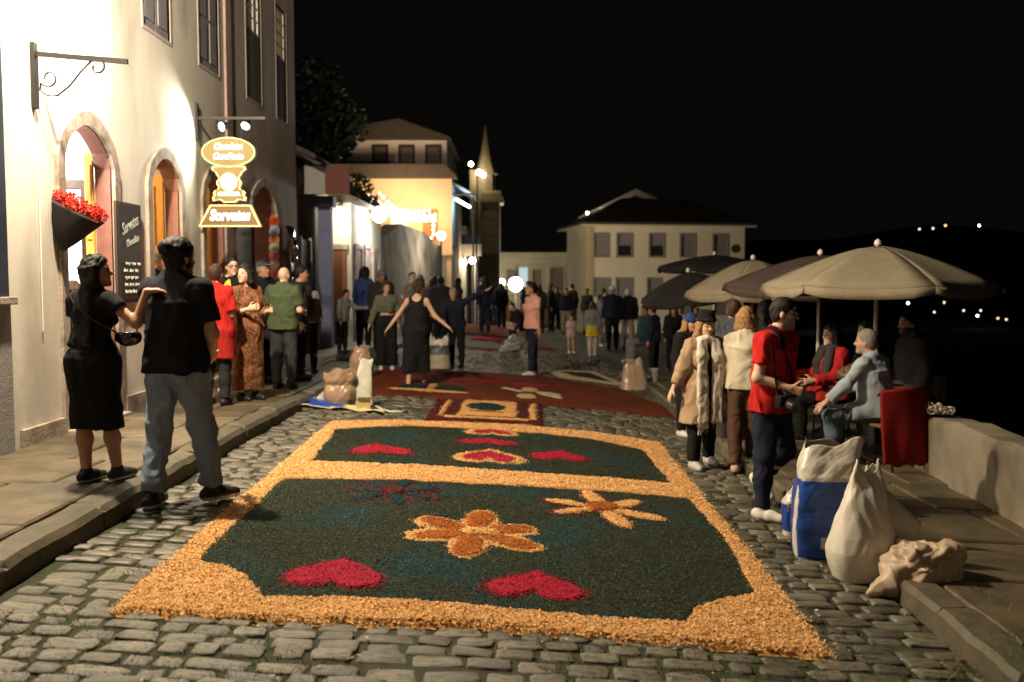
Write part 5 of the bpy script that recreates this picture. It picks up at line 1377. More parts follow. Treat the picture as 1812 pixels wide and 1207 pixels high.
for k_, (uc, w, zb, zs, r_) in enumerate(wu + wl):
    wd = empty('window'); wd.parent = hd
    fb = MB().band([(uc-w/2+.08, zb+.08), (uc-w/2+.08, zs-.08), (uc+w/2-.08, zs-.08), (uc+w/2-.08, zb+.08)], [(uc-w/2-.1, zb-.1), (uc-w/2-.1, zs+.1), (uc+w/2+.1, zs+.1), (uc+w/2+.1, zb-.1)], -.06, .12, fh)
    fb.box(uc-w/2, uc+w/2, .05, .11, (zb+zs)/2-.04, (zb+zs)/2+.04); fb.build('frame', mat('grey_frame', (.20, .18, .16), .8), wd)
    MB().box(uc-w/2, uc+w/2, .2, .22, (zb+zs)/2, zs).build('pane', mat('curtained_pane', (.20, .18, .17), .6, var=.15), wd)
    MB().box(uc-w/2, uc+w/2, .2, .22, zb, (zb+zs)/2-.002).build('pane', mat('black_pane', (.02, .02, .02), .3) if k_ in (1, 2) else mat('curtained_pane', (0, 0, 0)), wd)
wall_lamp((7.3, 93.5, 8.05), 'tiny lamp at the left end of the hipped roof', .14, 170, (1, .85, .65), M_BULB, post=3, lightoff=(1.2, -.3, .6))
MB().prism(ellipse(13.7, 4.45, .38, .38, 20), -.12, 0, fh).build('round_plaque', M_WOODDARK, hd)
# ---- parapet along the drop on the right
M_PAR = mat('whitewashed_parapet', (.21, .18, .13), .95, var=.25, scale=2.5, col2=(.085, .072, .05), c2scale=1.6, c2lo=.46, c2hi=.72, bump=.5, bscale=16)
pw = MB(); ys = np.linspace(2.5, 9.1, 34); rng = np.random.default_rng(3)
for a, b in zip(ys[:-1], ys[1:]):
    fx = lambda y_: 3.53 + .085*(y_-6.5)
    fz = lambda y_: .46 - .018*(y_-6.5) + .012*math.sin(y_*5) + .008*math.sin(y_*13)
    pw.add([(fx(a), a, -.3), (fx(b), b, -.3), (fx(b), b, fz(b)-.03), (fx(a), a, fz(a)-.03), (fx(a)+.05, a, fz(a)), (fx(b)+.05, b, fz(b)), (fx(b)+.32, b, fz(b)-.01), (fx(a)+.32, a, fz(a)-.01), (fx(b)+.34, b, -3), (fx(a)+.34, a, -3)],
           [(0,1,2,3), (3,2,5,4), (4,5,6,7), (7,6,8,9)])
pw.add([(3.53+.085*2.6, 9.1, -.3), (3.53+.085*2.6+.34, 9.1, -3), (3.53+.085*2.6+.32, 9.1, .40), (3.53+.085*2.6, 9.1, .40)], [(0, 1, 2, 3)])
tag(pw.build('parapet_wall', M_PAR), 'low whitewashed parapet wall with damp stains at the right edge', 'wall')
# ---- lamps of the town across the valley
for i, (x_, z_, c) in enumerate(((125.7, 17.2, 's'), (129.9, 17.4, 's'), (133.7, 18.3, 'o'), (144.1, 18.3, 'w'), (122.8, -5.6, 'w'), (131, -8.4, 's'), (134, -5.4, 'o'), (140.1, -7.9, 's'), (144.4, -9.5, 'w'), (145.4, -7.9, 's'), (150.8, -10.3, 'o'), (153.4, -10.7, 's'))):
    t = empty('distant_lamp', (x_, 298, z_)); tag(t, 'tiny light of the town across the dark valley at far right', 'lamp', 'lights across the valley')
    MB().lathe([(.05, -.3), (.32, 0), (.05, .3)], (0, 0, 0), 8).build('globe', {'s': M_BULBS, 'o': M_BULBO, 'w': M_BULBW}[c], t)
    MB().tube([(0, .3, .2), (0, .3, -9)], .12, 5).build('post', M_IRON, t)
# ---- dark tree behind the low house
M_LEAF = mat('night_leaves', (.022, .030, .010), .7, var=.3, island=.5, scale=2)
M_BARK = mat('bark', (.06, .045, .03), .95, var=.3, bump=.6)
def tree(label, base, h, cr, n=5200, ls=.10, seed=0, name='tree', spread=(1, 1, 1)):
    r_ = np.random.default_rng(seed); t = empty(name, base); tag(t, label, 'tree')
    tb = MB().tube([(0, 0, 0), (.05, .05, h*.35), (-.05, .1, h*.7), (0, 0, h*.95)], [.16, .13, .08, .02], 8)
    cl = []
    for i in range(16):
        a = r_.uniform(0, 6.28); q = r_.uniform(.3, 1); c = np.array([math.cos(a)*cr*q*spread[0], math.sin(a)*cr*q*spread[1], h*.62 + r_.uniform(-.35, .42)*cr*1.5*spread[2]]); cl.append((c, r_.uniform(.28, .5)*cr))
        tb.tube([(0, 0, h*.4), tuple(c*.5 + np.array([0, 0, h*.25])), tuple(c)], [.05, .03, .012], 5)
    tb.build('trunk', M_BARK, t)
    P = np.concatenate([c + (lambda d: d/np.linalg.norm(d, axis=1)[:, None]*r_.uniform(.5, 1.05, (n//16, 1)))(r_.normal(size=(n//16, 3)))*rad for c, rad in cl]); m = len(P)
    d = r_.normal(size=(m, 3)); d /= np.linalg.norm(d, axis=1)[:, None]; e = np.cross(d, r_.normal(size=(m, 3))); e /= np.linalg.norm(e, axis=1)[:, None]; s = r_.uniform(.6, 1.2, (m, 1))*ls
    V = np.stack([P-d*s, P+e*s*.45, P+d*s, P-e*s*.45], 1).reshape(-1, 3)
    obj('crown', new_mesh('crown', V, np.arange(4*m).reshape(-1, 4)), M_LEAF, t)
tree('tall dark tree rising behind the low roof past the cream house', (-6.6, 28, .2), 9.0, 2.2, 7000, .13, 1)
tree('leafy creeper tree hanging over the corner of the white house', (-4.9, 27.3, .5), 5.2, 1.1, 4200, .09, 2)
# ================================================================ people
def sl(x, y): return (x, y, zswl(y) + .004)
def st_(x, y): return (x, y, gz(x) + .004)
def sr(x, y): return (x, y, zswr(x) + .004)
K_BLACK = cloth('black', (.010, .010, .011)); K_NAVYT = cloth('navy_black', (.011, .012, .017)); K_JEANS = cloth('light_jeans', (.22, .28, .40), var=.2, scale=14)
K_REDT = cloth('bright_red', (.44, .018, .015)); K_REDJ = cloth('red_jacket', (.36, .018, .018)); K_GREEN = cloth('green_tee', (.062, .085, .042)); K_CHAR = cloth('charcoal', (.035, .035, .038))
K_SAGE = cloth('sage_knit', (.10, .11, .075)); K_PINK = cloth('salmon_tee', (.62, .31, .25)); K_NAVY = cloth('navy_trousers', (.012, .015, .028)); K_BEIGE = cloth('beige_coat', (.36, .25, .155))
K_CREAM = cloth('cream_top', (.56, .50, .38)); K_BROWNT = cloth('brown_trousers', (.085, .045, .030)); K_LBLUE = cloth('light_blue_shirt', (.34, .40, .45)); K_DJEAN = cloth('blue_jeans', (.09, .12, .16))
K_SCARF = cloth('white_scarf', (.60, .56, .47), bump=.6, bscale=60); K_GREY = cloth('grey_top', (.20, .19, .19)); K_BLUEJ = cloth('blue_jacket', (.04, .07, .24)); K_TANTR = cloth('tan_trousers', (.30, .25, .19))
K_YELSK = cloth('yellow_skirt', (.55, .42, .03)); K_PALEPINK = cloth('pale_pink', (.55, .40, .42)); K_WHITE = cloth('white_cotton', (.62, .60, .57)); K_DKGREY = cloth('dark_grey', (.025, .025, .028)); K_BLUET = cloth('blue_tee', (.03, .12, .34))
K_YELT = cloth('yellow_tee', (.50, .45, .05)); K_REDC = cloth('dark_red_tunic', (.34, .020, .016))
# leopard print
K_LEO = mat('leopard_print', (.30, .12, .045), .9, var=.1, bump=.2)
nt = K_LEO.node_tree; b = nt.nodes['Principled BSDF']; vo = nt.nodes.new('ShaderNodeTexVoronoi'); vo.inputs['Scale'].default_value = 40; vo.inputs['Randomness'].default_value = 1
tcn = nt.nodes.new('ShaderNodeTexCoord'); nt.links.new(tcn.outputs['Object'], vo.inputs['Vector'])
crp = nt.nodes.new('ShaderNodeValToRGB'); crp.color_ramp.elements[0].position = .30; crp.color_ramp.elements[0].color = (.02, .010, .008, 1); crp.color_ramp.elements[1].position = .52; crp.color_ramp.elements[1].color = (.24, .095, .04, 1)
e_ = crp.color_ramp.elements.new(.12); e_.color = (.22, .09, .03, 1)
nt.links.new(vo.outputs['Distance'], crp.inputs[0]); nt.links.new(crp.outputs[0], b.inputs['Base Color'])
SN_BW = ((.012, .012, .013), (.55, .52, .47)); SN_W = ((.60, .57, .52), (.62, .60, .56)); SN_D = ((.012, .012, .012), (.02, .02, .02)); SN_BR = ((.10, .05, .03), (.05, .03, .02)); SN_NUDE = ((.45, .30, .22), (.2, .14, .1))
NEARR = .0075

# --- the couple in front of the shop
_, J1 = person('woman in long black dress and high sneakers with her hand on the man\'s shoulder', sl(-2.72, 6.22), 158, 1.50,
       [dict(k='dress', m=K_BLACK, hem=.42, sleeve=.42, flare=-.005, fold=.008, n='dress')], 'f', NEARR, 'tan', ('long', 'black', .50),
       R_=((.66, -.10, -.50), (.26, .16, .95)), handR=(.9, .30, .10), L_=((-.05, .2, -1), (.15, .8, -.3)), RL=((.06, .10, -1), (.05, .18, -1)), LL=((-.02, -.05, -1), (.0, .05, -1)),
       face=(-55, 6), shoes=SN_BW, fat=.004, seed=1)
_, J2 = person('man in navy tee and light jeans walking away, hair in a bun', st_(-2.215, 6.32), 168, 1.79,
       [dict(k='trousers', m=K_JEANS, i=.016, waist=.05, fold=.012, ff=8, end=.95, cr=.012, pockets=True), dict(k='top', m=K_NAVYT, sleeve=.72, hem=-.055, i=.024, neck=.05, fold=.012, cr=.012, n='tee_shirt')], 'm', NEARR, 'mid', ('bun', 'black'),
       R_=((.22, .12, -1), (-.25, .75, -.55)), L_=((-.03, .40, -1), (.3, .85, -.3)), RL=((.13, .20, -1), (.10, .10, -1)), LL=((-.06, -.10, -1), (-.02, -.36, -1)),
       face=(-22, 0), shoes=SN_BW, beard=.8, footyaw=(-35, 8), seed=2)
# --- around the shop doors
person('person in red tunic and dark trousers seen from behind at the pavement edge', sl(-3.20, 10.35), 172, 1.53, [dict(k='trousers', m=K_DKGREY), dict(k='top', m=K_REDT, sleeve=.8, hem=-.10, i=.03, fold=.012, n='tunic'), dict(k='skirt', m=K_REDC, hem=.58, waist=.10, i=.03, n='apron')], 'f', .011, 'mid', ('short', 'brown'),
       R_=((.2, .1, -1), (-.1, .8, -.3)), shoes=SN_D, fat=.02, seed=3)
person('smiling long haired woman in long leopard print dress', sl(-2.97, 10.80), 50, 1.54, [dict(k='dress', m=K_LEO, hem=.14, sleeve=1.5, flare=.0, n='dress')], 'f', .011, 'pale', ('long', 'black', .42),
       L_=((.25, -.1, -1), (.5, -.7, .1)), R_=((-.15, -.1, -1), (.7, -.3, .2)), face=(-75, 5), shoes=SN_D, seed=4)
person('man with glasses in dark jacket over a yellow shirt behind the leopard dress', sl(-3.42, 11.75), -10, 1.66, [dict(k='trousers', m=K_TANTR), dict(k='top', m=K_YELT, sleeve=.5), dict(k='coat', m=K_BLACK, hem=.78, sleeve=1.9, i=.03, open=.06, n='jacket')], 'm', .012, 'pale', ('short', 'black'), glasses=True, face=(40, 0), shoes=SN_W, seed=5)
person('man in dark coat and grey cap beside the maroon door', sl(-3.36, 12.9), 60, 1.66, [dict(k='trousers', m=K_DKGREY), dict(k='top', m=K_BLACK, sleeve=1.9, i=.03, n='coat')], 'm', .014, 'tan', ('short', 'grey'), hat=('cap', K_GREY), shoes=SN_D, seed=6)
_, J7 = person('bald man in green tee and dark trousers seen from behind', sl(-2.88, 12.1), 170, 1.55, [dict(k='trousers', m=K_CHAR, i=.016), dict(k='top', m=K_GREEN, sleeve=.75, hem=-.08, i=.024, fold=.012, n='tee_shirt')], 'm', .011, 'pale', ('bald', 'grey'),
       R_=((.22, .05, -1), (.05, .75, -.1)), L_=((-.22, .05, -1), (-.1, .85, .15)), shoes=SN_D, fat=.012, seed=7)
_, J8 = person('woman in grey top and black trousers with a dark backpack', sl(-3.05, 14.3), 175, 1.48, [dict(k='trousers', m=K_BLACK), dict(k='top', m=K_GREY, sleeve=1.9, hem=-.03, i=.02)], 'f', .014, 'tan', ('long', 'black', .18), shoes=SN_D, seed=8)
person('dark haired man standing behind the bald man in green', sl(-2.95, 13.3), 100, 1.60, [dict(k='trousers', m=K_BLACK), dict(k='top', m=K_DKGREY, sleeve=1.9)], 'm', .016, 'tan', ('short', 'black'), shoes=SN_D, seed=9)
person('person in pale top leaning at the brown door of the white house', sl(-3.25, 18.4), 60, 1.25, [dict(k='trousers', m=K_BLACK), dict(k='top', m=K_GREY, sleeve=1.8)], 'm', .018, 'tan', ('short', 'black'), spine=(.15, -.1, 1), L_=((.6, -.3, -.5), (.9, -.2, .0)), shoes=SN_D, seed=10)
person('older man in blue tee inside the second arched doorway', (-4.15, 11.02, .35), 95, 1.66, [dict(k='trousers', m=K_CHAR), dict(k='top', m=K_BLUET, sleeve=.6)], 'm', .012, 'mid', ('short', 'grey'), face=(0, -15), spine=(.12, 0, 1), R_=((.5, 0, -.8), (.9, 0, .1)), shoes=SN_D, seed=11)
person('curly haired person seated inside the first arched doorway', (-4.10, 8.95, .32), 30, 1.62, [dict(k='trousers', m=K_BLACK), dict(k='top', m=K_CHAR, sleeve=1.9)], 'f', .010, 'mid', ('curly', 'brown'), RL=((.5, -.9, -.1), (0, 0, -1)), LL=((.7, -.7, -.1), (0, 0, -1)), R_=((-.1, -.4, -.9), (.4, -.6, .4)), face=(10, -8), shoes=SN_D, seed=12)
# --- carpet makers
_, J11 = person('woman in sage crop top and wide black trousers with arm hanging', st_(-2.08, 15.9), 8, 1.49, [dict(k='trousers', m=K_BLACK, waist=.14, flare=.035, i=.02), dict(k='top', m=K_SAGE, sleeve=1.9, hem=.20, i=.014, n='crop_top')], 'f', .013, 'mid', ('long', 'brown', .12), R_=((-.28, -.1, -1), (-.35, -.15, -1)), L_=((.25, .1, -1), (.05, -.1, -1)), face=(10, -12), shoes=SN_W, seed=13)
person('barefoot dancer in black tank dress with both arms spread low', st_(-1.40, 14.0), 172, 1.56, [dict(k='top', m=K_BLACK, sleeve=0, hem=-.05, i=.016, n='tank_top'), dict(k='skirt', m=K_BLACK, hem=.22, waist=.16, i=.02, flare=.005)], 'f', .012, 'mid', ('bun', 'brown'),
       L_=((-.55, .0, -.8), (-.55, -.2, -.75)), R_=((.45, -.05, -.8), (.75, -.15, -.6)), RL=((.05, .25, -1), (.0, .25, -1)), LL=((-.04, -.1, -1), (-.02, -.25, -1)), shoes=None, fat=.03, spine=(.04, .03, 1), face=(-30, -5), seed=14)
person('man in dark sweater bending with one arm raised sideways', st_(-1.0, 17.2), -15, 1.50, [dict(k='trousers', m=K_BLACK), dict(k='top', m=K_NAVY, sleeve=2, i=.02)], 'm', .014, 'mid', ('crop', 'grey'), spine=(-.05, -.42, 1), L_=((.85, -.1, .42), (.85, 0, .45)), R_=((-.2, -.5, -.8), (.1, -.7, -.5)), face=(0, -25), shoes=SN_D, seed=15)
person('girl in salmon tee and navy trousers looking left on the rust carpet', st_(.36, 16.45), -62, 1.63, [dict(k='trousers', m=K_NAVY, i=.012), dict(k='top', m=K_PINK, sleeve=.55, hem=-.05, i=.018)], 'f', .0115, 'tan', ('pony', 'black'), R_=((-.02, .25, -1), (.05, .1, -1)), L_=((.05, -.1, -1), (.08, -.12, -1)),
       RL=((.10, .1, -1), (.05, .05, -1)), LL=((-.14, -.05, -1), (-.04, 0, -1)), face=(-10, 2), shoes=SN_W, seed=16)
person('long haired woman in blue jacket near the white house corner', st_(-3.05, 19.8), 150, 1.72, [dict(k='trousers', m=K_BLACK), dict(k='top', m=K_BLUEJ, sleeve=1.9, i=.03, hem=-.1)], 'f', .018, 'tan', ('long', 'black', .4), shoes=SN_W, seed=17)
person('person in dark knit hat behind the crop top woman', st_(-2.62, 19.3), 20, 1.66, [dict(k='trousers', m=K_BLACK), dict(k='top', m=K_CHAR, sleeve=1.9, i=.03)], 'm', .018, 'tan', ('short', 'brown'), hat=('beanie', K_GREY), shoes=SN_D, seed=18)
person('brown jacketed person between the blue jacket and the crop top woman', st_(-2.78, 20.8), 160, 1.60, [dict(k='trousers', m=K_BLACK), dict(k='top', m=K_BROWNT, sleeve=1.9, i=.03)], 'm', .02, 'tan', ('short', 'black'), shoes=SN_D, seed=19)
person('man in pale shirt seen between crop top woman and dancer', st_(-2.25, 21.6), 30, 1.68, [dict(k='trousers', m=K_CHAR), dict(k='top', m=K_GREY, sleeve=.7)], 'm', .02, 'pale', ('short', 'brown'), shoes=SN_D, seed=20)
person('couple member in dark coat right behind the dancer\'s shoulder', st_(-1.52, 20.6), 200, 1.62, [dict(k='trousers', m=K_BLACK), dict(k='top', m=K_DKGREY, sleeve=1.9, i=.035)], 'm', .02, 'tan', ('short', 'black'), shoes=SN_D, seed=21)
person('person in purple grey jacket behind the bending man', st_(-1.78, 21.9), 170, 1.60, [dict(k='trousers', m=K_BLACK), dict(k='top', m=cloth('plum', (.05, .04, .075)), sleeve=1.9, i=.03)], 'f', .02, 'tan', ('long', 'black', .2), shoes=SN_D, seed=22)
person('dark dressed woman crouching over the far brown carpet', st_(-.80, 28.3), 200, 1.70, [dict(k='trousers', m=K_NAVY), dict(k='top', m=K_NAVY, sleeve=1.9, i=.03)], 'f', .022, 'tan', ('long', 'black', .2), spine=(.05, -.3, 1), shoes=SN_D, seed=23)
person('man crouching with knees bent beside the far brown carpet', st_(.25, 26.6), -60, 1.55, [dict(k='trousers', m=K_BLACK), dict(k='top', m=K_BLACK, sleeve=1.9, i=.03)], 'm', .022, 'mid', ('short', 'black'), RL=((-.8, -.3, .25), (.35, .1, -1)), LL=((-.8, -.5, .2), (.35, .1, -1)), spine=(-.4, -.1, 1), shoes=SN_D, seed=24)
person('small child in pale pink dress standing in the dark roadway', st_(1.38, 22.4), 20, .90, [dict(k='dress', m=K_PALEPINK, hem=.72, sleeve=.8)], 'f', .016, 'mid', ('short', 'brown'), shoes=SN_W, seed=25)
person('girl in yellow skirt and pale leggings walking away', st_(1.84, 21.9), 170, 1.26, [dict(k='trousers', m=K_PALEPINK), dict(k='top', m=K_GREY, sleeve=1.9, i=.025), dict(k='skirt', m=K_YELSK, hem=.62, waist=.05)], 'f', .016, 'mid', ('long', 'brown', .4), RL=((0, .15, -1), (0, .2, -1)), LL=((0, -.1, -1), (0, -.2, -1)), shoes=SN_W, seed=26)
person('man in dark clothes and pale cap standing in the roadway', st_(2.54, 24.3), 190, 1.63, [dict(k='trousers', m=K_BLACK), dict(k='top', m=K_NAVY, sleeve=1.9, i=.04)], 'm', .018, 'mid', ('short', 'grey'), hat=('cap', K_WHITE), shoes=SN_D, fat=.02, seed=27)
person('man in black jacket and tan trousers beside the pale cap', st_(3.0, 24.9), 170, 1.60, [dict(k='trousers', m=K_TANTR), dict(k='top', m=K_BLACK, sleeve=1.9, i=.04)], 'm', .018, 'mid', ('short', 'white'), shoes=SN_D, fat=.02, seed=28)
person('person in white jacket half hidden behind the pale cap man', st_(2.45, 25.6), 20, 1.5, [dict(k='trousers', m=K_GREY), dict(k='top', m=K_GREY, sleeve=1.9)], 'f', .022, 'pale', ('long', 'brown', .2), shoes=SN_W, seed=29)
# --- far crowd
FC = [(.9, 31.5), (1.3, 32.8), (1.75, 31.0), (2.1, 33.4), (2.5, 32.0), (.55, 33.5), (1.0, 35.0), (1.6, 35.4), (-.35, 31.8), (-1.1, 33.6), (-1.75, 31.0), (3.2, 33.5), (-.75, 35.6), (-2.1, 27.4), (-2.35, 24.6), (-1.95, 25.9)]
for i, (x, y) in enumerate(FC):
    r_ = random.Random(i+50); dark = [K_BLACK, K_DKGREY, K_NAVY, K_CHAR, K_BROWNT]
    person('dark clad person standing in the crowd at the far end of the street', (x, y, zfar(x, y)), r_.uniform(0, 360), r_.uniform(1.5, 1.72),
           [dict(k='trousers', m=r_.choice([K_BLACK, K_NAVY, K_GREY, K_TANTR])), dict(k='top', m=r_.choice(dark), sleeve=1.9, i=.03)], r_.choice('mf'), .026, r_.choice(['mid', 'tan', 'pale']), (r_.choice(['short', 'long', 'short']), r_.choice(['black', 'brown']), .2), group='crowd at the far end of the street', shoes=SN_D, seed=30+i)
# --- right side
_, JR1 = person('woman in black hat, beige coat and long white scarf walking towards us', st_(1.77, 8.85), 16, 1.43,
       [dict(k='trousers', m=K_BLACK, i=.018), dict(k='top', m=K_BLACK, sleeve=.3, hem=-.04, i=.008, fold=.004, cr=.002), dict(k='coat', m=K_BEIGE, hem=.52, sleeve=1.72, i=.034, open=.085, flare=.04, fold=.012), dict(k='scarf', m=K_SCARF, len=.80, fold=.007, ff=16, fs=(1, 1, .2))], 'f', .0085, 'pale', ('long', 'blond', .14),
       R_=((-.36, -.05, -1), (-.42, -.10, -.85)), L_=((.15, .0, -1), (.1, -.3, -1)), RL=((-.05, -.12, -1), (-.04, -.10, -1)), LL=((.02, .12, -1), (.03, .25, -1)), hat=('fedora', K_BLACK), face=(4, -4), shoes=((.45, .43, .4), (.55, .52, .48)), seed=60)
_, JR2 = person('blond woman in cream top and brown trousers walking away', st_(2.13, 8.75), 160, 1.53, [dict(k='trousers', m=K_BROWNT, i=.016), dict(k='top', m=K_CREAM, sleeve=1.9, i=.026, hem=-.05)], 'f', .010, 'pale', ('bob', 'blond'), RL=((.02, .12, -1), (.02, .15, -1)), LL=((-.04, -.1, -1), (0, -.15, -1)), shoes=SN_NUDE, seed=61)
person('man in slate shirt behind the white scarf woman', st_(2.30, 9.95), 165, 1.58, [dict(k='trousers', m=K_CHAR), dict(k='top', m=cloth('slate', (.055, .062, .075)), sleeve=1.0, i=.025)], 'm', .012, 'pale', ('short', 'brown'), shoes=SN_W, seed=62)
person('person in navy knit hat with blue band behind the beige coat', st_(1.97, 10.7), 30, 1.38, [dict(k='trousers', m=K_BLACK), dict(k='top', m=K_BLACK, sleeve=1.9, i=.04)], 'f', .013, 'mid', ('long', 'blond', .1), hat=('beanie', cloth('navy_knit', (.02, .04, .14))), shoes=SN_W, seed=63)
_, JR4 = person('man in bright red tee with glasses and camera striding right', st_(1.92, 7.06), 46, 1.64, [dict(k='trousers', m=K_NAVY, i=.012, fold=.008, cr=.010), dict(k='top', m=K_REDT, sleeve=.62, hem=-.09, i=.020, neck=.05, fold=.012, cr=.012, n='tee_shirt'), dict(k='band', m=K_BLACK, n='shoulder_strap', fold=.0, cr=0, i=.034, to=-.03)], 'm', NEARR, 'pale', ('crop', 'black'),
       R_=((-.20, -.10, -1), (.92, -.25, -.30)), L_=((.0, .35, -1), (.1, .3, -1)), RL=((-.04, -.12, -1), (-.06, -.08, -1)), LL=((.20, .10, -1), (-.32, .75, -.75)), glasses=True, beard=.5, face=(25, -6), shoes=SN_W, spine=(.05, -.03, 1), seed=64, fist='R')
# seated at the cafe
def seat(x, y, h, dirx, diry):
    d = nrm((dirx, diry, 0)); return dict(RL=((d[0], d[1], -.08), (d[0]*.05, d[1]*.05, -1)), LL=((d[0]+.15*d[1], d[1]-.15*d[0], -.08), (.02, 0, -1)))
person('grey haired man in light blue shirt seated with hand on knee', sr(3.36, 8.80), -140, 1.62, [dict(k='trousers', m=K_DJEAN, i=.016), dict(k='top', m=K_LBLUE, sleeve=1.85, hem=-.06, i=.020, fold=.006, cr=.005, n='shirt')], 'm', .0085, 'mid', ('short', 'grey'),
       L_=((-.62, -.15, -.72), (-.80, -.15, -.62)), R_=((-.2, .5, -.8), (-.8, .4, -.2)), spine=(-.10, .03, 1), face=(20, 0), beard=.3, shoes=SN_BR, fat=.02, seed=65, RL=((-.90, .45, -.08), (.05, 0, -1)), LL=((-1, -.12, -.06), (.08, .02, -1)))
person('seated woman in red jacket and dark scarf looking left', sr(3.40, 10.1), -75, 1.60, [dict(k='trousers', m=K_BLACK), dict(k='top', m=K_REDJ, sleeve=1.9, i=.03, n='jacket'), dict(k='scarf', m=K_CHAR, len=.2)], 'f', .011, 'pale', ('long', 'black', .16), L_=((-.35, -.1, -.9), (-.9, -.1, -.1)), R_=((-.4, .1, -.9), (-.9, .1, -.1)), shoes=SN_D, seed=66, **seat(0, 0, 1, -1, -.1))
person('seated brown haired woman in black behind the pale umbrella pole', sr(3.95, 10.6), -80, 1.64, [dict(k='trousers', m=K_BLACK), dict(k='top', m=K_BLACK, sleeve=1.9, i=.03)], 'f', .012, 'pale', ('long', 'brown', .4), shoes=SN_D, seed=67, **seat(0, 0, 1, -1, 0))
person('bearded man in dark grey seated behind the light blue shirt', sr(4.18, 10.0), -85, 1.82, [dict(k='trousers', m=K_BLACK), dict(k='top', m=K_CHAR, sleeve=1.9, i=.03)], 'm', .012, 'tan', ('short', 'black'), beard=.85, shoes=SN_D, seed=68, **seat(0, 0, 1, -1, 0))
cafe = [(2.95, 21.2, 1.30, 'seated person in teal jacket with pale trousers at the far cafe tables', cloth('teal_jacket', (.02, .05, .05)), True), (3.2, 19.0, 1.34, 'black clad person standing at the far cafe tables', K_BLACK, False), (3.5, 18.6, 1.36, 'dark haired person in grey near the low black umbrella', K_DKGREY, False), (3.75, 19.6, 1.30, 'person in dark brown at the far cafe tables', K_BROWNT, False),
        (2.85, 14.2, 1.28, 'seated person in black under the farther pale umbrella', K_BLACK, True), (3.3, 12.4, 1.50, 'person in charcoal seated under the brown umbrella', K_CHAR, True), (2.6, 17.6, 1.34, 'person in dark blue stooping left of the black umbrella', K_NAVY, False)]
for i, (x, y, h, lab, m_, sd_) in enumerate(cafe):
    kw = seat(0, 0, 1, -.8, -.5) if sd_ else {}
    person(lab, (x, y, gz(x)+.0 if y > 17 else zswr(x)+.004), -60 + i*50, h*(1.25 if sd_ else 1), [dict(k='trousers', m=K_BLACK if i else K_GREY), dict(k='top', m=m_, sleeve=1.9, i=.03)], 'mf'[i % 2], .018, 'tan', (('short', 'long')[i % 2], 'black', .25), shoes=SN_W if i == 0 else SN_D, seed=80+i, **kw)

# ---------------------------------------------------------------- things people carry
hbg = empty('handbag', tuple(J1['P'] + np.array((.24, -.02, .16)))); tag(hbg, 'small glossy black crossbody bag at the hip of the woman in black', 'bag')
M_PAT = mat('black_patent', (.012, .012, .013), .18, var=.1, spec=.8)
obj('pouch', sdf_mesh('pouch', [('e', np.array((0, 0, 0.)), np.eye(3), (.085, .05, .06), 0), ('cut', np.array((0, 0, .032)), np.array((0, 0, 1.)))], .006, fold=.004), M_PAT, hbg)
MB().tube([(-.07, -.02, .03), (-.18, -.11, .12), (-.30, -.10, .22), (-.37, -.03, .30)], .006, 6).build('strap', M_PAT, hbg); MB().tube([(.06, 0, .02), (.02, .06, .12), (-.08, .14, .20)], .006, 6).build('strap', M_PAT, hbg)
cmr = empty('camera', tuple(J2['P']*0 + JR4['P'] + JR4['fw']*.20 + np.array((-.10, -.06, .02)))); tag(cmr, 'black camera hanging at the front of the man in red', 'camera')
cmr.rotation_euler = (R(12), 0, R(20))
MB().box(-.07, .07, -.035, .035, -.05, .05, .010).box(-.03, .03, -.03, .03, .05, .078, .008).build('body', M_PAT, cmr)
MB().lathe([(.038, 0), (.040, .03), (.036, .09), (.040, .11)], (0, 0, 0), 16).build('lens', M_PAT, cmr, loc=(0, -.03, -.005), rot=(R(90), 0, 0))
MB().tube([(-.07, 0, .04), (-.09, .06, .22), (-.12, .10, .40)], .007, 6).build('strap', K_BLACK, cmr); MB().tube([(.07, 0, .04), (.05, .06, .22), (-.02, .12, .40)], .007, 6).build('strap', K_BLACK, cmr)
bpk = obj('backpack', sdf_mesh('backpack', [('e', np.array((0, 0, 0.)), np.eye(3), (.15, .10, .21), 0), ('e', np.array((0, -.07, -.06)), np.eye(3), (.11, .06, .11), .03)], .012, fold=.006), K_CHAR, None, tuple(J8['C'] - J8['fw']*.17 - np.array((0, 0, .06)))); tag(bpk, 'dark backpack on the back of the woman in grey', 'bag')
tb_ = obj('shoulder_bag', sdf_mesh('shoulder_bag', [('e', np.array((0, 0, 0.)), np.eye(3), (.07, .09, .085), 0)], .010, fold=.006), mat('tan_leather', (.30, .12, .035), .5, var=.2), None, tuple(JR2['P'] + np.array((.19, -.05, .12)))); tag(tb_, 'tan leather bag at the hip of the blond woman', 'bag')

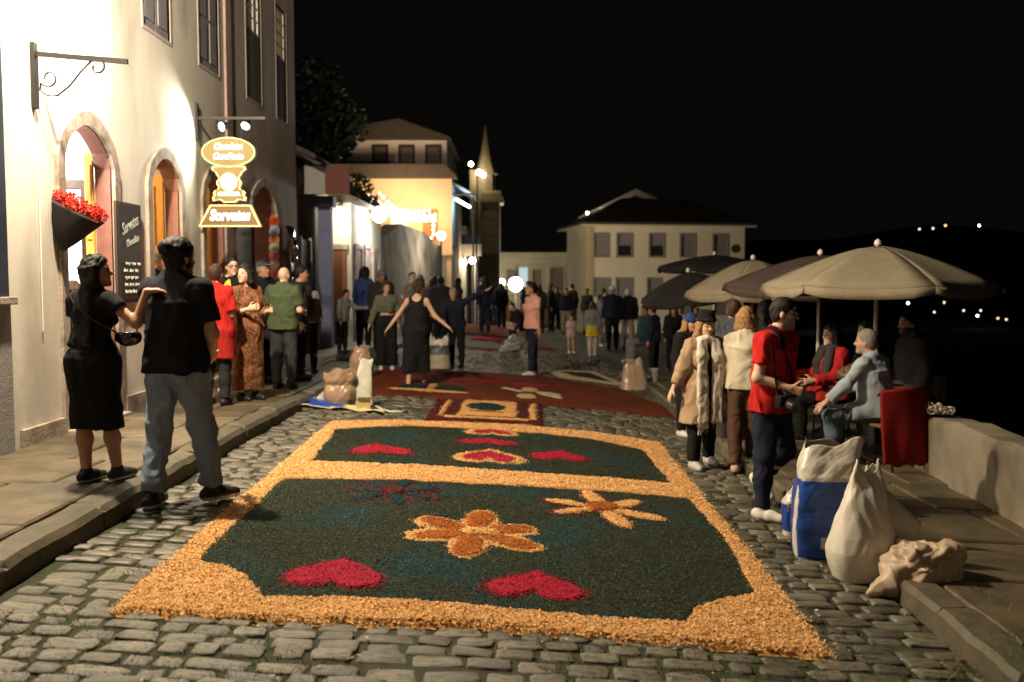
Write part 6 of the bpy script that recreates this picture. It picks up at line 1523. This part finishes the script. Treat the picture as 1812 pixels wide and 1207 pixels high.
# ================================================================ cafe furniture and umbrellas
def umbrella(label, loc, r, apex, rim, m, tilt=(0, 0), a0=0., n=8, pole_m=None, drop=.10):
    t = empty('cafe_umbrella', loc); tag(t, label, 'umbrella'); t.rotation_euler = (R(tilt[0]), R(tilt[1]), R(a0))
    V = []; F = []; sub = 6; rings = 7; N_ = n*sub
    for p in range(n):
        b0 = len(V)
        for j in range(rings+1):
            q = j/rings
            for i in range(sub+1):
                k = i/sub; a_, b_ = 2*math.pi*p/n, 2*math.pi*(p+1)/n
                rr = r*(.04 + .96*q); xx = rr*((1-k)*math.cos(a_) + k*math.cos(b_)); yy = rr*((1-k)*math.sin(a_) + k*math.sin(b_))
                V.append((xx, yy, rim + (apex-rim)*(1 - q**1.4) - .034*math.sin(math.pi*k)*q))
        for j in range(rings):
            for i in range(sub): F.append((b0+j*(sub+1)+i, b0+j*(sub+1)+i+1, b0+(j+1)*(sub+1)+i+1, b0+(j+1)*(sub+1)+i))
    co = obj('canopy', new_mesh('canopy', V, F, smooth=True), m, t); so = co.modifiers.new('t', 'SOLIDIFY'); so.thickness = .004
    V = []; F = []
    for p in range(n):
        b0 = len(V); a_, b_ = 2*math.pi*p/n, 2*math.pi*(p+1)/n
        for i in range(sub+1):
            k = i/sub; xx = r*((1-k)*math.cos(a_) + k*math.cos(b_)); yy = r*((1-k)*math.sin(a_) + k*math.sin(b_)); z = rim - .030*math.sin(math.pi*k); w = .012*math.sin(i*1.9+p)
            rd = min(k, 1-k)*sub; dr = drop*(1 if rd > .5 else .72)
            V += [(xx, yy, z-.003), (xx*(1.012+w), yy*(1.012+w), z-dr)]
        for i in range(sub): F.append((b0+2*i, b0+2*i+1, b0+2*i+3, b0+2*i+2))
    vo_ = obj('valance', new_mesh('valance', V, F, smooth=True), m, t); so = vo_.modifiers.new('t', 'SOLIDIFY'); so.thickness = .004
    PM_ = mat('pole_white', (.60, .57, .50), .5)
    MB().tube([(0, 0, .0), (0, 0, apex+.02)], .022, 10).build('pole', PM_, t)
    MB().lathe([(.012, 0), (.035, .02), (.03, .055), (.006, .075)], (0, 0, apex), 12).build('finial', M_WHITE, t)
    for i in range(n):
        a = 2*math.pi*i/n
        MB().tube([(0, 0, apex-.03), (r*.5*math.cos(a), r*.5*math.sin(a), rim + (apex-rim)*(1-.5**1.55) - .02), (r*.99*math.cos(a), r*.99*math.sin(a), rim-.01)], .006, 5).build('rib', PM_, t)
        MB().tube([(0, 0, rim-.15), (r*.5*math.cos(a), r*.5*math.sin(a), rim + (apex-rim)*(1-.5**1.55) - .025)], .005, 5).build('stretcher', PM_, t)
    MB().lathe([(.22, 0), (.22, .03), (.05, .06), (.03, .22)], (0, 0, 0), 16).build('base', M_IRON, t)
    return t
M_UB = cloth('beige_canvas', (.25, .215, .150), bump=.25, bscale=40); M_UD = cloth('brown_canvas', (.060, .042, .038), bump=.15); M_UK = cloth('black_canvas', (.020, .018, .018), bump=.15)
umbrella('large beige cafe umbrella nearest, over the man in light blue', (3.62, 9.55, zswr(3.62)), 1.12, 2.04, 1.66, M_UB, a0=-85, n=6)
umbrella('dark brown umbrella behind the large beige one', (3.70, 11.6, zswr(3.5)), 1.12, 2.0, 1.66, M_UD, tilt=(2, 3), a0=-70, n=6)
umbrella('farther pale umbrella left of the dark brown one', (3.40, 13.6, zswr(3.4)), .95, 1.98, 1.52, M_UB, a0=-60, n=6)
umbrella('wide black umbrella high behind the farther pale one', (3.65, 17.4, zswr(3.6)), 1.05, 2.15, 1.95, M_UK, a0=10)
umbrella('small tilted black umbrella leftmost of the cafe', (3.02, 15.3, zswr(3.0)), .78, 1.82, 1.48, M_UK, tilt=(0, -9), a0=30)
def chair(label, loc, rz, m, group=None):
    t = empty('cafe_chair', loc, R(rz)); tag(t, label, 'chair', group)
    MB().box(-.20, .20, -.20, .20, .38, .41, .01).build('seat', m, t)
    MB().box(-.20, .20, .17, .20, .50, .74, .01).build('backrest', m, t)
    for x_ in (-.18, .18):
        MB().tube([(x_, -.18, .39), (x_*1.05, -.20, 0)], .013, 6).build('leg', M_IRON, t); MB().tube([(x_, .18, .74), (x_, .19, .39), (x_*1.05, .23, 0)], .013, 6).build('leg', M_IRON, t)
    return t
M_CHW = mat('chair_wood', (.14, .07, .035), .6, var=.2)
chair('cafe chair under the light blue shirted man, backed with a red cloth', (3.45, 8.68, zswr(3.5)), -158, M_CHW)
chair('cafe chair under the woman in the red jacket', (3.47, 10.12, zswr(3.5)), -80, M_CHW); chair('cafe chair under the brown haired woman in black', (4.02, 10.62, zswr(4.0)), -80, M_CHW); chair('cafe chair under the bearded man', (4.25, 10.02, zswr(4.2)), -85, M_CHW)
# red cloth over the chair back
V = []; F = []; nx, nz = 26, 22
for j in range(nz):
    for i in range(nx):
        a = i/(nx-1)*2-1; b = j/(nz-1); x = a*(.30+.03*b); yb = .25 + .014*math.sin(a*5+b*3)*b + .007*math.sin(a*9+2-b*4)*b - .07*a*a*(1-b*.4)
        V.append((x, yb + .05*b, .76 - .68*b - .03*a*a*(1-b) + .02*math.sin(a*9)*(b > .9)))
for i in range(nx):
    a = i/(nx-1)*2-1; V.append((a*.27, .10, .70 - .02*a*a))
F = [(j*nx+i, j*nx+i+1, (j+1)*nx+i+1, (j+1)*nx+i) for j in range(nz-1) for i in range(nx-1)] + [(nz*nx+i, nz*nx+i+1, i+1, i) for i in range(nx-1)]
rc = obj('chair_cloth', new_mesh('chair_cloth', V, F, smooth=True), cloth('dark_red_cloth', (.19, .012, .010)), None, (3.45, 8.68, zswr(3.5)), (0, 0, R(-158))); so = rc.modifiers.new('t', 'SOLIDIFY'); so.thickness = .012
tag(rc, 'dark red cloth draped over the back of the nearest cafe chair', 'cloth')
tbl = empty('cafe_table', (3.62, 9.55, zswr(3.6))); tag(tbl, 'round cafe table around the pole of the large beige umbrella', 'table')
MB().lathe([(.30, .62), (.31, .64), (.31, .66), (.03, .66)], (0, 0, 0), 24).build('table_top', M_CHW, tbl); MB().lathe([(.05, .06), (.04, .3), (.05, .62)], (0, 0, 0), 10).build('stem', M_IRON, tbl)
hb2 = obj('handbag', sdf_mesh('handbag', [('e', np.array((0, 0, 0.)), np.eye(3), (.19, .12, .10), 0), ('e', np.array((.08, 0, .06)), np.eye(3), (.12, .09, .08), .04)], .012, fold=.022, ffreq=10), mat('brown_leather', (.11, .055, .03), .5, var=.3), None, (3.42, 9.45, zswr(3.4)+.76)); tag(hb2, 'slouchy brown leather bag on the cafe table', 'bag')
gch = empty('folding_chair', (-3.98, 8.62, .31), R(150)); tag(gch, 'folding chair with a grey cloth inside the first arched door', 'chair')
MB().box(-.2, .2, -.2, .2, .42, .45, .01).build('seat', K_CHAR, gch)
for x_ in (-.19, .19): MB().tube([(x_, .2, .85), (x_, -.2, 0)], .012, 6).build('leg', M_IRON, gch); MB().tube([(x_, .05, .44), (x_, .25, 0)], .012, 6).build('leg', M_IRON, gch)
V = [(-.22 + .44*i/12, .21 + .015*math.sin(i*1.7) + .01*j, .88 - .55*j/10) for j in range(11) for i in range(13)]
o = obj('cloth_back', new_mesh('cloth_back', V, [(j*13+i, j*13+i+1, (j+1)*13+i+1, (j+1)*13+i) for j in range(10) for i in range(12)], smooth=True), cloth('grey_cloth', (.22, .20, .18)), gch); so = o.modifiers.new('t', 'SOLIDIFY'); so.thickness = .01

# ================================================================ sacks and litter
def sack(name, label, loc, w, d, h, prof, m, rz=0, lean=(0, 0), colf=None, seed=0, crump=.012, n=56, rows=40, sq=3.2, top=0., cat='sack', vert=1.):
    """lofted sack; prof(v) -> width factor; open ragged top"""
    V = []; F = []
    uv = []
    for j in range(rows+1):
        v = j/rows; k = prof(v)
        for i in range(n):
            a = 2*math.pi*i/n; ca, sa = math.cos(a), math.sin(a)
            kk = (abs(ca)**sq + abs(sa)**sq)**(-1/sq)
            fl_ = k[1] if isinstance(k, tuple) else 1; kw = k[0] if isinstance(k, tuple) else k
            zt = h*v + (top*(math.sin(a*2+seed)+.6*math.sin(a*5+2*seed))*max(0, v-.8)*5 if top else 0)
            V.append((w/2*kw*ca*kk + lean[0]*v*v*h, d/2*kw*fl_*sa*kk + lean[1]*v*v*h, zt)); uv.append((a, v))
    for j in range(rows):
        for i in range(n): F.append((j*n+i, j*n+(i+1) % n, (j+1)*n+(i+1) % n, (j+1)*n+i))
    V = np.array(V); F = F + [tuple(range(n))[::-1]]
    uv = np.array(uv)
    me = new_mesh(name, V, F, smooth=True); nn = np.empty(len(V)*3, np.float32); me.vertex_normals.foreach_get('vector', nn); nn = nn.reshape(-1, 3)
    r1 = creases(V, seed, 8., 7, vert); r2 = creases(V, seed+40, 22., 7, vert)
    edge = np.clip(uv[:, 1]*14, 0, 1)
    V2 = V + nn*(crump*r1 + crump*.30*r2)[:, None]*(.35+.65*np.clip(uv[:, 1]*1.4, 0, 1))[:, None]*edge[:, None]
    V2[:, 2] = np.maximum(V2[:, 2], 0)
    me.vertices.foreach_set('co', V2.astype(np.float32).ravel())
    if colf is not None:
        ca = me.color_attributes.new('Col', 'FLOAT_COLOR', 'POINT'); c = np.ones((len(V), 4), np.float32); c[:, :3] = colf(V, uv); ca.data.foreach_set('color', c.ravel())
    me.update()
    o = obj(name, me, m, None, loc, (0, 0, R(rz))); so = o.modifiers.new('t', 'SOLIDIFY'); so.thickness = .003
    tag(o, label, cat); return o
M_WEAVE = mat('woven_plastic', (1, 1, 1), .42, var=.10, scale=20, vcol=True, bump=.25, bscale=140, spec=.5)
M_PLAST = mat('sack_plastic', (1, 1, 1), .30, var=.08, scale=12, vcol=True, bump=.35, bscale=22, spec=.5)
WHT = np.array((.58, .54, .46))
def blue_cols(V, uv):
    c = np.tile(WHT*.95, (len(V), 1)); a, v = uv[:, 0], uv[:, 1]
    zb = (v < .70 + .02*np.sin(a)); c[zb] = (.012, .055, .27)
    lt = V[:, 0] < -.155; c[lt & (V[:, 1] < -.02) & (V[:, 1] > -.075)] = WHT
    c[(V[:, 1] < -.05) & (V[:, 0] > -.02) & (v > .09) & (v < .20)] = WHT*.9
    return c
sack('sack', 'tall blue and white woven sack standing at the right kerb', (1.96, 6.02, gz(1.96)+.004), .36, .22, .72, lambda v: (1 - .10*(1-v)**6 + .04*math.sin(v*3), 1 if v < .72 else 1-.75*(v-.72)/.28), M_PLAST, -4, (.11, .03), blue_cols, 3, .011, 120, 90, 4.2, .028)
sack('sack', 'bulging white sack leaning between the blue sack and the crumpled one', (2.065, 5.58, gz(2.07)+.004), .37, .28, .66, lambda v: (.86+.24*math.sin(math.pi/2*min(v/.26, 1)) if v < .26 else 1.10 - .74*((v-.26)/.74)**1.15, 1 - .55*max(0, v-.4)), M_WEAVE, 10, (.06, .05), lambda V, uv: np.tile(WHT, (len(V), 1)), 8, .013, 110, 80, 2.8, .03, vert=.3)
# flap of the white sack falling to the right
flp = MB(); V = []; n = 16
for j in range(n):
    for i in range(n):
        a, b = i/(n-1), j/(n-1); V.append((2.10 + .02*a + .30*b*(1-.35*a), 5.63 + .04*math.sin(a*5+b*4) - .05*b, gz(2.1) + .66 - .42*a*(.35+.65*b) - .32*b + .015*math.sin(a*9)))
sk2 = obj('empty_sack', new_mesh('empty_sack', V, [(j*n+i, j*n+i+1, (j+1)*n+i+1, (j+1)*n+i) for j in range(n-1) for i in range(n-1)], colors=np.tile(WHT*.92, (n*n, 1)), smooth=True), M_WEAVE); so = sk2.modifiers.new('t', 'SOLIDIFY'); so.thickness = .01
tag(sk2, 'empty white sack folded over the right side of the bulging white sack', 'sack')
def beige_heap(label, loc, sx, sy, sz, seed, col, rz=0, name='sack', crump=.05, cat='sack'):
    A3 = np.array
    o_ = [('c', A3((-.9*sx, -.25*sy, .14*sz)), A3((.1*sx, 0, .36*sz)), .16*sz, .42*sz, .0), ('e', A3((.25*sx, .05*sy, .42*sz)), np.eye(3), (.80*sx, .85*sy, .48*sz), .10), ('c', A3((.1*sx, -.4*sy, .80*sz)), A3((.95*sx, -.1*sy, .74*sz)), .20*sz, .13*sz, .05),
          ('c', A3((-.35*sx, -.55*sy, .70*sz)), A3((.35*sx, -.65*sy, .86*sz)), .10*sz, .15*sz, .05), ('c', A3((-1.15*sx, -.3*sy, .06*sz)), A3((-.8*sx, -.25*sy, .14*sz)), .03*sz, .15*sz, .05), ('cut', A3((0, 0, 0.)), A3((0, 0, -1.)))]
    me = sdf_mesh('sack', o_, .008, seed=seed, colors=lambda V: np.tile(np.array(col), (len(V), 1)))
    V = np.empty(len(me.vertices)*3, np.float32); me.vertices.foreach_get('co', V); V = V.reshape(-1, 3); nn = np.empty(len(V)*3, np.float32); me.vertex_normals.foreach_get('vector', nn)
    V = V + nn.reshape(-1, 3)*(crump*.8*creases(V, seed, 6.) + crump*.45*creases(V, seed+30, 15.))[:, None]; V[:, 2] = np.maximum(V[:, 2], 0); me.vertices.foreach_set('co', V.astype(np.float32).ravel()); me.update()
    o = obj(name, me, M_WEAVE, None, loc, (0, 0, R(rz))); tag(o, label, cat); return o
beige_heap('crumpled beige sack slumped over the right kerb edge', (2.27, 5.33, gz(2.0)-.0), .26, .20, .30, 4, (.40, .30, .21), 8)
sack('small_bag', 'small blue and white bag printed in yellow behind the tall blue sack', (1.95, 6.50, gz(1.95)+.004), .19, .13, .32, lambda v: (.92+.1*math.sin(v*3.1) if v < .72 else 1.0-.9*(v-.72), 1 if v < .75 else 1-.6*(v-.75)/.25), M_PLAST, 5, (-.02, 0), lambda V, uv: np.where(((uv[:, 1] > .12) & (uv[:, 1] < .70))[:, None], np.array([(.012, .045, .22)]), WHT[None]*.9), 5, .010, 56, 40, 3, .03, 'bag')
sm = bpy.data.objects['small_bag']
text('Pica', .075, -.05, .205, -.078, mat('yellow_print', (.75, .55, .02), .5, emit=None), sm, .2, .0015, sx=.8, extr=.001)
# left group
BRW = np.array((.34, .22, .14))
sack('sack', 'fat brown paper sack with rolled top by the left kerb', (-2.06, 11.45, gz(-2.06)+.004), .36, .30, .40, lambda v: (.84+.26*math.sin(math.pi*v/.62*.9) if v < .62 else .92+.18*math.sin((v-.62)/.38*2.6), 1), M_PLAST, 0, (.02, 0), lambda V, uv: np.tile(BRW, (len(V), 1)), 11, .020, 84, 60, 2.4, .03)
sack('sack', 'tall white folded sack leaning beside the brown paper sack', (-1.80, 11.50, gz(-1.8)+.004), .26, .13, .54, lambda v: (1-.42*v, 1-.3*v), M_WEAVE, 8, (.10, .02), lambda V, uv: np.tile(np.array((.55, .55, .46)), (len(V), 1)), 12, .010, 56, 40, 4, .02)
sack('sack', 'upright pinkish brown sack behind the tall white sack', (-2.30, 14.6, gz(-2.3)+.004), .34, .26, .46, lambda v: (.92+.14*math.sin(3*v) - .9*max(0, v-.55), 1), M_PLAST, 0, (0, 0), lambda V, uv: np.tile(np.array((.38, .25, .18)), (len(V), 1)), 13, .016, 56, 40, 2.4, .02)
beige_heap('small white crumpled bag left of the brown paper sack', (-2.25, 11.6, gz(-2.25)), .09, .08, .14, 6, (.55, .50, .44), 0, 'small_bag', .03, 'bag')
V = []; n = 18
for j in range(n):
    for i in range(n):
        a, b = i/(n-1), j/(n-1); x = -2.46 + .52*a - .06*b; y_ = 11.05 + .75*b + .1*a
        V.append((x, y_, gz(x) + .03 + .03*fbm(np.array([(x, y_, 0)]), 5, 3)[0]))
V = np.array(V); cc = np.tile(np.array((.02, .06, .36)), (n*n, 1)); ii = np.arange(n*n) % n; jj = np.arange(n*n)//n; cc[(ii < 1) | (jj < 1) | (ii > n-2)] = WHT
bs = obj('plastic_sheet', new_mesh('plastic_sheet', V, [(j*n+i, j*n+i+1, (j+1)*n+i+1, (j+1)*n+i) for j in range(n-1) for i in range(n-1)], colors=cc, smooth=True), M_PLAST); so = bs.modifiers.new('t', 'SOLIDIFY'); so.thickness = .012; tag(bs, 'flat blue plastic sack with white edges lying by the left kerb', 'sack')
bx_ = empty('cardboard_box', (-1.74, 11.18, gz(-1.74)+.01), R(10)); tag(bx_, 'small yellowish cardboard box in front of the tall white sack', 'box')
M_CARD = mat('cardboard', (.48, .36, .16), .85, var=.15)
MB().box(-.08, .08, -.06, .06, 0, .11, .004).build('carton', M_CARD, bx_); MB().add([(-.08, -.06, .112), (.08, -.06, .112), (.10, -.11, .145), (-.06, -.11, .15), (-.08, -.06, .116), (.08, -.06, .116), (.10, -.11, .149), (-.06, -.11, .154)], [(0,1,2,3), (7,6,5,4), (0,3,7,4), (1,5,6,2), (3,2,6,7)]).build('flap', M_CARD, bx_)
V = []; n = 12
for j in range(n):
    for i in range(n):
        a, b = i/(n-1), j/(n-1); x = -2.1 + .62*a; y_ = 10.98 + .22*b + .08*math.sin(a*4); V.append((x, y_, gz(x) + .02 + .018*math.sin(a*9+b*5)))
ys_ = obj('paper_sheet', new_mesh('paper_sheet', V, [(j*n+i, j*n+i+1, (j+1)*n+i+1, (j+1)*n+i) for j in range(n-1) for i in range(n-1)], smooth=True), mat('yellow_paper', (.50, .45, .22), .8, var=.15)); so = ys_.modifiers.new('t', 'SOLIDIFY'); so.thickness = .006; tag(ys_, 'crumpled yellowish paper under the brown sack', 'paper')
tag(obj('rope', MB().tube([(-1.62, 11.35, .13), (-1.50, 11.2, .105), (-1.42, 11.1, .10), (-1.30, 11.15, .095), (-1.24, 11.25, .09)], .010, 6).mesh('rope', True), M_WHITE), 'loose white cord on the setts beside the tall white sack', 'cord')
sack('sack', 'pale cloth bag with handles behind the dancer', (-1.27, 16.7, gz(-1.27)+.004), .42, .28, .55, lambda v: (1-.25*v, 1-.3*v), M_WEAVE, 0, (0, 0), lambda V, uv: np.where((uv[:, 1] < .45)[:, None], np.array([(.30, .24, .17)]), np.where((uv[:, 1] < .75)[:, None], np.array([(.06, .06, .08)]), WHT[None]*.85)), 14, .02, 40, 26, 3, .06)
beige_heap('grey plastic bag on the roadway behind the girl in salmon', (.0, 21.8, gz(0)+.0), .24, .2, .36, 9, (.33, .32, .32), 0, 'sack', .06)
sack('sack', 'creased brown paper sack standing at the right edge of the rust carpet', (1.96, 15.3, gz(1.96)+.004), .46, .30, .44, lambda v: (1-.32*v, 1-.4*v), M_PLAST, 6, (-.04, 0), lambda V, uv: np.tile(np.array((.36, .25, .17)), (len(V), 1)), 16, .014, 60, 40, 2.8, .05)
sack('bucket', 'small grey pail right of the creased paper sack', (2.32, 15.6, zswr(2.32)-.05), .16, .16, .26, lambda v: (.8+.2*v, 1), M_PLAST, 0, (0, 0), lambda V, uv: np.tile(np.array((.25, .25, .25)), (len(V), 1)), 17, .004, 24, 10, 2, 0, 'bucket')
pf = empty('flower_posy', (3.80, 8.45, .44)); tag(pf, 'small pale flowers lying on the parapet behind the red cloth', 'flowers')
for i in range(7):
    r_ = np.random.default_rng(i+90); m_ = 60; d = r_.normal(size=(m_, 3)); d /= np.linalg.norm(d, axis=1)[:, None]; p = d*.035; t1 = np.cross(d, r_.normal(size=(m_, 3))); t1 /= np.linalg.norm(t1, axis=1)[:, None]; t2 = np.cross(d, t1)*.5 + d*.5
    obj('blossom', new_mesh('blossom', np.stack([p-t1*.012, p+t2*.014, p+t1*.012, p-t2*.006], 1).reshape(-1, 3), np.arange(4*m_).reshape(-1, 4)), mat('cream_petals', (.55, .50, .38), .8, island=.3), pf, ((i % 4-1.5)*.055, (i//4)*.05, .035 + .03*(i % 3 == 1)))
# small litter: leaves and paper scraps on the setts
n = 5200; P = np.c_[RNG.uniform(-2.4, 2.1, n), RNG.uniform(3.4, 12, n)]; dP = poly_sd(P, CARPET); P = P[(dP > .03) & (RNG.uniform(0, 1, n) < .05 + .5*np.exp(-dP/.10))]; n = len(P); a = RNG.uniform(0, 6.28, n); s_ = RNG.uniform(.005, .014, n)
c = np.c_[P, gz(P[:, 0]) + .008]; ux = np.c_[np.cos(a), np.sin(a), RNG.uniform(-.3, .3, n)]*s_[:, None]; uy = np.c_[-np.sin(a), np.cos(a), RNG.uniform(-.3, .3, n)]*s_[:, None]*.6
lt_ = obj('stray_flakes', new_mesh('stray_flakes', np.stack([c-ux, c+uy, c+ux, c-uy], 1).reshape(-1, 3), np.arange(4*n).reshape(-1, 4)), mat('stray_flake', (.50, .36, .18), .8, island=.5)); tag(lt_, 'stray sawdust flakes and scraps on the setts', 'scraps', kind='stuff')
